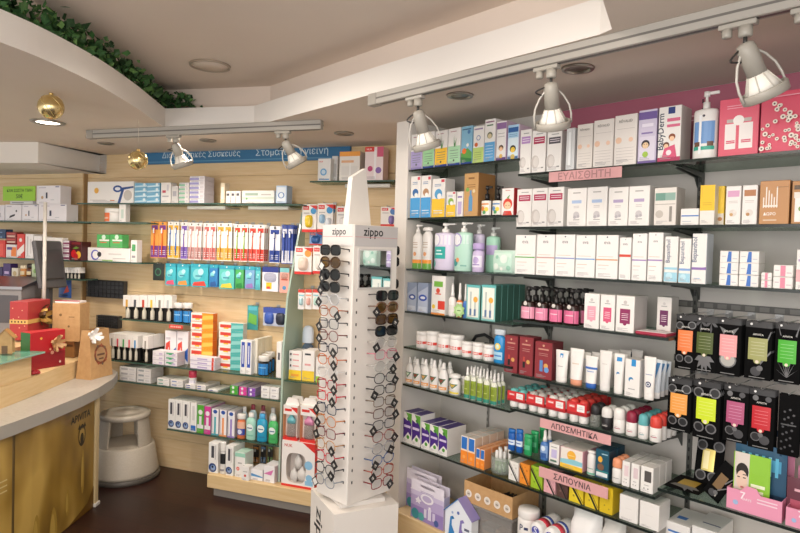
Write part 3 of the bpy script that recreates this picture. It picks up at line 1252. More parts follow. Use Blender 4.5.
# ================================================================== goods on the grey wall
WH = '#ece9e5'
GY = '#9b9b9b'
ws = {k: v for k, v in [
    ('S1L', 'on the left bay top shelf'), ('S1M', 'on the pink backed shelf'),
    ('S2L', 'on second left bay shelf'), ('S2M', 'below the top pink sign'),
    ('S3L', 'on third left bay shelf'), ('S3M', 'on the eye level shelf'),
    ('S4L', 'on fourth left bay shelf'), ('S4M', 'above white cream tubes'),
    ('S5L', 'on fifth left bay shelf'), ('S5M', 'above roll-on deodorants'),
    ('S6L', 'on sixth left bay shelf'), ('S6M', 'above the ΑΠΟΣΜΗΤΙΚΑ sign'),
    ('S7M', 'below the ΑΠΟΣΜΗΤΙΚΑ sign'), ('S8', 'on the lowest shelf'), ('SR', 'on the low right shelf'), ('ZD', 'on the wooden base cabinet')]}


def B(k, x0, x1, yt, cols, ops, desc, n=1, **kw):
    return boxes(R, Z.get(k, ZD) + .0004, kw.pop('where', ws[k]), x0, x1, yt, cols, ops, desc, n, **kw)


def T(k, x0, x1, yt, spec, ops, desc, n=1, **kw):
    return bottles(R, Z.get(k, ZD) + .0004, kw.pop('where', ws[k]), x0, x1, yt, spec, ops, desc, n, **kw)


def face(cx, cy, s, skin, hair, body):
    return [('c', cx, cy, s * 1.15, hair), ('c', cx, cy - s * .12, s * .85, skin), ('c', cx - s * .35, cy, s * .12, '#2a2020'), ('c', cx + s * .35, cy, s * .12, '#2a2020'), ('c', cx, cy - s * .95, s * .8, body)]


# --- S1L: medicine boxes for children and herbal ones
aloe = [('p', [(.5, .5), (.42, .8), (.52, .56)], '#4f8a4a'), ('p', [(.5, .5), (.56, .86), (.56, .52)], '#3f7a44'), ('p', [(.5, .5), (.72, .74), (.6, .5)], '#5c9650')]


def herb(c, deco, band='#223f8f'):
    return [('r', 0, 0, 1, .52, c), ('r', 0, 0, 1, .07, band)] + lines(.15, .85, [.2, .26, .32, .4], '#6c7a70', .014) + [('c', .5, .14, .07, '#4a5a48')] + deco + lines(.2, .7, [.9], '#b07d86', .02)


B('S1L', 411.5, 423, 134, WH, herb('#a79bc9', aloe, '#8f84b8'), 'lilac and white herbal box', d=.05)
B('S1L', 423.5, 435, 132, WH, herb('#9ccf9d', aloe), 'first green and white herbal box, beside the lilac box', d=.05)
B('S1L', 435.5, 448, 130.5, WH, herb('#f3c23a', aloe), 'bright yellow and white herbal box', d=.05)
B('S1L', 448.5, 461, 128, WH, herb('#a9d6ae', aloe), 'green herbal box right of the yellow one', d=.05)
B('S1L', 461.5, 473, 126, '#86b9d3', [('r', 0, 0, 1, .06, '#223f8f'), ('p', [(0, .06), (1, .06), (1, .3), (.6, .42), (0, .3)], '#5da14a'), ('c', .3, .35, .2, '#e8742c'), ('c', .6, .5, .12, '#f6f3ea'), ('c', .7, .84, .14, '#4c7fb0'), ('p', [(0, .06), (1, .06), (1, .14), (0, .2)], '#2e7a3a')] + lines(.1, .9, [.9], '#41678c', .03), 'light blue nature picture box', d=.05)
B('S1L', 473.5, 484.5, 126, WH, [('r', 0, 0, 1, .42, '#bcd478'), ('c', .3, .5, .16, '#c9622e'), ('c', .5, .68, .2, '#7d8fb8'), ('c', .5, .68, .14, WH), ('r', .1, .9, .9, .94, '#9a86a8')] + lines(.15, .8, [.1, .16, .22, .28], '#7a8a4a'), 'white box with lime green foot', d=.05)
B('S1L', 485, 496, 119, WH, [('r', 0, 0, 1, .46, '#5fa6d8'), ('c', .5, .62, .26, '#6a6f5a'), ('c', .5, .6, .19, '#d8c9a0'), ('r', .1, .92, .9, .95, '#8a5a78'), ('r', .2, .84, .8, .87, '#557d58')] + lines(.12, .85, [.1, .17, .24, .3, .37], '#cfe4f2'), 'tall white box with blue foot', d=.075)
B('S1L', 497, 507, 121, (WH, '#cdb9cf', '#d8c8d8'), [('r', 0, .8, 1, .96, '#8d6a9a'), ('r', 0, 0, 1, .08, '#5a3a7a')] + face(.5, .32, .22, '#f0c49a', '#4a3322', '#e6b94a') + lines(.15, .85, [.6, .68], GY), 'white box with purple head and child picture', d=.075)
B('S1L', 508, 519.5, 124.5, ('#a9cfe8', '#d9c7d9', '#d9d9e2'), [('r', .05, .1, .95, .62, '#dcebf3'), ('r', .05, .78, .95, .92, '#2f5f9e'), ('r', .05, .02, .95, .08, '#2f5f9e')] + face(.5, .3, .24, '#f2cc4a', '#2a2420', '#e2c33a') + lines(.15, .85, [.66, .71], '#4a78a8'), 'light blue box with boy picture', d=.09)

# --- S1M: baby and beauty boxes
def pill(c):
    return [('r', .12, .68, .92, .84, c), ('c', .25, .26, .3, '#c9c2bd', .42), ('c', .32, .26, .2, '#dcd7d2', .34)] + lines(.2, .85, [.73, .78], '#f3e9ee', .015) + lines(.3, .8, [.9], GY, .02) + [('r', .7, .1, .88, .13, '#8d8d8d')]


B('S1M', 520.6, 532, 129.5, WH, pill('#b48cc4'), 'white box with lilac band', d=.06)
B('S1M', 532.5, 546.5, 130, WH, pill('#a8274e'), 'white box with crimson band', d=.06)
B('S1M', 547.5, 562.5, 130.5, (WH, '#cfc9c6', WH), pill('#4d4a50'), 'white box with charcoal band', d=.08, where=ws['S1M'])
B('S1M', 566.5, 575.5, 128, '#d8dadb', [('r', .3, .1, .55, .9, '#eef2f3'), ('r', .65, .05, .7, .95, '#b6bfc0')], 'slim silvery carton', d=.04)
rv = lines(.1, .9, [.72, .1, .16, .22, .28, .34], '#c2bcb8', .008) + [('c', .2, .5, .14, '#e8c3a8'), ('c', .75, .5, .1, '#ecc9b0'), ('t', 'RÉVALID', .5, .88, .6, '#8a8580')]
B('S1M', 577.5, 593.5, 124, '#e3ddd6', rv, 'narrow pearly white carton', d=.05)
B('S1M', 594, 614.5, 119.5, '#e6e0da', rv, 'wide pearly carton left of its twin', d=.05)
B('S1M', 615, 638, 114.5, '#e6e0da', rv, 'wide pearly carton beside the purple box', d=.05)
B('S1M', 639, 658, 109.5, ('#cfc7dc', '#b7aac9', '#b7aac9'), [('r', 0, .82, 1, .96, '#6f5a9a'), ('r', .08, .06, .92, .5, '#dcd6e6'), ('r', 0, 0, 1, .05, '#6f5a9a')] + face(.42, .36, .2, '#e8c9a2', '#2c2430', '#9bbf4a') + [('r', .18, .55, .8, .58, '#8b7ab0'), ('r', .2, .68, .82, .74, '#e9e4f2')], 'purple and white box with cartoon child', d=.06)
B('S1M', 659, 682.5, 106, (WH, '#c9c3be', WH), [('t', 'BabyDerm', .15, .55, .66, '#26364f', 90), ('r', .42, .86, .72, .98, '#2d3f7d'), ('r', .38, .72, .95, .78, '#d86a8a'), ('r', .38, .62, .95, .67, '#d86a8a'), ('r', 0, 0, 1, .08, '#b0355e'), ('c', .62, .44, .15, '#8a4a2c'), ('c', .62, .41, .11, '#f0c8a4'), ('c', .38, .3, .14, '#6d3a26'), ('c', .38, .28, .1, '#f0c8a4'), ('p', [(.2, .08), (.85, .08), (.75, .3), (.3, .24)], '#d8577c'), ('c', .5, .16, .12, '#f4e6ea')], 'white box lettered BabyDerm with children', d=.085)
bp = [('r', .16, .3, .86, .78, '#6f9bd0'), ('r', .16, .16, .86, .24, '#2fa58c'), ('r', .36, .08, .44, .92, '#f4f6f8'), ('c', .5, .9, .04, '#3a3a4a'), ('r', .2, .24, .4, .34, '#6b4a38'), ('r', .62, .24, .82, .34, '#6b4a38')]
T('S1M', 692.5, 718, 90.5, ('square', .745, WH, 'pump', '#e6e3df', (.02, .7)), bp, 'white pump bottle with blue label', dr=.55, name='pump_bottle')
gift = [('r', .16, .12, .44, .56, '#f0e9e6'), ('r', .52, .12, .86, .56, '#f0e9e6'), ('r', .2, .58, .42, .64, '#b9b2ac'), ('r', .58, .58, .82, .64, '#b9b2ac'), ('c', .5, .61, .14, '#f3eeea')] + lines(.2, .42, [.22, .25], '#d33f63', .02) + lines(.58, .82, [.22, .25], '#d33f63', .02) + lines(.2, .7, [.86, .82], '#f0a9b8', .014)
B('S1M', 719.8, 760.5, 97.5, ('#dd5870', '#c24b63', '#c24b63'), gift, 'pink gift box with two white tubes', d=.1, name='gift_box')
random.seed(11)
flo = []
for q in range(46):
    t_ = random.random()
    fx, fy = .05 + .9 * random.random() ** 1.2, 0
    fy = .06 + random.random() * (.78 - .5 * abs(fx - .3))
    s_ = random.uniform(.035, .06)
    flo += [('c', fx, fy, s_, '#efe3d6'), ('c', fx, fy, s_ * .38, '#4a2a2e')]
flo += lines(.3, .9, [.9], '#f0a9b8', .016)
B('S1M', 761.2, 812, 90.5, ('#d94a66', '#c24b63', '#c24b63'), flo, 'pink gift box with white blossom picture', d=.1, name='gift_box')

# --- S2L
baby = lambda c, a: [('r', 0, 0, 1, .48, c), ('r', .7, .9, .95, .97, '#cf4a5a'), ('c', .5, .6, .3, a), ('c', .58, .54, .17, '#f4f2ee')] + lines(.2, .7, [.84, .8], '#7d94b6', .016) + lines(.15, .85, [.1, .16], '#dfe9f2', .02)
B('S2L', 411, 421, 176, WH, baby('#4d9fd8', '#3b6ea8'), 'left blue and white baby care box', d=.06)
B('S2L', 421.5, 431.5, 175.5, WH, baby('#4d9fd8', '#b58a68'), 'right blue and white baby care box', d=.06)
B('S2L', 432.5, 445.5, 178.5, WH, baby('#f0c436', '#57a0cf'), 'larger yellow and white baby care box', d=.07)
B('S2L', 446.5, 456, 191.5, WH, baby('#f0c436', '#8cb54a'), 'smaller yellow and white baby care box', d=.05)
B('S2L', 456.8, 463.5, 191.5, WH, [('r', .2, .1, .8, .6, '#bcaad4'), ('r', .15, .75, .85, .82, '#8d79ac')], 'small white box with lilac panel', d=.05)
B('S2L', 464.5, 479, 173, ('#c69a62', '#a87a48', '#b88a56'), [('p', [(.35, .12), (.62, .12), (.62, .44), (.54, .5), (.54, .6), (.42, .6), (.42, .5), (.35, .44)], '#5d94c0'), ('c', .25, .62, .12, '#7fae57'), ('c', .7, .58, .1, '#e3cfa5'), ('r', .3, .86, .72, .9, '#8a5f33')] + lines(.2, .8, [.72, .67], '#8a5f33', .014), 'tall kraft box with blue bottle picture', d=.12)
for x0, x1, c1, lab in [(480, 490, '#e08a3c', 'dark pump bottle with orange picture label'), (491, 501, '#5f8fc0', 'dark pump bottle with blue picture label')]:
    T('S2L', x0, x1, 185.5, ('round', .56, 'g:#2a211e', 'pump', '#1d1b1b', (.03, .5)), [('r', 0, 0, 1, 1, '#e9e4da'), ('c', .35, .45, .16, c1), ('c', .65, .4, .14, '#f0cf4a'), ('r', .2, .72, .8, .82, c1), ('c', .5, .2, .12, '#4f9a60')], lab, name='pump_bottle')
B('S2L', 502, 514.5, 188, (WH, '#b52f33', '#c03a3c'), [('c', .5, .42, .38, '#d8402f'), ('c', .5, .36, .27, '#f3c9a2'), ('p', [(.1, .0), (.9, .0), (.78, .16), (.22, .16)], '#d8402f'), ('c', .38, .36, .035, '#3a2420'), ('c', .62, .36, .035, '#3a2420'), ('p', [(.42, .64), (.7, .76), (.55, .6)], '#5f9a3f')] + lines(.3, .7, [.9], '#cf6a5a', .02), 'white box with red apple girl', d=.07)

# --- S2M: white cartons
B('S2M', 517.2, 564.5, 188, WH, pill('#b02a52'), 'white carton with crimson band', n=3, d=.06)
lab2 = lambda c: [('r', .25, .6, .75, .68, c), ('c', .5, .3, .16, '#c8c4c6'), ('c', .42, .24, .08, '#b3afb4'), ('c', .6, .26, .07, '#b3afb4'), ('r', .35, .16, .68, .18, GY), ('r', .3, .86, .7, .89, '#b0acaa')] + lines(.35, .65, [.52, .48], '#b8b5b8')
B('S2M', 567.5, 608, 187.5, WH, lab2('#a9bfe0'), 'white carton with pale blue label', n=2, d=.06)
B('S2M', 608.8, 650.5, 186.5, WH, lab2('#b3a3c6'), 'white carton with pale purple label', n=2, d=.08)
B('S2M', 654.5, 677.5, 187.5, ('#e2ddd6', '#c8c2ba', WH), [('r', .05, .66, .5, .86, '#6e9a8c'), ('r', .5, .66, .95, .86, '#8fb0a4'), ('c', .25, .3, .18, '#c2bbb2'), ('r', .05, .55, .95, .57, '#b5afa8'), ('r', .7, .1, .82, .5, '#8f8a84')], 'grey white carton with green band', d=.07)
B('S2M', 680.5, 699.5, 208.5, WH, [('r', .05, .52, 1, .6, '#4d7fc4'), ('r', .1, .2, .6, .26, '#c5cad0')], 'low white box with blue stripe', d=.07)
B('S2M', 700.5, 716, 185, '#e7e3dc', [('r', 0, .36, 1, 1, '#f0c321'), ('r', .1, .7, .12, .95, '#c79d18')] + lines(.2, .8, [.5, .55], '#c79d18'), 'white carton with yellow top half', d=.05)
B('S2M', 717, 725.5, 186, '#e8c43a', [('r', 0, 0, 1, .3, '#d9d2c4'), ('c', .5, .16, .3, '#b07a48')], 'narrow yellow carton', d=.05, off=-.045)
nut = [('r', .12, .72, .9, .88, '#d9a3c4'), ('c', .5, .3, .26, '#ded7cf'), ('c', .4, .26, .12, '#c9a06a'), ('c', .62, .34, .1, '#e8e2da')] + lines(.2, .8, [.56, .6], '#c4bcb6')
B('S2M', 726, 742, 186, WH, nut, 'white carton with pink label', d=.06)
nut2 = [('r', .12, .72, .9, .88, '#b5794e'), ('c', .5, .3, .26, '#ded7cf'), ('c', .4, .26, .13, '#b98a5a')] + lines(.2, .8, [.56, .6], '#c4bcb6')
B('S2M', 742.5, 758.5, 185, WH, nut2, 'white carton with brown label', d=.06)
dor = [('t', 'ΔΩΡΟ', .35, .24, .42, '#f2ede6')] + [('r', .12 + .09 * q, .38, .16 + .09 * q, .62 + .08 * ((q * 7) % 4), '#efe6da') for q in range(6)] + [('r', .12, .4, .62, .44, '#efe6da'), ('r', .14, .08, .6, .11, '#d9c2a8')] + lines(.55, .95, [.84], '#8a6238')
B('S2M', 760, 791, 180.5, ('#bf8a56', '#a87646', '#a87646'), dor, 'brown gift carton lettered ΔΩΡΟ', d=.1, name='gift_box')
B('S2M', 792, 816, 180.5, ('#b8844f', '#a87646', '#a87646'), [('r', .15, .05, .75, .6, '#f1ede7'), ('r', .1, .6, .8, .74, '#e5dfd6'), ('c', .45, .35, .14, '#7fa35a'), ('r', .1, .8, .8, .9, '#5a4632')], 'brown gift carton with white jar picture', d=.1, name='gift_box')

# --- S3L: baby bath bottles
ogl = [('r', 0, .0, 1, .16, '#6aa84a'), ('r', 0, .16, 1, .26, '#f09a3a'), ('c', .5, .42, .13, '#e0a070')] + lines(.3, .7, [.68, .73, .6], '#b59a84', .016)
T('S3L', 411, 420, 224.5, ('round', .82, WH, 'pump', WH, (.0, .8)), ogl, 'slim white pump bottle with orange and green foot', name='pump_bottle')
T('S3L', 421, 430, 226.5, ('round', .9, WH, 'dome', WH, (.0, .85)), ogl, 'white bottle with orange and green foot', name='lotion_bottle')
T('S3L', 431.5, 451, 222.8, ('square', .8, '#dcd3ea', 'pump', WH, (.03, .74)), [('r', 0, .72, 1, 1, '#eae6f0'), ('c', .3, .86, .2, '#c9bfe0'), ('c', .3, .86, .16, '#f2f0f4'), ('r', .2, .3, .68, .66, '#2ea7a0'), ('c', .2, .15, .1, '#4aa9a0'), ('r', .3, .42, .58, .46, '#d8f0ee'), ('r', .34, .52, .54, .56, '#d8f0ee')], 'big lilac pump bottle with teal sticker', dr=.6, name='pump_bottle')
T('S3L', 452, 469, 222, ('square', .8, '#b9e0cf', 'pump', WH, (.03, .74)), [('r', 0, .74, 1, 1, '#cfe9df'), ('c', .35, .86, .24, '#a99fd0'), ('c', .35, .86, .19, '#f2f0f4'), ('c', .3, .2, .13, '#3f9a94'), ('c', .42, .28, .08, '#e89a6a'), ('r', .55, .1, .8, .14, '#7fb5a8')], 'big mint pump bottle', dr=.6, name='pump_bottle')
T('S3L', 470.5, 481.5, 243, ('round', .78, '#cfc0e2', 'wide', '#b7a2d4', (.04, .7)), [('r', .1, .2, .9, .8, '#e8e2f2'), ('c', .5, .56, .2, '#b9a6d6'), ('r', .25, .3, .75, .36, '#9b88bf')], 'small lilac bottle', name='lotion_bottle')
T('S3L', 471, 482, 224, ('square', .8, '#d6cbe4', 'pump', WH, (.03, .74)), [('r', .1, .2, .9, .8, '#e8e2f2')], 'pale pump bottle behind the small lilac bottle', off=-.1, name='pump_bottle')
T('S3L', 484, 497, 227, ('square', .8, '#a5d6bf', 'pump', '#d8d8d4', (.03, .74)), [('r', .1, .5, .9, .8, '#b9a9d4')], 'mint pump bottle set back behind the wipes', off=-.1, name='pump_bottle')


def pack(w, h, d, col, ops, name):
    m = MB()
    m.lathe([(.86, 0), (1, h * .12), (1.0, h * .6), (.93, h * .85), (.6, h * .97), (.0005, h)], col, 0, d / 2, 24, w / 2, d / 2)
    m.decals(w * .8, h * .6, ops, y=-.0005, z0=h * .15)
    return m.build(name)


def softpack(w, h, d, col, ops, name):
    """cushion-like sealed pack standing on edge"""
    m = MB()
    nx, nz = 8, 6
    bul = lambda x, z: d / 2 * max(0, (1 - (2 * x / w) ** 4)) ** .5 * max(0, (1 - (2 * z / h - 1) ** 4)) ** .5
    for sg in (-1, 1):
        vs = [(((i / nx) - .5) * w, d / 2 + sg * bul(((i / nx) - .5) * w, j / nz * h), j / nz * h) for j in range(nz + 1) for i in range(nx + 1)]
        fs = []
        for j in range(nz):
            for i in range(nx):
                q = j * (nx + 1) + i
                f = (q, q + 1, q + nx + 2, q + nx + 1)
                fs.append(f if sg < 0 else f[::-1])
        m.add(vs, fs, col, True)
    m.decals(w, h, ops, warp=lambda x, l, z: (x, d / 2 - bul(x, z) - l - .0006, z))
    return m.build(name)


run(R, Z['S3L'] + .0004, ws['S3L'], 490.5, 513.5, 250, lambda w, h, d: softpack(w, h, d, '#cfe6da', [('r', .08, .06, .92, .94, '#bfe0d0'), ('c', .25, .3, .12, '#e2efe6'), ('c', .6, .62, .16, '#e2efe6'), ('c', .8, .25, .09, '#97c9b4'), ('c', .5, .2, .06, '#f3f6ee'), ('c', .3, .7, .07, '#97c9b4')], 'wipes_pack'), 'soft mint green wipes pack', 'wipes pack', d=.05, turn=0)

# --- S3M: plain white row, ointments
ev = lambda c: [('r', 0, .42, 1, .45, c), ('t', 'eva', .5, .82, .3, '#9a8f94'), ('c', .5, .95, .035, '#3b3f63'), ('r', .1, .3, .6, .315, '#d8c2b4'), ('r', .1, .5, .8, .508, '#dba58c'), ('r', .1, .22, .5, .23, '#c9c4c2')]
for x0, x1, yt, c, lab in [(515.5, 536, 235, '#5fae52', 'plain white carton with green line'), (537, 555.3, 234.5, '#c99a94', 'plain white carton with rosy line, left one'), (555.8, 575.6, 234.5, '#8f9ccf', 'plain white carton with violet line'), (576.2, 596, 235, '#7fa8d8', 'plain white carton with blue line'), (596.6, 619, 235, '#d8a37a', 'plain white carton with amber line'), (632.6, 647.8, 233.5, '#a58abf', 'plain white carton with mauve line, left one'), (648.3, 664, 232.5, '#a58abf', 'plain white carton with mauve line, right one')]:
    B('S3M', x0, x1, yt, '#efedea', ev(c), lab, d=.065)
B('S3M', 619.6, 632, 237.5, '#efedea', [('r', 0, .54, 1, .6, '#d4503f'), ('c', .5, .95, .04, '#3b3f63'), ('t', 'eva', .5, .84, .4, '#9a8f94')], 'narrow white carton with red stripe', d=.065)
bep = lambda c, v: [('t', 'Bepanthol', .22 if v else .3, .68, .5, '#5b6a86', 90), ('r', 0, .28, 1, .33, c)] + ([('r', 0, .02, 1, .22, '#9fd0e2'), ('c', .4, .14, .25, '#bfe2ee')] if not v else [('p', [(0, .3), (1, .34), (1, .28)], '#8d6fb0'), ('r', .2, .1, .6, .12, '#a9c2dc')])
B('S3M', 665, 679, 236.5, WH, bep('#9fd0e2', 0), 'white ointment carton with turquoise foot', d=.05)
B('S3M', 679.6, 692, 238.5, WH, bep('#7fa6d8', 0), 'lower white ointment carton', d=.05)
B('S3M', 692.5, 708, 233.5, (WH, '#cdd3da', WH), bep('#8d6fb0', 1), 'tall white ointment carton with purple flash', d=.06)
blu = [('p', [(.38, .05), (.62, .05), (.62, .95), (.45, .95)], '#3f74c4'), ('r', .08, .5, .32, .56, '#b8bcc4'), ('r', .68, .3, .92, .36, '#b8bcc4')]
B('S3M', 719.8, 760, 251, WH, blu, 'small white blue flashed box', n=2, stack=3, d=.06)
pk = [('r', .36, .05, .62, .95, '#e08aa2'), ('r', .08, .5, .3, .58, '#c8b4bc'), ('r', .68, .3, .92, .38, '#c8b4bc')]
B('S3M', 760.8, 772.5, 272.5, WH, pk, 'tiny white box with pink flash', stack=2, d=.05)
B('S3M', 773.2, 794, 265, WH, pk, 'wider white box with pink flash', stack=2, d=.05)
B('S3M', 796.5, 816, 249.5, WH, [('r', .0, .2, .6, .5, '#e6b0b4'), ('r', .1, .7, .8, .76, '#b8a6c4')], 'white and pink carton at picture edge', d=.06)

# --- S4L
B('S4L', 407.5, 417, 282.5, ('#aab6cb', '#96a2b8', '#a5b0c4'), [('c', .55, .5, .36, '#2a4a9a', .22), ('c', .55, .5, .2, '#e8ecf4', .1), ('p', [(0, .6), (1, .9), (1, 1), (0, 1)], '#8f9db8'), ('r', .1, .05, .9, .2, '#c9d0dc')], 'left silver blue carton', d=.06)
B('S4L', 418, 428.5, 283, ('#b4bfd4', '#8d99b0', '#a5b0c4'), [('c', .5, .5, .4, '#2a4fb0', .24), ('c', .5, .5, .24, '#e8ecf4', .1), ('p', [(0, .65), (1, .9), (1, 1), (0, 1)], '#8f9db8'), ('r', .1, .05, .9, .2, '#ccd4e2')], 'right silver blue carton', d=.08)
B('S4L', 431.8, 446, 276, WH, [('r', .18, .72, .82, .86, '#79b648'), ('c', .48, .62, .14, '#d94f3a'), ('r', .3, .52, .7, .55, '#d94f3a'), ('r', 0, 0, 1, .04, '#e8903a'), ('c', .18, .2, .12, '#e9c33a'), ('r', .5, .14, 1, .36, '#db4436')], 'tall white carton with green and red print', d=.06)
T('S4L', 447.5, 454.5, 284, ('round', .6, WH, 'spray', '#eceae8', (.05, .55)), [('r', .1, .3, .9, .6, '#e0dcd8')], 'slim white spray bottle', name='spray_bottle')
T('S4L', 455.3, 461.8, 283, ('round', .5, '#e57f3a', 'spray', WH, (.04, .48)), [('r', 0, .4, 1, .9, '#f0efe9'), ('c', .5, .65, .25, '#e05a30')], 'slim orange labelled spray bottle', name='spray_bottle')
T('S4L', 462.5, 467, 284, ('round', .5, '#4d86c8', 'spray', WH, (.04, .48)), [('r', 0, .4, 1, .9, '#3a6fc0')], 'slim blue labelled spray bottle', name='spray_bottle')
# green splash price tag in front of the bottles
ua, za = R.hit(453, 306, .002)
ub_, zb_ = R.hit(466, 318, .002)
m = MB()
pts = [(math.cos(a_ * .3927) * (.034 if a_ % 2 else .025), .03 + math.sin(a_ * .3927) * (.034 if a_ % 2 else .025)) for a_ in range(16)]
m.plate(pts, 0, .0012, '#a8d08a')
m.decals(.05, .06, [('c', .5, .5, .34, '#c3e0a8'), ('r', .3, .45, .7, .52, '#5a8a4a')])
o = m.build('price_tag', None, R.pt((ua + ub_) / 2, .006, Z['S4L'] + .004), R.rz)
say(o, 'green star shaped price tag on the shelf edge below spray bottles', 'price tag')
ther = [('r', .1, .06, .9, .92, '#eef0e6'), ('r', 0, .94, 1, 1, '#66b9b9'), ('r', .28, .12, .38, .8, '#b9c4c0'), ('r', .6, .12, .7, .66, '#b9c4c0'), ('r', .26, .1, .4, .3, '#5c7aa0'), ('r', .58, .1, .72, .3, '#5c7aa0'), ('c', .68, .58, .16, '#f0b04a')]
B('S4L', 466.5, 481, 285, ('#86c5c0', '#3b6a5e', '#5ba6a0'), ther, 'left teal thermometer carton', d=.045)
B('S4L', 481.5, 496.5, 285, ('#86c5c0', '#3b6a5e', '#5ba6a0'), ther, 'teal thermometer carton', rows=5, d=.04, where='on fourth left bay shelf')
# --- S4M: dark bottles with pink labels, white gel cartons
for i, (x0, x1, yt, c) in enumerate([(519, 533, 286.5, '#eba0b8'), (533.5, 546.5, 287.5, '#e58fae'), (547.5, 561, 288.5, '#df6f98'), (562, 577.5, 289, '#dd6a94')]):
    T('S4M', x0, x1, yt, ('square', .56, 'g:#2c1a18', 'pump', '#191616', (.06, .46)), [('r', 0, 0, 1, .86, c), ('r', .3, .5, .7, .56, '#f6d5e0'), ('c', .5, 1.12, .1, '#d8d2cc')], ORD[i] + ' dark brown bottle with pink label from the left', rows=3, name='pump_bottle', where=ws['S4M'])
gel = lambda c: [('r', .22, .24, .78, .64, c), ('c', .5, .24, .1, c), ('c', .5, .82, .1, '#c9c4c2'), ('r', .3, .74, .7, .76, GY)] + lines(.32, .68, [.5, .45, .4, .34], '#f2dfe6', .014)
B('S4M', 584.5, 600, 293.5, WH, gel('#eba3b4'), 'white carton with pale pink panel', d=.06)
B('S4M', 600.6, 615.6, 294.8, WH, gel('#d9567c'), 'white carton with rose panel', d=.06)
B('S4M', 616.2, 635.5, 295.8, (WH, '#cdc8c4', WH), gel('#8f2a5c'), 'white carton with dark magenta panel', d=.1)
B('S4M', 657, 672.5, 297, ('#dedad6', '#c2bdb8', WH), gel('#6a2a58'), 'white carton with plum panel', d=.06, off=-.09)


def flatpack(w, h, d, col, col2, name):
    m = MB()
    m.box(-w / 2, w / 2, 0, d, 0, h, col, ch=h * .35)
    m.box(-w / 2 + .004, w / 2 - .004, .006, d * .8, h, h + .0012, col2)
    return m.build(name)


run(R, Z['S4M'] + .0004, ws['S4M'], 634, 667, 334.5, lambda w, h, d: flatpack(w, h, d, '#a8304a', '#efe8e6', 'tissue_pack'), 'flat crimson edged white pack', 'pack', d=.09, off=-.004)

# --- S5L: white jars, blue bottle
jar = [('r', 0, .34, 1, .56, '#d8483f'), ('r', .18, .4, .7, .5, '#f3d9d4'), ('r', 0, .1, 1, .3, '#e2dedb')]
for i, (x0, x1, yt) in enumerate([(413.5, 423.5, 331.5), (424, 434, 331.5), (434.7, 446.5, 334), (447, 458.7, 335.5)]):
    T('S5L', x0, x1, yt, ('jar', .78, WH, 'wide', WH, (.04, .74)), jar, ORD[i] + ' taller white jar from the left', dr=1.0, name='cream_jar', cat='jar')
for i, (x0, x1, yt) in enumerate([(459.5, 469, 342), (470, 480, 343), (480.7, 491.3, 345)]):
    T('S5L', x0, x1, yt, ('jar', .78, WH, 'wide', WH, (.04, .74)), jar, ORD[i] + ' shorter white jar from the left', dr=1.0, name='cream_jar', cat='jar')
T('S5L', 492.5, 503.7, 329.5, ('round', .84, 'g:#2f8fcf', 'wide', '#c9d3da', (.06, .72)), [('r', .18, .08, .82, .42, '#a9d3ea'), ('c', .5, .66, .2, '#f0d24a'), ('c', .5, .66, .12, '#d8efe0'), ('r', .25, .22, .75, .28, '#3f7fc0')], 'light blue bottle with yellow emblem', dr=.6, name='lotion_bottle')
# black slippers behind the jars
u_, _ = R.hit(483, 340, -.15)
o = root('rolled_belt', '', '', R.pt(u_, -.13, Z['S5L'] + .0004), R.rz)
say(o, 'black folded strap lying behind the shorter white jars', 'strap')
m = MB()
m.box(-.07, .06, 0, .06, 0, .05, '#1d1c1e', ch=.012)
m.build('strap_body', o)
m = MB()
m.tube([(-.07, .03, .045), (-.05, .03, .075), (0, .03, .088), (.05, .03, .07), (.06, .03, .045)], .008, '#232225', 8)
m.build('loop', o)

# --- S5M: maroon cartons and cream tubes
mar = lambda q: [('r', .06, .04, .94, .96, '#8c3138'), ('r', .2, .78, .8, .82, '#c58a7a'), ('c', .5, .9, .06, '#d6a88a'), ('c', .66, .36, .13, '#d9a45c')] + ([('r', .28, .2, .45, .36, '#1f1a1c'), ('r', .3, .36, .43, .48, '#c04a40')] if q else [('r', .3, .2, .48, .5, '#5d86bf'), ('c', .7, .26, .14, '#6a9ad0')]) + lines(.24, .76, [.68, .63], '#c48f86')
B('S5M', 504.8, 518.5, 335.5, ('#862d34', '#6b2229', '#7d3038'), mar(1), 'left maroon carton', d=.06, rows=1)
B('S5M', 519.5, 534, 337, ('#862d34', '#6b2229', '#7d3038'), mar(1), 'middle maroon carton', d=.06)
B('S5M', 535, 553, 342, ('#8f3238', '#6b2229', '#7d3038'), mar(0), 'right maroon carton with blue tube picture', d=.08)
k = Z['S5M'] + .0004
tubes(R, k, ws['S5M'], 553.5, 567, 350.5, WH, WH, [('r', .4, .74, .64, .88, '#2f8fd0'), ('c', .52, .78, .08, '#e8eef2'), ('r', .3, .4, .7, .42, GY)], 'white cream tube with blue mark')
tubes(R, k, ws['S5M'], 568, 582.5, 349, WH, '#e09a7a', [('r', .25, .5, .75, .53, '#d8c9b8')], 'white cream tube with peach cap')
tubes(R, k, ws['S5M'], 583.3, 596.7, 356.5, WH, '#2c64b8', [('r', 0, .52, 1, .6, '#3a6fc0'), ('r', .2, .42, .8, .45, '#7f9fd0')], 'white cream tube with royal blue cap')
tubes(R, k, ws['S5M'], 598, 611, 351, '#e6e4e0', '#e6e4e0', [('r', .3, .6, .7, .62, '#cfcac6')], 'plain white cream tube')
tubes(R, k, ws['S5M'], 612.5, 624, 354, WH, WH, [('r', .3, .78, .8, .9, '#2f8fd0'), ('c', .5, .42, .15, '#3a86b8'), ('c', .54, .38, .12, WH)], 'tall white cream tube with blue curl')
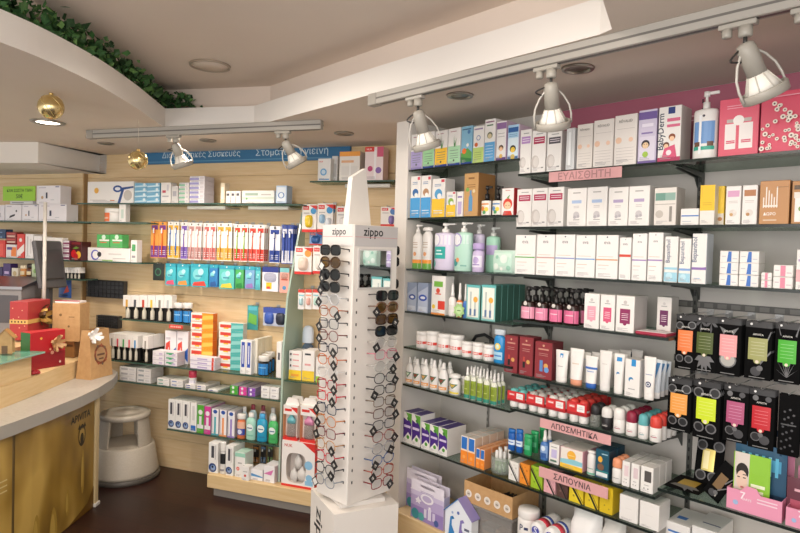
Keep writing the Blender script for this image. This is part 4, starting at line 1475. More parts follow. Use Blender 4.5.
B('S5M', 625, 641, 359.5, (WH, '#d5d2ce', WH), [('r', .42, .82, .72, 1, '#2f8fd0'), ('c', .42, .46, .16, '#3a86b8'), ('c', .47, .42, .13, WH), ('r', .25, .2, .7, .22, GY)], 'white carton with blue curl', d=.05)
tubes(R, k, ws['S5M'], 642.5, 655.5, 357, WH, WH, [('c', .5, .24, .25, '#22305c'), ('c', .5, .24, .16, '#e9ecf2'), ('c', .5, .24, .1, '#22305c'), ('r', .2, .5, .8, .52, '#8f9cb8')], 'white cream tube with navy round emblem')
for i, x in enumerate((654, 658.5, 663)):
    tubes(R, k, ws['S5M'], x - 6, x + 7.5, 359.5 + i * .8, '#dfe6ec', WH, [('p', [(.1, .2), (.5, .3), (.9, .9), (.6, .9)], '#4f8fc8')], ORD[i + 1] + ' white blue streaked tube behind the navy emblem tube', off=-.055 - .042 * i)
for i, x in enumerate((572, 584, 596, 608, 621)):
    tubes(R, k, ws['S5M'], x - 6, x + 6, 352 + i * .4, '#dcd9d4', '#dcd9d4', [('r', .3, .7, .7, .74, '#b9c6d2')], ORD[i] + ' white tube of the second row from the left', off=-.085)
for i, x in enumerate((612, 624, 636)):
    tubes(R, k, ws['S5M'], x - 6, x + 6, 350, '#d8d5d0', '#d8d5d0', [], ORD[i] + ' white tube of the third row', off=-.14)
B('S5M', 622, 634, 353, '#23314f', [('r', .2, .3, .8, .6, '#3a5a8a')], 'dark navy box at the back behind the tubes', d=.04, off=-.22)

# --- S6L: white spray bottles with green triangles, olive sprays
tri = lambda c: [('p', [(.12, .84), (.88, .84), (.5, .42)], '#2f6a4a'), ('p', [(.28, .78), (.72, .78), (.5, .54)], c), ('r', .05, .1, .95, .3, '#eaa05a'), ('r', .2, .16, .8, .22, '#f6e9d6')]
for i, (x0, x1, yt) in enumerate([(404.6, 411.3, 357.5), (411.8, 419, 359), (419.6, 427.6, 359.5), (428.4, 436.4, 360.5), (437, 445.8, 363)]):
    T('S6L', x0, x1, yt, ('slope', .76, WH, 'spray', WH, (.03, .54)), tri(['#d8e6d0', '#9a4a3a', '#d9a060', '#b5553f', '#8a3f34'][i]), ORD[i] + ' white spray with green triangle from the left', rows=2, name='spray_bottle')
T('S6L', 447.5, 457.6, 374, ('slope', .8, WH, 'dome', WH, (.03, .62)), tri('#d9b24a')[:2] + [('r', .05, .06, .95, .2, '#e6d24a')], 'squat white bottle with green triangle', name='lotion_bottle')
T('S6L', 458.5, 465, 376, ('round', .85, '#e4e0d4', 'dome', WH, (.04, .7)), [('r', .1, .2, .9, .7, '#cdd3b0')], 'small cream bottle behind the olive sprays', off=-.07, name='lotion_bottle')
for i, (x0, x1, yt) in enumerate([(463.3, 469.2, 367), (469.8, 475.6, 367.5), (476.2, 482, 369.5), (482.6, 489, 371.5), (489.6, 496.4, 374)]):
    T('S6L', x0, x1, yt, ('round', .72, '#dfe2d2', 'spray', WH, (.02, .58)), [('r', .0, .0, 1, 1, '#8fa332'), ('r', .0, .0, 1, .2, '#2f8a7a'), ('r', .25, .28, .75, .85, '#7d8f26'), ('r', .3, .5, .7, .54, '#c9d27a')], ORD[i] + ' olive green spray bottle from the left', rows=3, name='spray_bottle')

# --- S6M: roll-on deodorants
def rollon_ops(c):
    return [('r', .3, .3, .7, .36, c), ('r', .35, .45, .65, .48, GY)]


RW_ = 'above the ΑΠΟΣΜΗΤΙΚΑ sign'


def twin(w, h, d, cap):
    """two roll-ons held together by a red printed sleeve"""
    r = root('deodorant_twin_pack', '', '')
    for s_ in (-1, 1):
        m = MB()
        m.lathe([(.86, 0), (.95, .03 * h), (.95, .56 * h)], WH, s_ * w * .245, d / 2, 16, w * .235, d * .48)
        m.build('bottle', r)
        m = MB()
        m.lathe([(.95, .56 * h), (1, .6 * h), (.97, .82 * h), (.8, .95 * h), (.3, h)], cap, s_ * w * .245, d / 2, 16, w * .235, d * .48)
        m.build('cap', r)
    m = MB()
    zs0, zs1 = .34 * h, .88 * h
    m.box(-w / 2, w / 2, -.0012, .0, zs0, zs1, '#cf2f33')
    m.box(-w / 2, w / 2, d, d + .0012, zs0, zs1, '#cf2f33')
    for s_ in (-1, 1):
        m.box(s_ * w / 2 - .0006, s_ * w / 2 + .0006, 0, d, zs0, zs0 + .3 * (zs1 - zs0), '#cf2f33')
    m.decals(w, zs1 - zs0, [('r', .52, .3, .9, .86, '#eee9e6'), ('r', .58, .5, .84, .56, '#c7c2c2'), ('r', .6, .66, .8, .7, '#c7c2c2'), ('r', .1, .55, .42, .8, '#e37a74'), ('r', .14, .62, .38, .7, '#f6e6e4'), ('r', 0, .0, 1, .2, '#a8262b')], y=-.0012, z0=zs0)
    m.build('sleeve', r)
    return r


for i, (x0, x1, yt, cap, cn) in enumerate([(507.5, 525.5, 389.5, '#6cb8b4', 'teal capped'), (526.5, 545, 392.8, '#b9b4ae', 'grey capped'), (546, 566, 396.8, '#d9d5cf', 'pale capped'), (567, 587.5, 399.8, '#cf3f38', 'red capped')]):
    run(R, Z['S6M'] + .0004, RW_, x0, x1, yt, lambda w, h, d, c=cap: twin(w, h, d, c), cn + ' roll-on twin pack in red sleeve', 'deodorant', rows=4, d=.042, depth_gap=.006, off=-.012, group=cn + ' roll-on twin packs')
for i, (x0, x1, yt, body, cap, lab, cl, rws) in enumerate([(588.6, 598.8, 404.5, 't:#cfd2cc', '#262426', 'clear roll-on with black cap', '#5a5a5a', 2), (599.6, 610.6, 407.5, '#1f1d1f', '#e6e3df', 'black roll-on with white cap', '#d8d4d0', 2), (611.6, 623.6, 408.5, WH, WH, 'all white roll-on', '#b0455c', 3), (624.3, 635.8, 411.5, WH, '#8f1f3c', 'white roll-on with maroon cap', '#b0455c', 4), (636.6, 647.4, 414.5, WH, '#62b0b4', 'white roll-on with teal cap', '#5a9aa0', 4), (648, 660.5, 416.5, WH, '#d9463c', 'white roll-on with red cap', '#b0455c', 4)]):
    T('S6M', x0, x1, yt, ('jar', .55, body, 'dome', cap, (.04, .5)), rollon_ops(cl), lab, rows=rws, dr=.95, name='roll_on_deodorant', cat='deodorant', where=RW_)

# --- S7M
w7 = ws['S7M']
T('S7M', 507, 514.3, 429.5, ('square', .86, 'g:#1f5fb0', 'wide', 'g:#2a70c0', (.05, .8)), [('r', 0, .3, 1, .62, '#d9e6f2'), ('r', .2, .44, .8, .5, '#1f5fb0')], 'left royal blue lotion bottle', name='lotion_bottle', dr=.7)
T('S7M', 514.8, 522, 430, ('square', .86, 'g:#1f5fb0', 'wide', 'g:#2a70c0', (.05, .8)), [('r', 0, .3, 1, .62, '#d9e6f2'), ('r', .2, .44, .8, .5, '#1f5fb0')], 'right royal blue lotion bottle', name='lotion_bottle', dr=.7)
T('S7M', 522.8, 531, 435, ('square', .86, 'g:#2fa060', 'wide', 'g:#3db070', (.05, .8)), [('r', .2, .3, .8, .6, '#59b885')], 'front green lotion bottle', name='lotion_bottle', dr=.7)
T('S7M', 529.5, 537.5, 431.5, ('square', .86, 'g:#2a9458', 'wide', 'g:#3db070', (.05, .8)), [('r', .2, .3, .8, .6, '#59b885')], 'green lotion bottle of the second row', off=-.06, name='lotion_bottle', dr=.7)
T('S7M', 538, 546, 427, ('square', .86, 'g:#2a9458', 'wide', 'g:#3db070', (.05, .8)), [('r', .2, .3, .8, .6, '#59b885')], 'rearmost green lotion bottle', off=-.11, name='lotion_bottle', dr=.7)
T('S7M', 539.2, 548, 430.5, ('round', .62, 'g:#4a78b8', 'spray', WH, (.05, .55)), [('r', .1, .1, .9, .9, '#88a8d4'), ('r', .2, .1, .8, .4, '#2f5a9c'), ('c', .5, .7, .2, '#d6e2f0')], 'blue spray bottle with white head', name='spray_bottle', rows=2)
B('S7M', 549, 559.5, 444, WH, [('r', .25, .3, .8, .72, '#c4bbe0'), ('r', .15, .1, .8, .2, '#5a7a68'), ('r', .2, .82, .8, .86, GY)], 'white carton with lilac panel', d=.07)
B('S7M', 560.3, 583.5, 449, ('#ece3da', '#e2a9b4', '#e9e2da'), [('c', .5, .66, .2, '#f0b23c'), ('r', 0, .0, 1, .2, '#f3c83a'), ('p', [(0, .2), (1, .26), (1, .46), (.6, .5), (0, .4)], '#8fcad6'), ('r', .35, .64, .65, .68, '#f7d88a')], 'wide white carton with orange sun', d=.11)
T('S7M', 586, 594.8, 451, ('round', .9, WH, 'dome', WH, (.03, .8)), [('r', .0, .0, 1, .1, '#6fb59a'), ('r', .2, .3, .8, .34, '#8fae9a')], 'white bottle beside the sun carton', name='lotion_bottle')
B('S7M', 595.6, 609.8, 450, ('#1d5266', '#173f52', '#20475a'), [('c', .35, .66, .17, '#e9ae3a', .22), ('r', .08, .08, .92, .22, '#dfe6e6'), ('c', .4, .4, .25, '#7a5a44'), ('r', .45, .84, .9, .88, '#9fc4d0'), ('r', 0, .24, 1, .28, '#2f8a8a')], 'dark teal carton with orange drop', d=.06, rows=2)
T('S7M', 611, 621.3, 458.5, ('round', .62, '#eceae6', 'dome', '#e89a72', (.05, .55)), [('r', .25, .3, .75, .34, GY)], 'white bottle with apricot cap', rows=3, name='lotion_bottle')
wc = lambda c: [('r', .3, .42, .86, .84, c), ('c', .3, .16, .05, '#3a3a3a'), ('c', .62, .16, .05, '#3a3a3a'), ('r', .3, .28, .7, .3, GY)]
B('S7M', 622, 630.4, 461.5, WH, wc('#e3cfd2'), 'left white carton with pink window', d=.05, rows=3)
B('S7M', 631, 640, 464, WH, wc('#d9c6ca'), 'middle white carton with rosy window', d=.05, rows=3)
B('S7M', 640.7, 654, 467, WH, wc('#55504f'), 'right white carton with dark window', d=.05, rows=3)

# --- S8: soaps, purple boxes, orange boxes
diag = lambda c, q: [('p', [(0, .62), (.8, 0), (1, 0), (1, .06), (.06, 1), (0, 1)], c), ('p', [(0, .78), (.86, .0), (1, .0), (1, .03), (0, .95)], '#1c1a1a'), ('p', [(0, .99), (1, .1), (1, .14), (.04, 1)], '#1c1a1a'), ('c', .55, .85, .05, q), ('c', .75, .7, .08, q), ('c', .35, .3, .07, q)]
w8 = 'below the ΣΑΠΟΥΝΙΑ sign'
for x0, x1, yt, c, c2, q, lab in [(508.5, 519, 462, '#e9e6e0', '#f2efe9', '#c9c4ba', 'white soap box with black diagonal'), (519.6, 530, 464, '#ea8f2e', '#f09a3a', '#c46a1c', 'orange soap box with black diagonal'), (530.6, 543, 467, '#9cbe2c', '#a9cc33', '#6f9420', 'lime soap box with black diagonal'), (543.8, 556, 472, '#e2aab0', '#eab6bb', '#c78890', 'pink soap box with black diagonal'), (556.6, 568.4, 476, '#5a3f3a', '#6a4c46', '#8a6a60', 'brown soap box with black diagonal'), (569, 584, 480, '#e2c92c', '#eed436', '#a8902a', 'left yellow soap box with black diagonal'), (585, 599, 483, '#e0c42a', '#ead035', '#a8902a', 'right yellow soap box with black diagonal'), (599.6, 613.5, 487, '#d9bb24', '#e4c82e', '#a8902a', 'plain yellow soap box at row end')]:
    B('S8', x0, x1, yt, c, diag(c2, q) if 'plain' not in lab else [('c', .3, .7, .06, q), ('c', .7, .6, .06, q), ('c', .4, .3, .06, q), ('c', .75, .2, .06, q)], lab, d=.08, where=w8, name='soap_box', cat='soap box')
for x0, x1, yt, lab in [(619.5, 638.8, 496.5, 'left big plain white carton'), (639.6, 660, 503, 'right big plain white carton')]:
    B('S8', x0, x1, yt, '#eae7e3', lines(.3, .7, [.5], '#dcd8d4'), lab, d=.09, where=w8)
pur = [('p', [(0, .78), (1, .58), (1, .3), (0, .42)], '#4b2a86'), ('p', [(0, .8), (.5, .72), (1, 1), (0, 1)], WH), ('p', [(.3, .98), (1, .62), (1, .98)], '#62a83c'), ('c', .6, .8, .16, '#4a8f34'), ('p', [(0, .1), (.6, .36), (1, .24), (1, 0), (0, 0)], WH), ('c', .6, .2, .17, '#4f9a36'), ('r', .1, .5, .9, .58, '#d9cdea')]
B('S8', 403.6, 421, 413.5, ('#4b2a86', WH, '#43307a'), pur, 'taller purple and green carton', n=2, d=.1)
B('S8', 421.6, 448, 425.5, ('#4b2a86', WH, '#43307a'), pur, 'shorter purple and green carton', n=3, d=.13)
org = [('r', 0, 0, 1, .5, '#ef8a2c'), ('p', [(.1, .52), (.9, .52), (.9, .96), (.1, .96)], '#2b6fc0'), ('r', 0, .46, 1, .52, '#f6d9ba'), ('c', .5, .24, .2, '#f3a85a')]
B('S8', 461, 475.6, 437, (WH, '#d9c2ae', '#cfcac4'), org, 'taller orange and blue carton', n=2, d=.05, rows=4)
B('S8', 476, 485, 449, ('#efe6da', '#e0905a', '#e6a878'), org, 'lower orange and blue carton', n=2, d=.05, rows=4)


def jar_of_sticks(w, h, d):
    r = root('display_jar', '', '')
    m = MB()
    m.lathe([(.94, 0), (1, .02), (1, h * .62), (.94, h * .62), (.94, .006), (.0005, .006)], 't:#e6ece6', 0, d / 2, 22, w / 2, d / 2)
    m.build('jar', r)
    return r


zk = Z['S8'] + .0004
us, w_, h_ = spread(R, zk, 486, 506.5, 448, -.012)
o = jar_of_sticks(w_, h_, w_)
o.location, o.rotation_euler = R.pt(us[0], -.012, zk), (0, 0, R.rz)
say(o, 'clear tub of white lip balm sticks on the long lowest shelf', 'tub')
u0s = us[0]
for i in range(9):
    a_ = i * 2.4
    rr_ = (w_ / 2 - .013) * math.sqrt((i + .4) / 9)
    q = mk_bottle(.015, h_ * (.72 + .18 * ((i * 5) % 9) / 9), .015, ('jar', .5, '#86b56a', 'wide', WH, (.05, .45)), [('r', .2, .2, .8, .6, '#d8e6c8')], 'lip_balm')
    base = R.pt(u0s, -.012 - w_ / 2, zk + .0075)
    q.location = base + Vector((rr_ * math.cos(a_), rr_ * math.sin(a_), 0)) + R.N * .0075
    q.rotation_euler = (0, 0, R.rz)
    q['share'] = 1
    say(q, 'green and white lip balm stick standing in the clear tub', 'lip balm', 'lip balm sticks in the tub')
# ================================================================== black sachets hanging right of the shelves
def leafring(cx, cy, s, n, col, open_=.5):
    out = []
    for i in range(n):
        a = -math.pi * (.1 + .8 * i / max(1, n - 1)) if n > 1 else -1.57
        dx, dy = math.cos(a), math.sin(a)
        out.append(('p', [(cx, cy), (cx + dx * s * .55 - dy * s * .16, cy + (dy * s * .55 + dx * s * .16) * .7), (cx + dx * s, cy + dy * s * .7), (cx + dx * s * .55 + dy * s * .16, cy + (dy * s * .55 - dx * s * .16) * .7)], col))
    return out


def lt(c):
    v = [int(c[i:i + 2], 16) for i in (1, 3, 5)]
    return '#%02x%02x%02x' % tuple(int(q + (255 - q) * .38) for q in v)


def sachet_ops(c, deco):
    return [('r', 0, .9, 1, 1, '#2a2a2c'), ('c', .22, .955, .05, '#d9d9d9')] + deco + [('r', .14, .34, .86, .72, c), ('c', .5, .33, .14, c), ('t', 'APIVITA', .5, .78, .4, '#d9d6d0')] + lines(.24, .76, [.64, .585, .53, .475, .42], lt(c), .009) + [('c', .5, .31, .07, '#e9dcc8'), ('r', .2, .03, .8, .045, '#8a8a8a')]


def ring_deco(k):
    g1, g2 = '#6e6e70', '#48484b'
    if k == 'rings':
        return [q for x, y in ((.25, .2), (.7, .2), (.2, .8), (.8, .82)) for q in (('c', x, y, .2, g1), ('c', x, y, .15, '#1c1c1e'))]
    if k == 'leaf':
        return leafring(.5, .3, .46, 6, g1) + leafring(.3, .9, .3, 3, g2) + leafring(.75, .9, .3, 3, g2)
    if k == 'half':
        return [('c', .5, .28, .36, g1), ('c', .5, .28, .3, '#b5b3ad'), ('p', [(.1, .86), (.4, .8), (.3, .72)], g1), ('p', [(.9, .86), (.6, .8), (.7, .72)], g1)]
    if k == 'branch':
        return [('p', [(.7, .55), (.95, .85), (.98, .84), (.75, .52)], g1), ('p', [(.6, .3), (.98, .52), (.98, .48), (.62, .26)], g1), ('c', .45, .14, .2, g2), ('c', .6, .2, .12, g1)]
    if k == 'aloe':
        return [('p', [(.5, .1), (.5 + .45 * math.cos(a), .1 + .42 * math.sin(a)), (.54, .1)], g1) for a in (.35, .7, 1.05, 1.45, 1.8, 2.15, 2.5, 2.85)] + [('p', [(.8, .8), (.95, .99), (.86, .78)], g1), ('p', [(.2, .8), (.1, .98), (.26, .78)], g1)]
    return [('c', .3, .2, .2, g1), ('c', .3, .2, .16, '#2a2a2c'), ('c', .65, .16, .2, g2), ('c', .5, .24, .1, g1), ('c', .25, .85, .12, g1), ('c', .75, .85, .12, g2)]


wm1, wm2 = 'upper hook row', 'lower hook row'
OM = -.06
rows_ = [
    (676.5, 696, 315, 370, '#f08246', 'rings', 'black sachet with orange label', wm1, 3, 0),
    (695, 717, 317, 372.5, '#4c5a1e', 'leaf', 'black sachet with olive label', wm1, 3, 0),
    (717.8, 741, 319, 376, '#f0a2a4', 'half', 'black sachet with light pink label', wm1, 3, 0),
    (746, 772, 322, 380, '#a3a468', 'branch', 'black sachet with sage label', wm1, 3, 4),
    (776, 801, 323.5, 384, '#49b32f', 'aloe', 'black sachet with bright green label', wm1, 3, 0),
    (668.5, 691, 379, 432, '#eda14a', 'rings', 'black sachet with amber label', wm2, 3, 0),
    (694, 720.5, 382, 440, '#cfe32a', 'rings', 'black sachet with lime label', wm2, 3, 0),
    (724.5, 748.5, 386, 443, '#b5577e', 'flower', 'black sachet with mauve label', wm2, 2, 0),
    (750, 775, 390, 450, '#c8242f', 'flower', 'black sachet with red label', wm2, 2, 0),
]
for x0, x1, yt, yb, c, dk, desc, wh, rw, tl in rows_:
    hang(R, x0 - .8, x1 + .8, yt, yb, OM, lambda w, h, c=c, dk=dk: mk_pouch(w, h, .012, 'r:#0a0a0b', sachet_ops(c, ring_deco(dk)), 'face_mask_sachet'), desc, 'on ' + wh, 'sachet', rows=rw + 1, step=.0165, wallo=RBACK, jit=1.0, tilt=tl * 0)
hang(R, 778.5, 801, 395, 457, OM, lambda w, h: mk_pouch(w, h, .012, 'r:#0a0a0b', [('r', .14, .5, .86, .52, '#5a5a5c')] + [('c', .2 + .6 * ((q * 37) % 10) / 10, .1 + .7 * ((q * 53) % 17) / 17, .06, '#4c4c50') for q in range(18)], 'face_mask_sachet'), 'all black sachet with grey seeds', 'on ' + wm2, 'sachet', rows=2, step=.0165, wallo=RBACK, jit=1.0)
# price rail bars the hooks sit on
for yl, yr, lab in [(312, 322, 'slim grey price rail above the upper row of black sachets'), (372, 391, 'slim grey price rail above the lower row of black sachets')]:
    ua, za = R.hit(672, yl, RBACK + .02)
    ub_, zb_ = R.hit(800, yr, RBACK + .02)
    m = MB()
    m.box(0, ub_ - ua + .05, 0, .008, -.012, .012, '#5c5b58')
    for q in range(9):
        m.box(.02 + q * .045, .05 + q * .045, -.001, 0, -.008, .008, '#7a7874')
    o = m.build('price_rail', None, R.pt(ua, RBACK + .0082, (za + zb_) / 2 + (.032 if yl < 350 else .052)), R.rz)
    say(o, lab, 'rail')

zsr = Z['SR'] + .0004
# leaning sachets and flat one
def place_pouch(x0, x1, yt, yb, off, ops, desc, lean=0, roll=0, tw=0):
    um0, zt = R.hit((x0 + x1) / 2, yt, off)
    ua, _ = R.hit(x0, yt, off)
    ub2, _ = R.hit(x1, yt, off)
    w, h = ub2 - ua, zt - zsr
    o = mk_pouch(w, h, .012, 'r:#0a0a0b', ops, 'face_mask_sachet')
    o.location = R.pt(um0, off, zsr + .002)
    o.rotation_euler = (rad(-lean), rad(roll), R.rz + rad(tw))
    say(o, desc, 'sachet')
    return o


place_pouch(694, 722, 438, 480, -.14, [('r', .25, .3, .7, .74, 'm:#d9c77a'), ('r', .3, .34, .5, .7, 'm:#efe3b0')] + ring_deco('rings'), 'black sachet with shiny gold panel standing behind the brown one', lean=12)
place_pouch(701, 721, 458, 499, -.05, [('r', .25, .3, .72, .7, '#7d6240'), ('r', .3, .1, .7, .16, '#bdbab4')] + ring_deco('branch'), 'black sachet with brown panel leaning beside the pink display box', lean=10, roll=27, tw=-14)
# flat one lying on the shelf
ua, _ = R.hit(657, 487, -.02)
o = mk_pouch(.115, .15, .008, 'r:#0a0a0b', [('r', .25, .3, .75, .72, '#b8993a'), ('p', [(.2, .3), (.8, .3), (.9, .18), (.5, .1), (.1, .18)], '#6b6a66')] + ring_deco('leaf')[:3], 'face_mask_sachet')
o.location = R.pt(-.785, -.025, zsr + .0095)
o.rotation_euler = (rad(-90), 0, R.rz)
say(o, 'black sachet with olive gold panel lying flat on the low shelf', 'sachet')

# pink counter display with sachets
def display_box(x0, x1, yt, off, desc, seven=True, d=.12):
    ua, zt = R.hit(x0, yt, off)
    ub2, _ = R.hit(x1, yt, off)
    um = (ua + ub2) / 2
    _, ztop = R.hit((x0 + x1) / 2, yt, off)
    w, h = ub2 - ua, ztop - zsr
    r = root('display_box', '', '', R.pt(um, off, zsr), R.rz)
    say(r, desc, 'display box')
    m = MB()
    pts = [(-w / 2, 0), (w / 2, 0), (w / 2, h * .78), (w * .12, h * .78), (w * .04, h * 1.0), (-w * .14, h * 1.02), (-w * .24, h * .8), (-w / 2, h * .8)]
    m.plate(pts, 0, .002, '#e79ab6')
    m.decals(w, h, [('t', '7', .3, .62, .1, '#f6e6ec'), ('t', 'DAYS', .38, .5, .16, '#f6e6ec')] + lines(.56, .92, [.6, .48], '#f3d5e0', .05) + [('c', .17, .3, .05, '#9fb8dc')])
    m.build('front_panel', r)
    b = MB()
    b.box(-w / 2, -w / 2 + .002, .0022, d, 0, h * .8, '#dd8fac')
    b.box(w / 2 - .002, w / 2, .0022, d, 0, h * .8, '#dd8fac')
    b.box(-w / 2, w / 2, d, d + .002, 0, h * 2.2, '#dd8fac')
    b.box(-w / 2 + .0022, w / 2 - .0022, .0022, d - .0002, 0, .002, '#dd8fac')
    b.build('tray', r)
    return um, w, h


um, w, h = display_box(727, 783, 489, -.012, 'pink display box with the green sachet on the low shelf')
dB = [('p', [(0, .3), (.6, 0), (1, .2), (1, 1), (0, 1)], '#24506e'), ('r', .1, .62, .9, .8, '#4a9ac0')] + [('r', .14 + .13 * q, .55, .2 + .13 * q, .84, '#5fb5d6' if q % 2 else '#8fd0e6') for q in range(6)] + [('r', .0, .0, 1, .28, '#16324a')]
for i, (off, x0, x1, yt, ops, col, lab) in enumerate([
        (-.04, 734, 771, 455, [('r', 0, 0, 1, 1, '#8fc63a'), ('r', .03, .0, .44, 1, '#d9cfc6'), ('c', .25, .66, .18, '#2a211e', .26), ('c', .25, .5, .16, '#e6c9b6', .3), ('r', .27, .6, .37, .615, '#2a211e'), ('r', .28, .54, .36, .56, '#3a2c28'), ('r', .12, .54, .19, .56, '#3a2c28'), ('r', .22, .36, .31, .39, '#b5565a'), ('r', .5, .42, .88, .48, '#e9f2d2'), ('r', .54, .32, .84, .37, '#e9f2d2')], '#8fc63a', 'lime green sachet with woman\'s face in the pink display box'),
        (-.065, 732, 784, 444, dB, '#1d3f5a', 'blue bubble patterned sachet behind the lime green one'),
        (-.10, 741, 789, 428, [('r', .05, .1, .84, .92, '#b5aba6'), ('r', .84, .05, .92, .95, '#c07a35'), ('r', .3, .7, .7, .76, '#8a817c')], '#23364a', 'tall grey and blue sachet at the back of the pink box')]):
    ua, zt = R.hit(x0, yt, off)
    ub2, _ = R.hit(x1, yt, off)
    _, ztop = R.hit((x0 + x1) / 2, yt, off)
    wq = min(ub2 - ua, w - .008)
    o = mk_pouch(wq, ztop - zsr - .003, .008, 'g:' + col, ops, 'face_mask_sachet')
    o.location = R.pt(max(um - w / 2 + wq / 2 + .003, min(um + w / 2 - wq / 2 - .003, (ua + ub2) / 2)), off, zsr + .0028)
    o.rotation_euler = (0, 0, R.rz)
    say(o, lab, 'sachet')
display_box(786, 838, 509, -.012, 'pink display box cut off by the right picture edge')
o = mk_pouch(.10, .13, .008, 'g:#6a3f4a', [('r', .1, .2, .9, .5, '#b0566a'), ('r', .2, .7, .8, .76, '#d9a9b4')], 'face_mask_sachet')
o.location = R.pt(uof(R, 806, 500, -.05), -.05, zsr + .003)
o.rotation_euler = (0, 0, R.rz)
say(o, 'dusky red sachet in the pink box at the picture edge', 'sachet')

# white cartons low right, on the base cabinet
zd = ZD + .0006
for i, (x0, x1, yt, off, c, lab) in enumerate([(666, 690, 524, -.08, '#e9e7e4', 'white carton with blue stripe on its lid, below the flat sachet'), (692, 717, 529, -.085, '#e4e3e1', 'white carton with navy line right of its blue striped neighbour')]):
    ua, _ = R.hit(x0, yt, off)
    ub2, _ = R.hit(x1, yt, off)
    _, zt_ = R.hit((x0 + x1) / 2, yt, off)
    w_, d_, h_ = ub2 - ua, .16, zt_ - zd
    o = root('product_carton', '', '', R.pt((ua + ub2) / 2, off, zd), R.rz)
    m = MB()
    m.box(-w_ / 2, w_ / 2, 0, d_, 0, h_, c, ch=.0015)
    m.decals(w_, h_, [('r', .1, .5, .9, .51, '#c9c6c3'), ('r', .1, .9, .9, .92, '#3f78c0')])
    m.build('carton', o)
    m = MB()
    m.box(-w_ * .3, w_ * .1 if i == 0 else w_ * .42, .05, .075 if i == 0 else .056, h_ + .0002, h_ + .0006, '#3f78c0' if i == 0 else '#2a3a6c')
    m.build('lid_stripe', o)
    say(o, lab, 'box')

# ------------------------------------------------------------------ things on the wooden base cabinet, left
def gift_bag(px0, px1, py_t, off, zb, dep, desc):
    ua, zt = R.hit(px0, py_t, off)
    ub2, _ = R.hit(px1, py_t, off)
    w, h = ub2 - ua, R.hit((px0 + px1) / 2, py_t, off)[1] - zb
    r = root('gift_bag', '', '', R.pt((ua + ub2) / 2, off, zb), R.rz)
    say(r, desc, 'gift bag')
    m = MB()
    # front wall with an oval hand hole, built from an outer outline and a hole
    def panel(y0, y1, col, front):
        out = [(-w / 2, 0), (w / 2, 0), (w / 2, h), (-w / 2, h)]
        hole_ = [(w * .22 * math.copysign(min(1, abs(math.cos(a)) * 1.3), math.cos(a)), h * .885 + h * .035 * math.sin(a)) for a in [6.2832 * k / 14 for k in range(14)]]
        tr = tessellate_polygon([[Vector((x, z, 0)) for x, z in out], [Vector((x, z, 0)) for x, z in hole_]])
        al = out + hole_
        m.add([(x, y0, z) for x, z in al], [tuple(t) for t in tr], front)
        m.add([(x, y1, z) for x, z in al], [tuple(t) for t in tr], col)
    panel(0, .0016, '#d9d2df', '#e7e1ec')
    panel(dep - .0016, dep, '#d9d2df', '#d9d2df')
    m.box(-w / 2, -w / 2 + .0016, .0017, dep - .0017, 0, h * .8, '#c9bfd6')
    m.box(w / 2 - .0016, w / 2, .0017, dep - .0017, 0, h * .8, '#c9bfd6')
    m.box(-w / 2, w / 2, .0017, dep - .0017, 0, .002, '#c9bfd6')
    m.decals(w, h, [('r', 0, .2, 1, .66, '#b9a9d2'), ('r', 0, 0, 1, .34, '#9a86bf'), ('r', 0, .6, 1, .72, '#cfc4e0'), ('c', .5, .6, .2, '#f0ecf4', .11), ('c', .5, .6, .14, '#c3b6d8', .07), ('p', [(.14, .5), (.2, .54), (.24, .6), (.27, .53), (.34, .5), (.28, .46), (.28, .4), (.22, .44), (.15, .41), (.18, .46)], '#f0ecf4'),
                    ('r', .42, .12, .5, .34, '#e2dcec'), ('r', .54, .1, .64, .38, '#e2dcec'), ('r', .68, .12, .76, .32, '#d6cde6'), ('r', .56, .38, .62, .43, '#f2eff6'), ('c', .15, .13, .12, '#3f8f98'), ('c', .34, .11, .09, '#57a8a8'), ('c', .8, .1, .07, '#4a5f9a')] + lines(.3, .7, [.72, .75], '#a596c2', .01))
    m.build('bag', r)
    return r


gift_bag(407, 437, 472.5, -.04, zd, .035, 'purple star gift bag standing behind its twin')
gift_bag(411.5, 444.5, 484, .03, zd, .04, 'purple star gift bag in front, beside the dinosaur carton')
# house shaped dinosaur carton
ua, zt = R.hit(445.8, 500, .043)
ub2, _ = R.hit(472, 512, .043)
w = ub2 - ua
h = R.hit(458, 499, .043)[1] - zd
r = root('toy_house_carton', '', '', R.pt((ua + ub2) / 2, .043, zd), R.rz)
say(r, 'white house shaped carton with blue roof and dinosaur drawings', 'carton')
m = MB()
hw = .62 * h
m.plate([(-w / 2, 0), (w / 2, 0), (w / 2, hw), (0, h), (-w / 2, hw)], 0, .046, '#e6ebf2')
dino = lambda cx, c: [('p', [(cx - .1, .04), (cx - .06, .36), (cx - .04, .5), (cx + .06, .54), (cx + .12, .48), (cx + .02, .44), (cx + .02, .3), (cx + .12, .16), (cx + .16, .04)], c)]
m.decals(w, h, dino(.24, '#2f7fc0') + dino(.62, '#8277b8') + [('c', .3, .5, .02, '#16283a'), ('r', .74, .3, .92, .36, '#5a5f78'), ('r', .72, .2, .94, .25, '#8a8fa6'), ('c', .5, .66, .05, '#5a6fb0'), ('c', .28, .62, .04, '#9fb4d8')])
m.build('carton', r)
t = MB()
for s_ in (-1, 1):
    a, b = Vector((0, 0, h + .001)), Vector((s_ * (w / 2 + .006), 0, hw - .006))
    t.add([(a.x, -.006, a.z), (b.x, -.006, b.z), (b.x, .05, b.z), (a.x, .05, a.z), (a.x, -.006, a.z + .004), (b.x, -.006, b.z + .004), (b.x, .05, b.z + .004), (a.x, .05, a.z + .004)], [(0, 1, 2, 3), (4, 7, 6, 5), (0, 4, 5, 1), (1, 5, 6, 2), (2, 6, 7, 3)], '#2f78b8' if s_ < 0 else '#8f86bd')
t.build('roof', r)

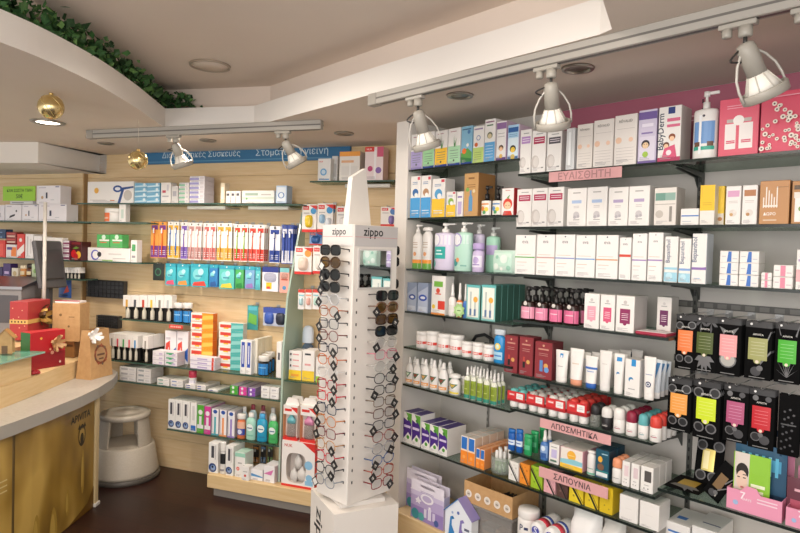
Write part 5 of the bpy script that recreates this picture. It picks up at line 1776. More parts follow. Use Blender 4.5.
# kraft tray raised on a clear storage box
zt = .47
u0k, _ = R.hit(464, 498, -.012)
u1k, _ = R.hit(512, 519, -.012)
wk = u1k - u0k
r = root('storage_box', '', '', R.pt((u0k + u1k) / 2, -.014, zd), R.rz)
say(r, 'clear plastic storage box carrying the kraft tray', 'storage box')
m = MB()
hk = R.hit(463, 499, -.012)[1] - zd - .004
m.box(-wk / 2, wk / 2, 0, .20, 0, .004, 't:#d9d6d2')
for q in ((-wk / 2, -wk / 2 + .003, 0, .20), (wk / 2 - .003, wk / 2, 0, .20), (-wk / 2 + .0035, wk / 2 - .0035, 0, .003), (-wk / 2 + .0035, wk / 2 - .0035, .197, .20)):
    m.box(*q, .0042, hk - .012, 't:#d9d6d2')
m.build('tub', r)
m = MB()
m.box(-wk / 2 - .006, wk / 2 + .006, -.006, .206, hk - .0115, hk, 't:#e2dfdb', ch=.003)
m.build('lid', r)
for i in range(3):
    b = mk_box(wk * .25, hk * .5, .05, ['#b98a80', '#8fa3b8', '#c9bfb4'][i], [('r', .1, .2, .9, .7, '#d9c9c0')], 'product_box')
    b.location = R.pt((u0k + u1k) / 2 + (i - 1) * wk * .29, -.02, zd + .0045)
    b.rotation_euler = (0, 0, R.rz)
    say(b, ['dull pink carton', 'blue grey carton', 'beige carton'][i] + ' inside the clear storage box under the tray', 'box')
zk = zd + hk + .0006
hz = R.hit(463, 479, -.012)[1] - zk
r = root('cardboard_tray', '', '', R.pt((u0k + u1k) / 2, -.012, zk), R.rz)
say(r, 'open kraft cardboard tray with white round emblems', 'tray')
m = MB()
T_ = .003
m.box(-wk / 2, wk / 2, .0, T_, 0, hz, 'kraft')
m.box(-wk / 2, wk / 2, .19, .19 + T_, 0, hz * 1.35, 'kraft')
m.box(-wk / 2, -wk / 2 + T_, T_, .19, 0, hz, 'kraft')
m.box(wk / 2 - T_, wk / 2, T_, .19, 0, hz, 'kraft')
m.box(-wk / 2 + T_, wk / 2 - T_, T_, .19, 0, T_, 'kraft')
m.decals(wk, hz, [q for i in range(5) for q in (('c', .1 + .2 * i, .42, .066, '#e6ddd2'), ('c', .1 + .2 * i, .42, .04, '#cfc4b8'), ('r', .075 + .2 * i, .38, .125 + .2 * i, .44, '#8f8578'))])
m.build('tray', r)
for i in range(5):
    t = MB()
    t.box(-.004, .004, 0, .12, 0, hz * .5, '#28272a', ch=.001)
    t.box(-.003, .003, -.001, 0, hz * .1, hz * .4, '#8f8d8a')
    o = t.build('slim_case', None, R.pt((u0k + u1k) / 2 + wk * (-.02 + .075 * i), -.03, zk + T_ + .003), R.rz)
    o.rotation_euler = (0, rad(28), R.rz)
    o['share'] = 1
    say(o, 'slim black case leaning inside the kraft tray', 'case', 'slim black cases in the kraft tray')

# white round tub, tissue rolls and wipes
ua, ub2 = uof(R, 513, 515, .0), uof(R, 531, 520, .0)
wt = ub2 - ua
ht = R.hit(521, 505, -.02)[1] - zd
r = mk_bottle(wt, ht, wt, ('jar', .86, WH, 'wide', '#e6e3df', (.5, .84)), [('t', 'P', .45, .6, .14, '#26305c'), ('r', .56, .52, .7, .66, '#26305c'), ('r', .3, .1, .7, .2, '#b0b4c8')], 'wipes_tub')
r.location, r.rotation_euler = R.pt((ua + ub2) / 2 + .02, .024, zd), (0, 0, R.rz)
say(r, 'tall white round tub with dark blue lettering beside the kraft tray', 'tub')


def roll_pack(px, py, off, lab, ang, zb, L=.17, rr_=.033):
    u_, _ = R.hit(px, py, off)
    r = root('cotton_roll', '', '', R.pt(u_, off, zb), R.rz + rad(ang))
    say(r, lab, 'pack')
    m = MB()
    m.M = Matrix.Translation((0, 0, rr_)) @ Matrix.Rotation(rad(-90), 4, 'X')
    m.lathe([(rr_ * .5, -.004), (rr_ * .93, .0), (rr_, .008), (rr_, L - .008), (rr_ * .9, L)], '#eae8e6', 0, 0, 20)
    m.build('roll', r)
    b = MB()
    b.M = m.M
    b.lathe([(rr_ * 1.01, .03), (rr_ * 1.01, .06)], '#c83a4a', 0, 0, 20)
    b.lathe([(rr_ * 1.012, .07), (rr_ * 1.012, .085)], '#35509f', 0, 0, 20)
    b.M = None
    b.M = Matrix.Translation((0, -.005, 0))
    b.decals(rr_ * 2, rr_ * 2, [('c', .5, .5, .28, '#4a4fa8'), ('t', 'S', .5, .5, .26, '#e9e9f2')])
    b.build('wrapper_print', r)


for i, (x0, x1, yt, lab) in enumerate([(540, 565, 0, 'large white pillow pack under the cotton rolls'), (568, 598, 512, 'large white translucent wipes bag below the soap shelf'), (599, 622, 523, 'white crumpled pack right of the large wipes bag')]):
    a, b = uof(R, x0, 520, -.02), uof(R, x1, 520, -.02)
    hh = .155 if i == 0 else R.hit((x0 + x1) / 2, yt, -.02)[1] - zd
    o = softpack(b - a - .004, hh, .12, ['#dedcda', '#e8e7e6', '#cfccc8'][i], [('r', .2, .3, .8, .5, '#f0efee'), ('p', [(.2, .6), (.8, .7), (.7, .75)], '#d0d6dc')], 'wipes_pack')
    o.location, o.rotation_euler = R.pt((a + b) / 2, .0, zd), (0, 0, R.rz)
    say(o, lab, 'pack')
roll_pack(536.5, 520, .05, 'left white cotton roll with red and blue print', 0, zd + .157, L=.14, rr_=.03)
roll_pack(550.5, 524, .05, 'right white cotton roll with red and blue print', 0, zd + .157, L=.14, rr_=.03)
# ================================================================== goods on the slat wall
wb = {'1': 'on the long upper glass shelf', '2': 'on the short glass shelf', '3': 'under the short glass shelf', '4': 'on the toothpaste shelf', '5': 'on the shelf below the toothpaste', '6': 'on the lowest glass shelf', 'base': 'on the slat wall plinth', 'n1': 'on the high right shelf', 'n2': 'right of the green divider', 'l1': 'at the far left', 'l2': 'at the far left', 'l3': 'at the far left', 'v': 'on the narrow tester shelf'}
off_of = {'1': OU - .012, '2': OU - .012, '3': OU - .012, '4': OL - .012, '5': OL - .012, '6': OL - .012, 'base': .27, 'n1': .148, 'n2': OL - .03, 'l1': .238, 'l2': .238, 'l3': .238, 'v': .13}


def b(k, x0, x1, yt, cols, ops, desc, n=1, **kw):
    kw.setdefault('off', off_of[k])
    return boxes(W, ZB[k] + .0004, kw.pop('where', wb[k]), x0, x1, yt, cols, ops, desc, n, **kw)


def t(k, x0, x1, yt, spec, ops, desc, n=1, **kw):
    kw.setdefault('off', off_of[k])
    return bottles(W, ZB[k] + .0004, kw.pop('where', wb[k]), x0, x1, yt, spec, ops, desc, n, **kw)


# long upper shelf
b('1', 88, 133.5, 181.5, '#efece8', [('c', .66, .66, .1, '#2b4f96', .06), ('c', .66, .66, .06, '#e8ecf2', .03), ('p', [(.66, .0), (.72, .0), (.8, .62), (1, .7), (1, .78), (.76, .72)], '#2f4f8c'), ('c', .88, .36, .09, '#c9c2bb', .09), ('c', .2, .58, .05, '#e8b04a'), ('r', .06, .12, .4, .16, '#d9d4ce'), ('r', .5, .1, .6, .14, '#d98a5a')], 'big white blood pressure monitor carton', d=.14)
lb = [('p', [(0, .1), (1, .3), (1, .6), (0, .4)], '#c9e4f0'), ('r', 0, 0, 1, .12, '#5a9cc4'), ('c', .8, .7, .1, '#e4f0f6'), ('r', .1, .7, .6, .8, '#5a9cc4')]
b('1', 134.5, 159.8, 183, '#86bfdc', lb, 'light blue flat box', n=2, stack=4, d=.08)
b('1', 161, 171, 182.5, WH, [('r', .15, .5, .5, .62, '#c04a5a'), ('r', .15, .3, .8, .36, '#b9b4b8'), ('r', .6, .6, .8, .9, '#d0ccd0')], 'white carton with small red mark', d=.06)
b('1', 171.5, 178, 186, '#dad6d2', [('r', .2, .4, .8, .7, '#b3b0b6')], 'small grey white carton beside the green boxes', d=.06)
sm = lambda c: [('r', 0, .1, .62, .6, c), ('r', .7, .2, .95, .8, '#d6d0d4'), ('r', .1, .7, .6, .85, '#b9b4bc')]
b('1', 179, 189, 182.5, WH, sm('#8fc0a4'), 'white flat box with green mark', stack=5, d=.08)
b('1', 189.8, 204.8, 176, ('#efecef', '#cfc8d0', '#d9d4da'), sm('#9f9ccf'), 'white flat box with violet mark', stack=6, d=.1)
b('1', 220.5, 225, 183, '#d9cbb0', [('r', .2, .2, .8, .8, '#efe6d4')], 'slim beige carton at the shelf joint', d=.05)
b('1', 226, 240.8, 191, WH, [('r', 0, 0, 1, .5, '#dcd9d6'), ('r', .15, .6, .7, .8, '#55525a')], 'small white box with dark print', n=3, d=.06)
b('1', 242, 274.5, 190.5, '#e6e6e0', [('r', 0, .3, 1, .5, '#c9d2c4'), ('r', .1, .6, .5, .8, '#9fb3a4'), ('c', .15, .35, .03, '#6aa86a'), ('r', .6, .62, .9, .72, '#b9b4b0')], 'long low white carton', d=.09)
b('1', 276, 287, 185.5, ('#bcd0e6', '#a9bcd4', '#c9d6e6'), [('r', .1, .1, .9, .9, '#dfe8f0'), ('c', .5, .45, .3, '#5a86bf', .26), ('c', .5, .45, .2, '#dfe8f0')], 'blue and white carton at the shelf end', d=.07)
# short shelves
t('2', 100, 117, 208, ('jar', .7, WH, 'wide', '#f2efea', (.05, .66)), [('r', 0, .0, .55, 1, '#e8743c'), ('r', .1, .3, .5, .5, '#f2c9b0')], 'white jar with orange label', dr=.9, name='cream_jar', cat='jar')
b('2', 119, 126, 204, WH, [('r', .3, .2, .7, .7, '#c9d9cf')], 'small upright white carton', d=.04)
gr = [('r', 0, .62, 1, 1, '#4fae5c'), ('r', 0, .25, 1, .5, '#5cb868'), ('r', .2, .5, 1, .62, '#f0efe9'), ('r', .25, .36, .8, .42, '#e8543c'), ('c', .55, .8, .16, '#d9efdc')]
zc_ = W.hit(108, 247.8, off_of['3'])[1]
b('3', 88, 130, 248, '#efece8', [('c', .18, .45, .1, '#5a5fc0'), ('c', .19, .46, .075, '#efece8'), ('c', .28, .5, .05, '#33333a'), ('r', .5, .5, .8, .6, '#d6d2ce'), ('r', .35, .02, .6, .1, '#8fc04a'), ('r', .6, .2, .9, .26, '#c9c4c0')], 'wide white carton with violet ring', d=.1)
b('3', 130.8, 137, 240, WH, [('r', .2, .5, .8, .8, '#58a86a'), ('r', .2, .2, .8, .3, '#9f9aa0')], 'slim white carton with green mark', d=.05)
for i, (x0, x1) in enumerate([(97, 109.5), (110, 122.5)]):
    b('3', x0, x1, 234.5, '#5cb868', gr, ['left', 'right'][i] + ' green and white carton on the wide carton', d=.06, lift=zc_ - ZB['3'] + .0006, where='under the short shelf')

# toothbrush cards on hooks
def brushes(x0, x1, yt, yb, n, handle, accent, desc, rows=3, card='#efece6', off=.11):
    hang(W, x0, x1, yt, yb, off, lambda w, h: mk_brushpack(w, h, handle, card, accent, 'toothbrush_pack'), desc, 'on brush hooks', 'toothbrush', n=n, rows=rows, step=.024, wallo=0.0)


brushes(149.5, 165.5, 221.5, 258, 2, 'g:#e8622c', '#7a3a8a', 'orange toothbrush pack', card='#e8a04a')
brushes(166.5, 178, 221.5, 258.5, 2, 'g:#2f6fc0', '#e8b02c', 'blue yellow toothbrush pack')
brushes(179.5, 186.5, 222, 259.5, 1, 'g:#7a5ab0', '#7a5ab0', 'violet toothbrush pack')
brushes(187, 200.5, 222.5, 260, 2, 'g:#d9a4a0', '#b98a86', 'dusky pink toothbrush pack')
brushes(202.5, 215, 223, 260.5, 2, 'g:#d98a86', '#c46a66', 'rose red toothbrush pack')
brushes(216, 231, 223, 261, 2, 'g:#e0a23c', '#dda23c', 'amber toothbrush pack')
brushes(233, 247, 224, 261.5, 2, 'g:#8fbf4a', '#d9412f', 'green handled toothbrush pack')
brushes(248, 263.5, 224.5, 262, 2, 'g:#e0573c', '#cf3f34', 'bright red toothbrush pack')
brushes(268.5, 279.5, 226, 263, 1, 'g:#26408f', '#26408f', 'navy blue brush head pack', card='#e9e9ee')
brushes(281, 292.5, 225, 264, 2, 'g:#2f4fa4', '#d9dbe6', 'blue striped toothbrush pack', card='#3a4f9e')
# floss and brush pouches below
def pouch(x0, x1, yt, yb, col, ops, desc, rows=2, off=.1):
    hang(W, x0, x1, yt, yb, off, lambda w, h: mk_pouch(w, h, .012, col, ops, 'floss_pouch'), desc, 'on the pouch hooks', 'pouch', rows=rows, step=.02, wallo=0.0)


def pops(c):
    return [('r', 0, .84, 1, 1, '#2f9fb4'), ('c', .4, .55, .26, '#7fd0d6'), ('c', .6, .66, .16, '#b5e6e6'), ('p', [(.1, .05), (.9, .05), (.8, .26), (.2, .2)], c), ('r', .3, .45, .7, .5, '#2f7f9a'), ('c', .5, .93, .05, '#e8f4f4')]


pouch(152.5, 164, 263.5, 280.5, '#26302e', [('c', .5, .5, .28, '#3f7a5a'), ('c', .5, .5, .2, '#26302e')], 'small black pouch', rows=1)
pouch(165, 175.5, 263.5, 285.5, '#3fb4c4', pops('#e85a7a'), 'teal pouch with pink corner')
pouch(176.5, 188.5, 264, 286, '#3fb4c4', pops('#f09a4a'), 'teal pouch with orange corner')
pouch(190.5, 208, 264, 287, '#3fb4c4', pops('#e8483c'), 'wide teal pouch with red corner')
pouch(209, 217.5, 264.5, 287, '#2f7fc0', pops('#2f5fa0'), 'narrow blue pouch')
pouch(219, 234, 265.5, 289, '#5ec4b8', pops('#e8d04a'), 'wide teal pouch with yellow corner')
pouch(235, 243.5, 266, 288.5, '#4aae5c', pops('#2f8a4a'), 'narrow green pouch')
pouch(244.5, 254.5, 266.5, 289, '#7aa8d0', pops('#9f7ac0'), 'pale blue pouch with violet corner')
pouch(255, 260.3, 267, 290, '#5ec4c8', pops('#58b0c0'), 'slim teal pouch', rows=1)
hang(W, 261, 277.5, 267, 291.5, .1, lambda w, h: mk_card(w, h, '#eceaf0', [('r', 0, .78, 1, 1, '#2f3f8f'), ('r', .25, .1, .6, .36, '#f0c82c'), ('r', .3, .1, .5, .2, '#e0503c')], (.1, .38, .9, .76, 't:#d9dbe6'), 'brush_head_pack', bd=.014), 'white navy topped card with yellow square', 'on the pouch hooks', 'pack', rows=2, step=.02)
hang(W, 279, 288.5, 268, 293, .1, lambda w, h: mk_card(w, h, '#e9a79a', [('r', 0, .82, 1, 1, '#7fc4c8'), ('c', .5, .2, .2, '#4f8fc0'), ('r', .15, .5, .85, .56, '#c0604f')], (.15, .56, .85, .8, 't:#e6dcd6'), 'brush_head_pack', bd=.012), 'salmon pink card with blue drop', 'on the pouch hooks', 'pack', rows=1)
# small packs further down
hang(W, 247, 258, 305.5, 330, .06, lambda w, h: mk_pouch(w, h, .012, '#3f9a9a', [('p', [(.1, .3), (.9, .2), (.9, .6), (.2, .7)], '#6ab04a'), ('r', .1, .8, .9, .95, '#5ab4c4')], 'floss_pouch'), 'teal and green pouch', 'above the cream cartons', 'pouch', rows=1)
hang(W, 262, 285.5, 308, 326.5, .06, lambda w, h: mk_card(w, h, '#b9c0d4', [('r', 0, .7, 1, 1, '#3f56a8')], [(.05, .08, .46, .74, '#3a5ab0'), (.54, .08, .95, .74, '#232a3c')], 'brush_head_pack', bd=.018), 'twin pack with blue and black heads', 'above the blue bottles', 'pack', rows=2, step=.025)

# dark wire panels hung on the wall
for x0, x1, y0, y1, desc in [(86, 122.5, 279.5, 296.5, 'black mesh tray front on the slat wall under the wide carton'), (96, 117, 315, 327, 'lower black mesh tray front on the slat wall behind the paper bag')]:
    ua, zt_ = W.hit(x0, y0, .05)
    ub2, _ = W.hit(x1, y0, .05)
    _, zb_ = W.hit(x0, y1, .05)
    w, h = ub2 - ua, zt_ - zb_
    r = root('mesh_tray', '', '', W.pt((ua + ub2) / 2, .05, zb_), W.rz)
    say(r, desc, 'tray')
    m = MB()
    m.box(-w / 2, w / 2, .004, .048, 0, .004, '#26272a')
    m.box(-w / 2, w / 2, .012, .048, .0042, h, '#3a3b3e')
    m.build('tray', r)
    m = MB()
    for q in range(10):
        m.tube([(-w / 2 + w * q / 9, .006, .003), (-w / 2 + w * q / 9, .006, h)], .0022, '#17181a', 5)
    for q in range(5):
        m.tube([(-w / 2, .003, .003 + (h - .006) * q / 4), (w / 2, .003, .003 + (h - .006) * q / 4)], .0022, '#17181a', 5)
    m.build('wire_grid', r)


# tester boxes: white carton with a dark open foot showing a vial
def tester(w, h, d, c):
    r = root('tester_box', '', '')
    m = MB()
    m.box(-w / 2, w / 2, 0, d, h * .52, h, WH, ch=.001)
    m.decals(w, h * .48, [('r', .36, .0, .64, .62, c)], z0=h * .52)
    m.build('carton', r)
    m = MB()
    m.box(-w / 2, w / 2, d * .5, d, 0, h * .519, '#161617')
    m.box(-w / 2, w / 2, 0, d * .499, 0, h * .03, '#161617')
    m.build('dark_base', r)
    m = MB()
    m.lathe([(w * .2, h * .031), (w * .22, h * .06), (w * .22, h * .36), (w * .12, h * .42), (w * .12, h * .515)], 'g:#c9c4b4', 0, d * .26, 12)
    m.build('vial', r)
    return r


vc = ['#d9a94a', '#55575f', '#c8503f', '#e8c84a', '#8f8a84', '#b9bfc0']
for i in range(6):
    run(W, ZB['v'] + .0004, wb['v'], 122.8 + i * 8.2, 122.8 + (i + 1) * 8.2, 295.3, lambda w, h, d, c=vc[i]: tester(w, h, d, c), ORD[i] + ' white tester box from the left', 'tester box', d=.05, off=off_of['v'])
for i, x0 in enumerate((172.2, 181.4)):
    t('v', x0, x0 + 8.6, 303, ('round', .74, 'g:#201d1e', 'wide', '#e9e6e2', (.05, .6)), [('r', 0, 0, 1, 1, '#2b86cf'), ('r', .2, .6, .8, .7, '#9fcdec')], ['left', 'right'][i] + ' dark bottle with blue label', name='medicine_bottle')
m = MB()
ua, za = W.hit(169, 323, .15)
ub2, zb_ = W.hit(182.5, 328, .15)
za, zb_ = ZB['v'] - .0102, ZB['v'] - .0102 - (za - zb_)
m.box(ua, ub2, 0, .002, zb_, za, '#d9483c')
m.box(ua, ub2, .0022, .147, za - .003, za, '#e3dcd4')
for q in range(6):
    m.box(ua + (ub2 - ua) * (.12 + .13 * q), ua + (ub2 - ua) * (.2 + .13 * q), -.0006, 0, zb_ + (za - zb_) * .3, zb_ + (za - zb_) * .7, '#f0c4b8')
o = m.build('price_tag', None, W.pt(0, .149, 0), W.rz)
say(o, 'red price tag below the upper row of tester boxes', 'price tag')

# toothpaste shelf
vc2 = ['#8f8a84', '#d9485a', '#3fa45c', '#d9485a', '#3f8fc8', '#9a958e']
xs_ = [109, 114.8, 120.6, 126.4, 132.2, 142.5]
for i in range(6):
    run(W, ZB['4'] + .0004, 'on the toothpaste shelf', xs_[i], xs_[i] + 5.8, 333.5 + i * .5, lambda w, h, d, c=vc2[i]: tester(w, h, d, c), ORD[i] + ' white tester box from the left', 'tester box', d=.05, off=off_of['4'], rows=3)
pr = [('p', [(0, .1), (.5, .2), (.45, .7), (.1, .6)], '#d9483c'), ('p', [(.5, .3), (1, .05), (1, .5), (.6, .35)], '#2f5fb0'), ('r', .1, .72, .5, .8, '#c9c4cc'), ('p', [(.1, .25), (.4, .3), (.35, .5)], WH)]
b('4', 165, 176.5, 331, '#ece8ec', pr, 'left white carton with red and blue swoosh', d=.05, off=.12)
b('4', 177, 188.5, 331.5, '#ece8ec', pr, 'right white carton with red and blue swoosh', d=.05, off=.12)
fl = [('r', .55, .2, .85, .6, '#c9b9d8'), ('r', .05, .3, .3, .5, '#d6d2da'), ('r', 0, 0, 1, .08, '#bdb6c6')]
b('4', 152.5, 164.5, 351, ('#e9e5ea', '#cfcad2', '#f0edf0'), fl, 'short end of a flat lilac printed carton', stack=3, d=.075)
b('4', 165, 177.5, 352, ('#e9e5ea', '#cfcad2', '#f0edf0'), [('r', .1, .3, .7, .8, '#4fa878')] + fl, 'flat carton with green mark', stack=3, d=.075)
b('4', 190, 215, 357, ('#eae6ee', '#d9d2da', '#f0ecf2'), [('r', .3, .3, .7, .6, '#b5a3cf'), ('r', 0, 0, 1, .1, '#a79cc6'), ('r', .88, .0, .96, 1, '#cf4a3a')], 'flat white and lilac carton with red band', stack=3, d=.06)
col = lambda a, c2: [('r', 0, .1, .55, .9, '#f0ece4'), ('r', .05, .35, .5, .75, a), ('r', .5, 0, 1, 1, c2), ('p', [(.5, .2), (1, .4), (1, .8), (.55, .7)], '#f6c45a' if c2 == '#f09a2c' else '#8fd0cc'), ('r', .2, .2, .4, .35, '#f0c82c')]
b('4', 191, 213.5, 313, ('#f0ece4', '#e8762c', '#f4f0e8'), col('#d9483c', '#f09a2c'), 'orange and white toothpaste carton', stack=6, d=.045, off=.14)
b('4', 219, 243.5, 323, ('#f0ece4', '#dcd8d0', '#f4f0e8'), col('#d9483c', '#4fb0ac'), 'teal and white toothpaste carton', stack=6, d=.045, off=.14)
b('4', 240.5, 252, 340.5, '#efeeec', [('r', .2, .2, .8, .95, '#2f4fb0'), ('r', .4, .3, .6, .85, '#dfe4f2')], 'white carton with royal blue panel', n=2, d=.05)
b('4', 253.5, 258, 339, ('#efe8d8', '#e6dcc6', '#f2ecdc'), [('r', .2, .2, .8, .9, '#f6f0e2')], 'cream carton', rows=4, d=.045, off=off_of['4'] - .04)
for i, (x0, off) in enumerate([(256.5, .0), (260, .062), (263.5, .124)]):
    t('4', x0, x0 + 10.5 - i * .5, 356.5 - i * 2.2, ('round', .74, 'g:#232021', 'wide', '#e2dfda', (.05, .62)), [('r', 0, 0, 1, 1, '#2484cf'), ('r', .2, .6, .8, .68, '#8fc6ea')], ['front', 'middle', 'rear'][i] + ' dark bottle with bright blue label', off=off_of['4'] - off, name='medicine_bottle')
b('4', 276.5, 282, 342, '#eeebe7', [('r', .3, .5, .7, .7, '#55565c')], 'slim white carton at the divider', d=.08)
# shelf with flat cartons
fc = lambda c: [('r', .1, .3, .5, .7, c), ('r', .6, .4, .9, .6, '#c9c6c9')]
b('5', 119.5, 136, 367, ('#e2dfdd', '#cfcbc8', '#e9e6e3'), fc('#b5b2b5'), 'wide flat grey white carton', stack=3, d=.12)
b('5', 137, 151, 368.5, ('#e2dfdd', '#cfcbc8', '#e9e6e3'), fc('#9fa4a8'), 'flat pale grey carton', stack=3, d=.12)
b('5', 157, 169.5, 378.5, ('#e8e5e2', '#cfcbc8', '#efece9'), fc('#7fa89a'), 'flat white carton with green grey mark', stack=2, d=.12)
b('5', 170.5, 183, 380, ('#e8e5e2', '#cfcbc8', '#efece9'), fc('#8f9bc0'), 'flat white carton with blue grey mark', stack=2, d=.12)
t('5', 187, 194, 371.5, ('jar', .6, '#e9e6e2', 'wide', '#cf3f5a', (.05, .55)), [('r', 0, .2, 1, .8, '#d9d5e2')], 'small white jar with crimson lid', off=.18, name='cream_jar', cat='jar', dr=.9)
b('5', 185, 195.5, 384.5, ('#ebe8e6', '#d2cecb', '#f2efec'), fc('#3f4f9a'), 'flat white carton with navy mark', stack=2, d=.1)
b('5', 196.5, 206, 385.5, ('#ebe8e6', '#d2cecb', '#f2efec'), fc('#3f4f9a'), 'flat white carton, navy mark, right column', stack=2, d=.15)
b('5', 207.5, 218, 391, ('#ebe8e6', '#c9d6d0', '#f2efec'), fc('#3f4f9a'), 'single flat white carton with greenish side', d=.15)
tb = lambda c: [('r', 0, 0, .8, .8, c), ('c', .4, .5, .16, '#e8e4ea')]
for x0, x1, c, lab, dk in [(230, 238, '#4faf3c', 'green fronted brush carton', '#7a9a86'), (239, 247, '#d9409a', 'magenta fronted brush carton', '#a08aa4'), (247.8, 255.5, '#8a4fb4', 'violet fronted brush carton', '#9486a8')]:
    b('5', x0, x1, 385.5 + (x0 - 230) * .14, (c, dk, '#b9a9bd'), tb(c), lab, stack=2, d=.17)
b('5', 261, 279, 387, ('#ecebe9', '#d6d2cf', '#f2f0ee'), [('r', .2, .4, .7, .6, '#b5b4bb'), ('r', .2, .2, .5, .28, '#d0cfd4')], 'small grey white box', n=2, stack=2, d=.07)

# lowest shelf
ob = [('c', .45, .17, .42, '#223f7a'), ('c', .5, .17, .26, '#8fa9d0'), ('c', .45, .2, .12, '#16233f'), ('r', .3, .5, .6, .9, '#4a4a52'), ('r', .68, .45, .8, .92, '#c9c6c6')]
b('6', 168.2, 190, 400.5, '#ecebe8', ob, 'white carton with navy round brush', n=3, d=.14)
b('6', 190.5, 196.8, 403, '#ecebe8', [('r', .1, .04, .9, .22, '#2f6fc0'), ('r', .3, .4, .7, .9, '#d2d0d0')], 'white carton with blue foot', d=.14)
for x0, x1, yt, c, side, lab in [(197.3, 204, 405, '#56a93a', '#8fae86', 'bright green brush carton'), (204.5, 211, 406.5, '#cf3f94', '#b58aa6', 'bright magenta brush carton')]:
    b('6', x0, x1, yt, ('#ece9ec', side, '#cfc8cc'), [('r', 0, 0, 1, .16, c), ('r', .0, .3, 1, 1, c), ('c', .5, .74, .34, '#e9e4ea'), ('r', .3, .2, .7, .6, '#e6dfe6')], lab, d=.15)
for x0, x1, yt, c, lab in [(211.7, 219, 409, '#4aa9b8', 'white brush carton with teal handle'), (219.6, 227, 410, '#ec9a62', 'white brush carton with orange handle'), (227.7, 235, 411.5, '#9a86c8', 'white brush carton with lilac handle')]:
    b('6', x0, x1, yt, ('#ece9ea', '#b9b4bd', '#cfcad0'), [('r', .36, .06, .64, .7, c), ('r', .3, .7, .7, .9, '#dfe6ee'), ('c', .5, .9, .3, '#2f56a8', .24), ('r', 0, 0, 1, .06, c), ('r', .04, .1, .2, .8, '#d0ccd2')], lab, d=.125)
t('6', 235.8, 244, 414.5, ('round', .8, '#e07a4a', 'wide', WH, (.04, .76)), [('r', 0, .16, 1, .52, '#2f4fa8'), ('r', 0, .52, 1, .9, '#e8b49a'), ('c', .5, .34, .2, '#d9dff0')], 'orange bottle with blue band', name='mouthwash_bottle')
mw = lambda c: [('c', .5, .62, .27, '#e9f2f0', .24), ('r', .3, .56, .7, .62, '#3f6a8f'), ('r', .2, .12, .8, .2, c)]
for x0, x1, yt, c, cap, lc, lab in [(244.8, 254.6, 413.5, 'g:#a9d9c8', WH, '#7fc0aa', 'mint mouthwash bottle'), (255.3, 266, 414.5, 'g:#2f9fc8', '#4aa9e0', '#1f7fb0', 'bright blue mouthwash bottle with blue cap'), (267, 277, 417, 'g:#52b86a', WH, '#3a9a54', 'green mouthwash bottle')]:
    t('6', x0, x1, yt, ('mouth', .84, c, 'screw', cap, (.08, .72)), mw(lc), lab, name='mouthwash_bottle', dr=.6)
for x0, x1, yt, c, cap, off, lab in [(248, 256, 405, 'g:#c4dbe4', '#8a2f3c', .145, 'pale bottle with dark red cap in the second row, left'), (258, 266, 406, 'g:#d6c2cc', '#7a2a38', .145, 'pale pink bottle with dark red cap in the second row'), (268, 276, 408, 'g:#d9e0dc', '#c9c4c0', .145, 'pale bottle with white cap in the second row'), (240.5, 247, 407, 'g:#c9d9e0', '#e2dfdc', .145, 'pale blue bottle behind the orange one')]:
    t('6', x0, x1, yt, ('mouth', .84, c, 'screw', cap, (.08, .72)), mw('#b0b4c0'), lab, off=off, name='mouthwash_bottle', dr=.55)

# plinth
b('base', 208.7, 218.3, 443, '#ecebe8', ob, 'white carton with navy round brush', d=.12)
t('base', 219.3, 225, 442.5, ('round', .72, '#e6e4e1', 'wide', WH, (.03, .68)), [('r', 0, .45, 1, .95, '#1d1d20'), ('r', .2, .1, .8, .2, '#8f8d92')], 'slim bottle with black label', name='mouthwash_bottle')
b('base', 225.8, 233.8, 446, '#ecebe8', ob, 'white carton, navy brush, right of the slim bottle', d=.12)
b('base', 235, 245.5, 452.5, ('#eeece9', '#d6e4dc', '#bfe0d0'), [('r', .0, .82, 1, .98, '#9fd6c0'), ('c', .3, .34, .16, '#d9483c'), ('c', .3, .34, .1, '#efb0a8'), ('r', .3, .55, .7, .6, '#b9b6b4')], 'white carton with mint top and red drop', d=.09)
b('base', 241.5, 249, 466.5, '#efedea', [('c', .5, .34, .16, '#d9483c'), ('r', .2, .6, .8, .66, '#b9b6b4')], 'small white carton with red drop', d=.05, off=.298)
b('base', 250.5, 263, 469.5, ('#efeef0', '#d9d6dc', '#e9e7ea'), [('p', [(0, .62), (1, .4), (1, .3), (0, .36)], '#5a9ad0'), ('r', .2, .1, .6, .18, '#c9c6cc')], 'white carton with blue flash', d=.1)
b('base', 263.6, 275, 466, ('#efeef0', '#d9d6dc', '#e9e7ea'), [('p', [(0, .5), (.9, .8), (.7, .45)], '#d87ab4'), ('r', .2, .1, .6, .18, '#c9c6cc')], 'white carton with pink flash', d=.1)
for i, (x0, x1, c) in enumerate([(252, 258, '#c98a4a'), (259.5, 265, '#6f8fb0'), (266.5, 272, '#7a9a5a')]):
    hang(W, x0, x1, 446, 464, .06, lambda w, h, c=c: mk_brushpack(w, h, '#1d1c1e', '#3a3634', c, 'toothbrush_pack'), ['orange topped', 'blue topped', 'green topped'][i] + ' dark brush pack', 'above the plinth cartons', 'toothbrush', rows=1)

# baby goods right of the divider ------------------------------------------------
def nuk(c, bc):
    return [('r', 0, 0, 1, .1, '#d9352f'), ('r', .06, .8, .46, .94, '#d9352f'), ('t', 'NUK', .26, .87, .3, '#f6e9e6'), ('c', .78, .76, .2, c), ('p', [(.5, .96), (1, .96), (1, .8)], '#d9352f'), ('r', .1, .66, .5, .7, '#b9b4b4')]


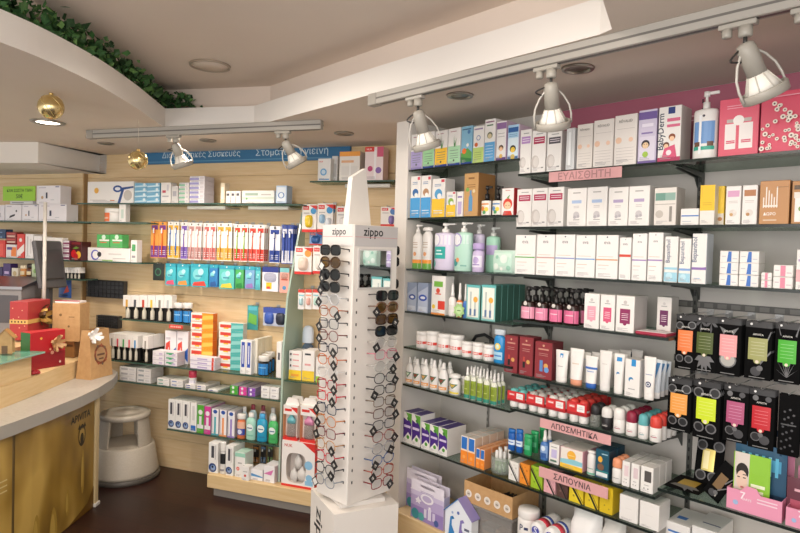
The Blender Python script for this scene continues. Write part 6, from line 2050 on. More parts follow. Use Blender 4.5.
def nhang(x0, x1, yt, yb, c, bub, desc, off=.15, card='#efebe6', rows=2):
    hang(W, x0, x1, yt, yb, off, lambda w, h: mk_card(w, h, card, nuk(c, bub), bub, 'soother_pack', bd=.02), desc, 'right of the divider', 'baby pack', rows=rows, step=.034)


nhang(301, 315.5, 204, 232, '#4a9ad0', (.2, .16, .75, .62, 'g:#e8c83a'), 'white baby pack with yellow bubble')
nhang(316, 332, 203, 232, '#4a9ad0', [(.14, .3, .5, .62, 'g:#9fc4e0'), (.54, .16, .9, .5, 'g:#dfe6ee')], 'white baby pack with pale blue soothers')
nhang(335, 351, 206, 233, '#c9c4c4', (.2, .2, .8, .6, 'g:#e6e2e0'), 'white baby pack half hidden by the display topper', rows=1)
nhang(379.5, 396, 206.5, 226, '#4a7ab8', (.5, .1, .85, .55, 'g:#8a7ab8'), 'white baby pack beside the white end panel', rows=1)
nhang(308, 321, 232.5, 245, '#3a6ab0', (.15, .12, .85, .76, 'g:#35619f'), 'dark blue baby cup pack', card='#7a9ac8', rows=1, off=.09)
nhang(293.5, 310.5, 246.5, 274.5, '#f0a04a', (.2, .14, .8, .62, 'g:#ead2c2'), 'red framed baby pack with beige bubble', off=.17)
nhang(311.5, 326, 246, 274, '#f0a04a', (.2, .14, .75, .66, 'g:#f2e9e2'), 'red framed baby pack with white bubble', off=.17, rows=1)
for i, x0 in enumerate((297, 304.3, 311.6, 318.8)):
    hang(W, x0, x0 + 6.8, 289.5, 309.5, .16, lambda w, h, i=i: mk_card(w, h, '#ece8e6', [('r', 0, .84, 1, 1, '#d9483c'), ('r', .1, .66, .9, .74, '#e8a08a' if i % 2 else '#8fc4cc')], (.2, .2, .8, .6, 'g:' + ['#b0d6dc', '#e8b0a4', '#b9dcd0', '#c0d2e0'][i]), 'soother_pack', bd=.014), ORD[i] + ' small teat pack from the left', 'right of the divider', 'baby pack')
# shelf with bottle and yellow footed carton
t('n2', 300.5, 312, 326, ('round', .66, 't:#9fb6d0', 'dome', '#d0dbe8', (.1, .6)), [('r', .1, .2, .9, .7, '#7f9ac8'), ('c', .5, .4, .2, '#e8a04a')], 'blue baby bottle behind the yellow footed carton', off=.085, name='baby_bottle')
b('n2', 289, 302, 351, '#efece9', [('r', 0, 0, 1, .33, '#f2cf3a'), ('r', .08, .84, .2, .92, '#33333a'), ('r', .08, .64, .2, .72, '#33333a'), ('r', .08, .44, .2, .52, '#33333a'), ('r', .3, .86, .8, .9, '#e0a0a0'), ('r', .3, .66, .8, .7, '#e0a0a0'), ('r', .3, .46, .8, .5, '#e0a0a0'), ('r', .2, .12, .8, .2, '#e8a03a')], 'left white carton with yellow foot', d=.1)
b('n2', 302.5, 314.8, 350.5, '#efece9', [('r', 0, 0, 1, .33, '#f2cf3a'), ('r', .2, .84, .7, .9, '#33333a'), ('r', .2, .5, .7, .56, '#e0a0a0')], 'right white carton with yellow foot', d=.1)
b('n2', 316, 327, 358, '#efece9', [('r', 0, 0, .6, .24, '#9fd04a'), ('r', .2, .5, .8, .6, '#c9c6c4')], 'small white carton with lime corner', d=.06)
# plinth: big carton with window and bottle cartons on top
zb0 = ZB['base'] + .0004
ua, _ = W.hit(281.5, 445, .27)
ub2, _ = W.hit(314.5, 448, .27)
w = ub2 - ua
h = W.hit(298, 442, .27)[1] - zb0
r = root('baby_set_carton', '', '', W.pt((ua + ub2) / 2 + .004, .27, zb0), W.rz)
say(r, 'large red edged baby set carton with round cut window', 'box')
m = MB()
D_ = .13
win = [(-w * .06 + w * .3 * math.copysign(abs(math.cos(a)) ** .6, math.cos(a)), h * .42 + h * .33 * math.copysign(abs(math.sin(a)) ** .6, math.sin(a))) for a in [6.2832 * k / 24 for k in range(24)]]
out = [(-w / 2, 0), (w / 2, 0), (w / 2, h), (-w / 2, h)]
tr = tessellate_polygon([[Vector((x, z, 0)) for x, z in out], [Vector((x, z, 0)) for x, z in win]])
m.add([(x, 0, z) for x, z in out + win], [tuple(q) for q in tr], '#efebe8')
n_ = len(win)
m.add([(x, 0, z) for x, z in win] + [(x, .05, z) for x, z in win], [(i, (i + 1) % n_, n_ + (i + 1) % n_, n_ + i) for i in range(n_)] + [tuple(range(n_, 2 * n_))], '#c9bfb8')
m.box(-w / 2, w / 2, .052, D_, 0, h, '#e6e1dd')
m.box(-w / 2, -w / 2 + .001, .0005, .0518, 0, h, '#d9352f')
m.box(w / 2 - .001, w / 2, .0005, .0518, 0, h, '#d9352f')
m.box(-w / 2, w / 2, .0005, .0518, h - .001, h, '#f0edea')
m.decals(w, h, [('r', 0, 0, 1, .05, '#d9352f'), ('p', [(.62, 1), (1, 1), (1, .8)], '#d9352f'), ('t', 'NUK', .2, .9, .24, '#c8352f'), ('c', .82, .52, .12, '#8fc4e6'), ('c', .84, .24, .1, '#8fc4e6'), ('r', .72, .08, .96, .18, '#8fc4e6')])
m.build('carton', r)
for i, (cx, cz, rr_) in enumerate([(-.18, .2, .15), (.06, .24, .17), (-.06, .5, .15)]):
    m = MB()
    m.lathe([(rr_ * w * .5, 0), (rr_ * w * .8, .1 * h), (rr_ * w * .75, .2 * h), (rr_ * w * .3, .27 * h), (rr_ * w * .12, .32 * h)], '#d9d6d2', cx * w, .028, 14, 1, .6)
    m.M = Matrix.Translation((0, 0, 0))
    for q in range(len(m.v)):
        m.v[q] = (m.v[q][0], m.v[q][1], m.v[q][2] + (cz - .12) * h)
    m.build('feeding_bottle', r)


def bottle_carton(w, h, d, c):
    r = root('bottle_carton', '', '')
    m = MB()
    m.box(-w / 2, w / 2, d * .55, d, 0, h * .8, '#e6ddd6')
    m.box(-w / 2, w / 2, 0, d * .549, 0, h * .07, '#d9352f')
    m.box(-w / 2, -w / 2 + .002, 0, d * .549, h * .071, h * .8, '#e89a6a')
    m.box(w / 2 - .002, w / 2, 0, d * .549, h * .071, h * .8, '#efe9e4')
    m.box(-w / 2, w / 2, 0, d, h * .801, h * .84, '#ece8e4')
    m.plate([(-w * .5, h * .841), (w * .5, h * .841), (w * .34, h), (-w * .34, h)], d * .4, d * .6, '#ece8e4')
    m.box(-w / 2 + .002, w / 2 - .002, 0, .001, h * .62, h * .8, '#efebe8')
    m.decals(w, h, [('r', .1, .7, .6, .76, '#d9352f'), ('p', [(.5, .8), (1, .8), (1, .66)], '#d9352f')])
    m.build('carton', r)
    b_ = MB()
    b_.lathe([(w * .3, h * .073), (w * .33, h * .12), (w * .3, h * .4)], 't:#d6cfcc', 0, d * .27, 14, 1, min(1, d * .25 / (w * .33)))
    b_.build('feeding_bottle', r)
    c_ = MB()
    c_.lathe([(w * .3, h * .401), (w * .3, h * .5), (w * .16, h * .55), (w * .1, h * .61)], 'g:' + c, 0, d * .27, 14, 1, min(1, d * .25 / (w * .33)))
    c_.build('bottle_cap', r)
    return r


zt_ = zb0 + h + .0006
for i, (x0, x1, yt, c, lab) in enumerate([(283.5, 298, 399, '#6fb9c4', 'bottle carton with teal capped baby bottle'), (300.5, 316.5, 399.5, '#d98fb4', 'bottle carton with pink capped baby bottle')]):
    run(W, zt_, 'on the big baby carton', x0, x1, yt, lambda w, h, d, c=c: bottle_carton(w, h, d, c), lab, 'box', d=.055, off=.262, rows=2)
# high right shelf
hk = lambda c: [('t', 'NUK', .25, .86, .3, '#d9352f'), ('r', .1, .05, .9, .1, c)]
b('n1', 318, 331, 158.5, '#ecebe9', hk('#4a9ad0') + [('c', .45, .4, .26, '#6aaede'), ('c', .45, .4, .16, '#cfe4f2')], 'white baby carton with blue disc', d=.06)
b('n1', 332, 338, 156, '#dcdad8', [('r', .2, .2, .8, .7, '#c0bdbb')], 'narrow pale carton behind the blue disc carton', d=.05, off=.1)
b('n1', 339.5, 360.5, 151.5, ('#eee9e2', '#d9d2c8', '#eee9e2'), [('r', 0, .84, 1, 1, '#f0a44a'), ('r', .1, .62, .7, .7, '#e8b48a'), ('r', .1, .2, .9, .5, '#e6e2dc'), ('r', .5, .1, .56, .6, '#f6f4f0')], 'white baby carton with orange top', d=.08)
b('n1', 365, 384, 146.8, ('#ecdcdc', '#d9b8b8', '#ecdcdc'), [('r', 0, .86, .5, 1, '#d9352f'), ('t', 'NUK', .24, .93, .3, '#f4e6e4'), ('r', .66, .7, 1, 1, '#cf5a7a'), ('r', .5, .04, .62, .9, '#f6f2f2'), ('c', .75, .3, .16, '#8a6ab0'), ('c', .3, .35, .14, '#c04a7a')], 'pink and white baby carton with red corner', d=.08)

# far left ---------------------------------------------------------------------
cam_ = [('c', .25, .35, .05, '#c9a47a'), ('r', .4, .3, .47, .62, '#2f3350'), ('r', .6, .2, .75, .24, '#c9c9d0'), ('r', .1, .86, .4, .9, '#b9b4c4'), ('r', .8, .9, .95, .95, '#6a6f9a')]
b('l1', -12, 4.5, 205, '#eae6ec', [('r', .3, .2, .8, .5, '#c9c6cc')], 'white electronics carton cut off by left picture edge', d=.1)
b('l1', 5.2, 21.5, 204.5, '#eeeaee', [('p', [(.25, .15), (.6, .3), (.62, .42), (.3, .3)], '#22232a'), ('c', .7, .6, .05, '#33343c'), ('r', .1, .85, .4, .9, '#b9b4c4')], 'white carton with black gadget picture', d=.1)
b('l1', 22.2, 38, 204.5, '#eeeaee', cam_, 'white carton left of the widest lower carton', d=.1)
b('l1', 38.8, 66.3, 204, '#eeeaee', cam_, 'widest lower white electronics carton', d=.1)
zl = ZB['l1'] + .0006
zu = W.hit(50, 204, .238)[1] + .001
boxes(W, zu, 'on the lower cartons', 36.5, 60.5, 185.5, '#f0ecf0', cam_, 'upper white electronics carton', off=.235, d=.09)
boxes(W, zu, 'on the lower cartons', 10, 33, 201, '#e4e0e4', [('r', .1, .3, .6, .6, '#8f8a94')], 'flat white carton holding the green sign', off=.22, d=.08)
ua, za = W.hit(3, 186.5, .246)
ub2, _ = W.hit(35.3, 186.5, .246)
_, zb_ = W.hit(20, 200.8, .246)
m = MB()
m.box(ua, ub2, 0, .002, zb_, za, '#9fd43c')
m.M = Matrix.Translation(((ua + ub2) / 2, 0, zb_))
m.decals(ub2 - ua, za - zb_, [('t', 'ΚΑΝ ΣΩΣΤΗ ΤΙΜΗ', .52, .72, .78, '#2f5a1e'), ('t', '50€', .52, .32, .2, '#2f5a1e')])
o = m.build('green_sign', None, W.pt(0, .246, 0), W.rz)
say(o, 'lime green paper sign leaning on the white cartons at far left', 'sign')
bk_ = [('r', .1, .1, .9, .4, '#d9b4a4'), ('r', .1, .6, .9, .8, '#c0524a')]
b('l2', -14, 5.5, 240, '#d8372f', [('r', .5, .1, .9, .8, '#e8584a')], 'bright red carton at left picture edge', d=.1)
b('l2', 6, 16.5, 244.5, '#e2dcdc', [('r', .5, .1, 1, .8, '#e8823c'), ('r', .1, .6, .6, .8, '#5a4a8a')], 'white carton with orange corner', d=.1)
b('l2', 17, 24.5, 234, '#d8423a', [('p', [(0, 0), (1, .3), (1, .6), (0, .3)], '#f0e6e2'), ('c', .5, .75, .2, '#f2e4de'), ('c', .4, .15, .15, '#f0d8d2')], 'red and white patterned carton', d=.08)
zz_ = W.hit(10, 244, .236)[1]
b('l2', 6, 16.4, 232, '#8f2a2a', bk_, 'dark red carton', stack=2, d=.06, lift=zz_ - ZB['l2'] + .004)
b('l2', -10, 5.4, 229, '#2a4468', [('r', .1, .2, .8, .4, '#7f9ac0')], 'dark blue carton', stack=2, d=.06, lift=W.hit(-4, 239, .236)[1] - ZB['l2'] + .004)
b('l2', 25.2, 33.4, 234, '#ece8e6', [('r', .2, .1, .4, .9, '#c9c4c4'), ('r', .6, .2, .8, .8, '#d6d2d0')], 'left white carton behind the thin pole', d=.08)
b('l2', 34, 42, 236, '#ece8e6', [('r', .0, .0, 1, .36, '#f2d24a'), ('r', .2, .5, .8, .7, '#cfcac8')], 'white carton with yellow foot left of the pole', d=.08)
b('l2', 44.5, 62.5, 237.5, '#ece8e2', [('r', 0, .1, 1, .5, '#f0cf4a'), ('r', .2, .65, .7, .8, '#c9c2ba')], 'wide white carton with yellow band behind the monitor', d=.05)
b('l2', 63, 69.5, 240.5, ('#ece6ea', '#8a3a5a', '#ece6ea'), [('r', 0, .2, 1, .6, '#8f4a6a')], 'white flat box with plum band', stack=4, d=.06)
b('l2', 70.5, 81.8, 241.5, '#4a1a1c', [('c', .3, .35, .24, '#c8202a', .28), ('c', .72, .3, .22, '#d9a83a', .26), ('c', .5, .2, .2, '#b01a24', .24), ('r', .1, .84, .9, .96, '#7a1a22'), ('p', [(.2, .62), (.5, .74), (.8, .66), (.5, .6)], '#6a8f3a')], 'dark carton with red apples picture', d=.08)
for x0, x1, yt, c, ops, lab in [(-6, 2.5, 267, '#3a2f5a', [], 'dark violet carton at left picture edge, lower shelf'), (3, 10.5, 263.5, '#46306a', [('r', .2, .2, .8, .4, '#b9a4d0')], 'small violet carton on the lower shelf'), (11.5, 18, 268, '#d9d2c0', [('c', .5, .4, .3, '#b9a47a')], 'small beige carton on the lower shelf')]:
    b('l3', x0, x1, yt, c, ops, lab, d=.06, where='at far left')
for x0, x1, yt, spec, lab in [(18.6, 24.5, 265.5, ('jar', .74, 'g:#c98a4a', 'wide', '#e8d9b9', (.1, .7)), 'small amber jar on the lower shelf'), (25, 31, 263.5, ('round', .7, 'g:#5a3424', 'dome', '#2a1a14', (.1, .6)), 'small brown bottle on the lower shelf')]:
    t('l3', x0, x1, yt, spec, [('r', .2, .2, .8, .7, '#e0cfa8')], lab, where='at far left', name='small_bottle')
b('l3', 31.6, 40.5, 264, '#b9c9a4', [('c', .4, .5, .2, '#7fa35a'), ('c', .7, .4, .15, '#e6dcc0')], 'pale green carton on the lower shelf', d=.06, where='at far left')
# row of white testers right of the monitor
ua, _ = W.hit(60, 279.5, .2)
ub2, zl_ = W.hit(80, 279.5, .2)
shelf(W, ua, ub2, .048, .2, zl_, 'tiny glass shelf with white testers right of the monitor', dark=False, brk=False)
for i in range(5):
    run(W, zl_ + .0004, 'right of the monitor', 61 + i * 3.7, 61 + (i + 1) * 3.7, 267.5, lambda w, h, d: tester(w, h, d, '#cfc9c2'), ORD[i] + ' little white tester from the left', 'tester box', d=.05, off=.19)
# ================================================================== counter
CZ = .705
front = [(-2.02, 1.75), (-1.9, 2.2), (-1.815, 2.55), (-1.77, 2.8), (-1.742, 3.05), (-1.727, 3.3), (-1.732, 3.5), (-1.765, 3.75), (-1.83, 3.95), (-1.93, 4.06)]
wk = front + [(-2.2, 4.18), (-2.75, 4.38), (-2.75, 1.75)]
r = root('shop_counter', '', '', (-2.2, 2.9, 0))
say(r, 'curved counter with golden poster front and pale grey worktop', 'counter')
inv = Matrix.Translation((2.2, -2.9, 0))
m = MB()
m.M = inv
m.prism(wk, CZ - .062, CZ, '#a9a59e', top='worktop')
m.build('worktop', r)


def polywarp(P, h):
    pts = [Vector(p) for p in P]
    acc = [0]
    for i in range(len(pts) - 1):
        acc.append(acc[-1] + (pts[i + 1] - pts[i]).length)
    L = acc[-1]

    def f(x, lay, z):
        s_ = max(0, min(L, x + L / 2))
        i = max(k for k in range(len(pts) - 1) if acc[k] <= s_ + 1e-9)
        t_ = (s_ - acc[i]) / (acc[i + 1] - acc[i])
        p = pts[i].lerp(pts[i + 1], t_)
        d = (pts[i + 1] - pts[i]).normalized()
        return (p.x + d.y * lay, p.y - d.x * lay, z)
    return L, f


golden, nt, bs = nodemat('golden_poster')
tc = nt.nodes.new('ShaderNodeTexCoord')
mp = nt.nodes.new('ShaderNodeMapping')
mp.inputs['Scale'].default_value = (1, 1, .45)
ns = nt.nodes.new('ShaderNodeTexNoise')
ns.inputs['Scale'].default_value = 4.2
ns.inputs['Detail'].default_value = 2
cr = nt.nodes.new('ShaderNodeValToRGB')
cr.color_ramp.elements[0].position = .3
cr.color_ramp.elements[0].color = lin('#5d431a')
cr.color_ramp.elements[1].position = .68
cr.color_ramp.elements[1].color = lin('#c9a85a')
e_ = cr.color_ramp.elements.new(.5)
e_.color = lin('#9a7a34')
for a_, b_ in ((tc.outputs['Object'], mp.inputs[0]), (mp.outputs[0], ns.inputs['Vector']), (ns.outputs[0], cr.inputs[0]), (cr.outputs[0], bs.inputs['Base Color'])):
    nt.links.new(a_, b_)
bs.inputs['Roughness'].default_value = .3
pan = [(-1.93, 2.2), (-1.86, 2.45), (-1.805, 2.72), (-1.775, 2.95), (-1.76, 3.2), (-1.757, 3.52)]
body = pan + [(-2.55, 3.54), (-2.7, 2.2)]
m = MB()
m.M = inv
m.prism(body, .0, CZ - .0625, '#6d5a3a')
m.build('counter_body', r)
PH = CZ - .07
for i, (a, b_) in enumerate(((0, 3), (2, 6))):
    P = [Vector(p) for p in pan]
    # split the front in two poster panels at y = 2.62 and carry on to the end
    seg = [p for p in pan]
    if i == 0:
        P = [(-1.93, 2.2), (-1.86, 2.45), (-1.805, 2.72), (-1.793, 2.812)]
    else:
        P = [(-1.791, 2.828), (-1.775, 2.95), (-1.76, 3.2), (-1.757, 3.5)]
    L, f = polywarp(P, PH)
    m = MB()
    m.M = inv
    g = lambda x, lay, z: f(x, lay + .003, z)
    m.decals(L, PH, [('r', 0, 0, 1, 1, 'golden_poster')], warp=g, z0=.004)
    ds = []
    blobs = [(.22, .16, .05, .13), (.42, .1, .06, .16), (.6, .22, .035, .12), (.82, .4, .03, .2)] if i else [(.35, .3, .05, .16), (.66, .36, .05, .2)]
    for (cx, cy, rx, ry) in blobs:
        ds += [('p', [(cx + rx * math.sin(q * .449) * (1 - .45 * (1 - math.cos(q * .449)) / 2), cy - ry * math.cos(q * .449)) for q in range(14)], '#a98a3c'), ('p', [(cx - .01 + rx * .6 * math.sin(q * .449) * (1 - .45 * (1 - math.cos(q * .449)) / 2), cy - ry * .7 * math.cos(q * .449)) for q in range(14)], '#bfa04e')]
    if i == 0:
        ds += [('r', .55, .12, .98, .24, '#e9e4d6'), ('t', 'νέα', .78, .18, .24, '#2a2a22')] + lines(.6, .95, [.68, .64, .6], '#d6c68f', .01)
    else:
        ds += [('t', 'APIVITA', .78, .90, .3, '#1d1910'), ('c', .8, .73, .055, '#2d2413', .09), ('c', .8, .73, .042, '#a98b45', .07), ('c', .8, .70, .028, '#2d2413', .05), ('p', [(.74, .8), (.79, .78), (.76, .84)], '#2d2413'), ('p', [(.86, .8), (.81, .78), (.84, .84)], '#2d2413'), ('c', .8, .81, .02, '#2d2413'), ('p', [(.6, .0), (1, .0), (1, .2), (.9, .08)], '#6b4a14')]
    m.decals(L, PH, ds, warp=lambda x, lay, z: f(x, lay + .0036, z), z0=.004)
    o = m.build('poster_panel', r)
m = MB()
m.M = inv
m.box(-1.775, -1.745, 3.505, 3.545, .0005, CZ - .063, '#c9b48a', ch=.002)
m.box(-1.785, -1.738, 3.50, 3.556, .0, .022, '#d6d2ca', ch=.003)
m.build('end_trim', r)

# wooden riser and block on the worktop
m = MB()
m.prism([(-1.965, 2.4), (-1.972, 3.2), (-1.992, 3.75), (-1.995, 4.0), (-2.2, 4.155), (-2.75, 4.35), (-2.75, 2.4)], CZ + .0005, .81, 'beech')
o = m.build('wooden_riser')
say(o, 'low pale wooden riser along the counter worktop', 'riser')
m = MB()
m.prism([(-1.982, 2.4), (-1.985, 3.27), (-2.2, 3.34), (-2.2, 4.15), (-2.75, 4.33), (-2.75, 2.4)], .8106, .93, 'beech')
o = m.build('wooden_block')
say(o, 'taller pale wooden block on the riser at left picture edge', 'riser')
m = MB()
m.prism([(-1.945, 3.33), (-1.99, 2.5), (-2.5, 2.5), (-2.5, 3.32)], .9306, .940, 'g:#8fb9a8', top='clear_glass')
o = m.build('glass_plate')
say(o, 'pointed glass plate lying on the taller wooden block', 'plate')

# ---- gift boxes
def bow(o, c, nrm, s, col, col2):
    """ribbon bow with four loops and two tails"""
    n = Vector(nrm).normalized()
    a = n.orthogonal().normalized()
    a = Vector((0, 0, 1)).cross(n).normalized() if abs(n.z) < .9 else a
    b = n.cross(a)
    m = MB()
    for k, ang in enumerate((20, 75, 130, 160, 200, 250, 310, 340)):
        d = a * math.cos(rad(ang)) + b * math.sin(rad(ang))
        sd = n.cross(d)
        L = s * (1 if k % 2 else .8)
        vs, fs = [], []
        for j in range(9):
            t_ = j / 8
            q = c + d * (L * math.sin(math.pi * t_)) + n * (s * .5 * (1 - math.cos(2 * math.pi * t_)) * .5 + s * .25 * math.sin(2 * math.pi * t_)) + n * .004
            wd = s * .16
            vs += [tuple(q - sd * wd), tuple(q + sd * wd)]
        for j in range(8):
            fs.append((2 * j, 2 * j + 1, 2 * j + 3, 2 * j + 2))
        m.add(vs, fs, col if k % 2 else col2, True)
    m.lathe([(.0005, 0), (s * .18, s * .05), (s * .15, s * .2), (.0005, s * .26)], col2, 0, 0, 10) if False else None
    m.build('bow', o)


def cbox(px, py0, py1, corner, ux, uy, wx, wy, zb, h, col, lab, name='gift_box', cols=None):
    """box on the counter: corner on plan, unit directions ux (right face) and uy (left face)"""
    r = root(name, '', '', (corner[0], corner[1], zb), math.atan2(ux[1], ux[0]))
    say(r, lab, 'gift box' if 'gift' in name else 'box')
    m = MB()
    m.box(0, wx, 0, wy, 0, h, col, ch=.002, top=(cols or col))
    return r, m


def unit(a, b_):
    d = Vector((b_[0] - a[0], b_[1] - a[1]))
    return (d.normalized().x, d.normalized().y), d.length


# small red box
u_, L_ = unit((-2.08, 3.415), (-1.99, 3.61))
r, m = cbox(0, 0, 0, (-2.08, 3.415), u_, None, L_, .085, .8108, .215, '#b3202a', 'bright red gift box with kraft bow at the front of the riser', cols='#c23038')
m.M = Matrix.Translation((L_ / 2, 0, 0))
m.decals(L_, .215, [('r', 0, 0, 1, .42, '#8f1a24'), ('c', .3, .82, .035, '#e0a04a'), ('c', .62, .4, .05, '#d9a08a'), ('c', .85, .12, .03, '#e6d2c4'), ('c', .56, .5, .03, '#e0b08a'), ('c', .66, .55, .03, '#e0b08a')])
m.M = None
m.box(-.0012, .0, .002, .083, .0, .213, '#2f7a45')
m.build('box', r)
bow(r, Vector((L_ * .72, -.002, .14)), (0, -1, 0), .05, '#c9a072', '#b98d5c')
# big red box on the block
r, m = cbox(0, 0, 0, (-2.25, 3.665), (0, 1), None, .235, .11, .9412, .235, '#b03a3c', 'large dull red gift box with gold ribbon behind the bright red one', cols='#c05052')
m.box(-.0012, .0, .0, .11, .10, .125, '#d9b46a')
m.box(.0, .235, -.0012, .0, .10, .125, '#d9b46a')
for q in range(5):
    m.box(-.0016, -.0012, .012 + q * .02, .02 + q * .02, .107, .118, '#4a2f1e')
for q in range(8):
    m.box(-.0014, 0, .01 + (q * 37 % 90) / 1000, .016 + (q * 37 % 90) / 1000, .02 + (q * 53 % 200) / 1000, .026 + (q * 53 % 200) / 1000, '#e0a88a')
m.build('box', r)
bow(r, Vector((.14, -.003, .13)), (.2, -1, .1), .075, '#5a3f26', '#c9a35a')
# kraft box on a lower brown box
r, m = cbox(0, 0, 0, (-2.185, 3.835), (1, 0), None, .13, .1, .8108, .105, '#8a6238', 'low brown carton under the kraft gift box', name='carton')
m.box(.01, .12, -.001, 0, .07, .085, '#5a3a20')
m.build('box', r)
r, m = cbox(0, 0, 0, (-2.19, 3.82), (1, 0), None, .175, .12, .9166, .24, 'kraft', 'kraft gift box stacked behind the two red gift boxes', cols='kraft')
m.M = Matrix.Translation((.0875, 0, 0))
m.decals(.175, .24, [('c', .3, .7, .05, '#7a5a34'), ('c', .6, .4, .04, '#7a5a34'), ('r', .2, .3, .32, .32, '#7a5a34'), ('r', .6, .64, .8, .66, '#7a5a34')])
m.M = None
m.build('box', r)
m = MB()
m.box(0, .15, 0, .1, 0, .014, '#efe9e6', ch=.003)
m.box(.0, .15, .0, .02, .0145, .018, '#c8303a')
o = m.build('flat_pack', None, (-2.18, 3.83, 1.1572))
say(o, 'flat white and red pack lying on top of the kraft box', 'pack')
# red ornament on the riser
r = root('ribbon_bow', '', '', (-2.005, 3.33, .8112))
say(r, 'small dark red ribbon bow lying on the riser', 'bow')
m = MB()
for k in range(5):
    a_ = k * 1.257
    m.lathe([(.0005, 0), (.016, .004), (.018, .012), (.01, .02), (.0005, .022)], '#a81c2c', .016 * math.cos(a_), .016 * math.sin(a_), 10)
m.build('petals', r)
# kraft paper bag
u_, L_ = unit((-1.889, 3.686), (-1.843, 3.871))
r = root('paper_bag', '', '', (-1.872, 3.686, CZ + .0006), math.atan2(u_[1], u_[0]))
say(r, 'kraft paper bag with wreath print and white ribbon on the worktop', 'paper bag')
m = MB()
H_, D_, tp = .30, .11, .016
bt = [(0, 0), (L_, 0), (L_, D_), (0, D_)]
tpv = [(tp, tp * 1.5), (L_ - tp, tp * 1.5), (L_ - tp, D_ - tp * 1.5), (tp, D_ - tp * 1.5)]
vs = [(x, y, 0) for x, y in bt] + [(x, y, H_) for x, y in tpv]
m.add(vs, [(0, 1, 5, 4), (1, 2, 6, 5), (2, 3, 7, 6), (3, 0, 4, 7), (3, 2, 1, 0)], 'kraft')
m.add([(x + .001 * (1 if x < .05 else -1), y, H_ - .002) for x, y in tpv], [(0, 1, 2, 3)], '#7a5a36')
m.decals(L_ * .9, H_, [('c', .5, .48, .36, '#8a4a30'), ('c', .5, .48, .27, '#b58f64')] + [('c', .5 + .31 * math.cos(q * .7), .48 + .2 * math.sin(q * .7), .05, '#6f5a4a' if q % 2 else '#a8583a') for q in range(9)] + [('r', .3, .46, .7, .5, '#6b4a34'), ('r', .38, .38, .62, .41, '#6b4a34')], warp=lambda x, lay, z: (L_ / 2 + x * (1 - .15 * z / H_), tp * 1.5 * z / H_ - lay - .0005, z))
m.build('bag', r)
bow(r, Vector((.035, .012, H_ - .035)), (-.4, -1, .2), .05, '#ece8e4', '#f4f1ee')
# wooden toy house
r = root('wooden_house', '', '', (-2.11, 3.25, .9406), rad(20))
say(r, 'small plain wooden house ornament at left picture edge', 'ornament')
m = MB()
m.plate([(-.035, 0), (.035, 0), (.035, .085), (0, .125), (-.035, .085)], -.03, .03, 'kraft')
m.decals(.07, .085, [('r', .3, 0, .7, .5, '#6b4a2a')], y=-.03)
m.build('house', r)
m = MB()
for s_ in (-1, 1):
    m.add([(0, -.036, .1265), (s_ * .046, -.036, .078), (s_ * .046, .036, .078), (0, .036, .1265), (0, -.036, .1305), (s_ * .046, -.036, .082), (s_ * .046, .036, .082), (0, .036, .1305)], [(0, 1, 2, 3), (4, 7, 6, 5), (0, 4, 5, 1), (1, 5, 6, 2), (2, 6, 7, 3)], '#a87c48')
m.build('roof', r)
# cash register / printer
r = root('receipt_printer', '', '', (-2.62, 4.02, .9306))
say(r, 'grey receipt printer with slanted metal lid behind the gift boxes', 'printer')
m = MB()
m.M = Matrix(((0, 0, 1, -.16), (1, 0, 0, 0), (0, 1, 0, 0), (0, 0, 0, 1)))
m.prism([(-.10, 0), (.12, 0), (.12, .35), (-.10, .30)], 0, .33, '#8d8a8b')
m.build('housing', r)
m = MB()
m.M = Matrix(((0, 0, 1, -.165), (1, 0, 0, 0), (0, 1, 0, 0), (0, 0, 0, 1)))
m.prism([(-.11, .2992), (.13, .3537), (.13, .371), (-.11, .317)], 0, .345, 'm:#b9b6b8')
m.build('lid', r)
m = MB()
m.box(-.14, .15, -.1025, -.1005, .08, .26, '#57555a', ch=.0006)
m.box(.1705, .173, -.08, .1, .12, .24, '#6a686c', ch=.0006)
m.build('slot_panel', r)
# monitor seen from behind
r = root('monitor', '', '', (-2.345, 4.07, .9306), rad(78))
say(r, 'dark grey monitor turned away behind the gift boxes', 'monitor')
m = MB()
m.box(-.045, .045, -.06, .06, 0, .012, '#3a393b', ch=.003)
m.box(-.02, .02, .0, .03, .0125, .34, '#4a494b', ch=.003)
m.build('stand', r)
m = MB()
m.M = Matrix.Translation((0, 0, .30)) @ Matrix.Rotation(rad(-10), 4, 'X')
m.box(-.115, .115, -.032, -.002, .0, .32, '#5a585a', ch=.006)
m.box(-.08, .08, -.0475, -.0325, .06, .26, '#4d4b4d', ch=.004)
m.build('housing', r)
m = MB()
m.M = Matrix.Translation((0, 0, .30)) @ Matrix.Rotation(rad(-10), 4, 'X')
m.box(-.11, .11, -.0015, -.0005, .008, .312, 'g:#16171a')
m.build('screen', r)
m = MB()
p = ondepth(44, 300, 3.935)
m.lathe([(.011, 0), (.011, 1.8 - .931)], '#d6d0c8', 0, 0, 12)
m.lathe([(.02, 0), (.02, .006), (.012, .01)], '#bdb8b0', 0, 0, 16)
o = m.build('support_pole', None, (p.x, 3.935, .9308))
say(o, 'slim white upright pole beside the dark monitor', 'pole')
hang(W, 57, 70, 276, 298, .16, lambda w, h: mk_pouch(w, h, .03, '#33589a', [('p', [(.5, .2), (.9, .3), (.8, .6)], '#b0483c'), ('c', .4, .7, .2, '#5a7fc0'), ('r', .2, .1, .8, .16, '#22386a')], 'cloth_pouch'), 'blue cloth pouch with red patch', 'right of the monitor', 'pouch', rows=1)
run(W, .95, 'standing behind the kraft gift box', 79, 95, 311.5, lambda w, h, d: mk_bottle(w, h, d, ('jar', .84, '#cfe0d2', 'wide', '#3f66b0', (.1, .7)), [('r', .1, .2, .9, .8, '#dfeae0')], 'storage_tub'), 'pale green tub with blue lid', 'tub', d=.09, off=.16) if False else None

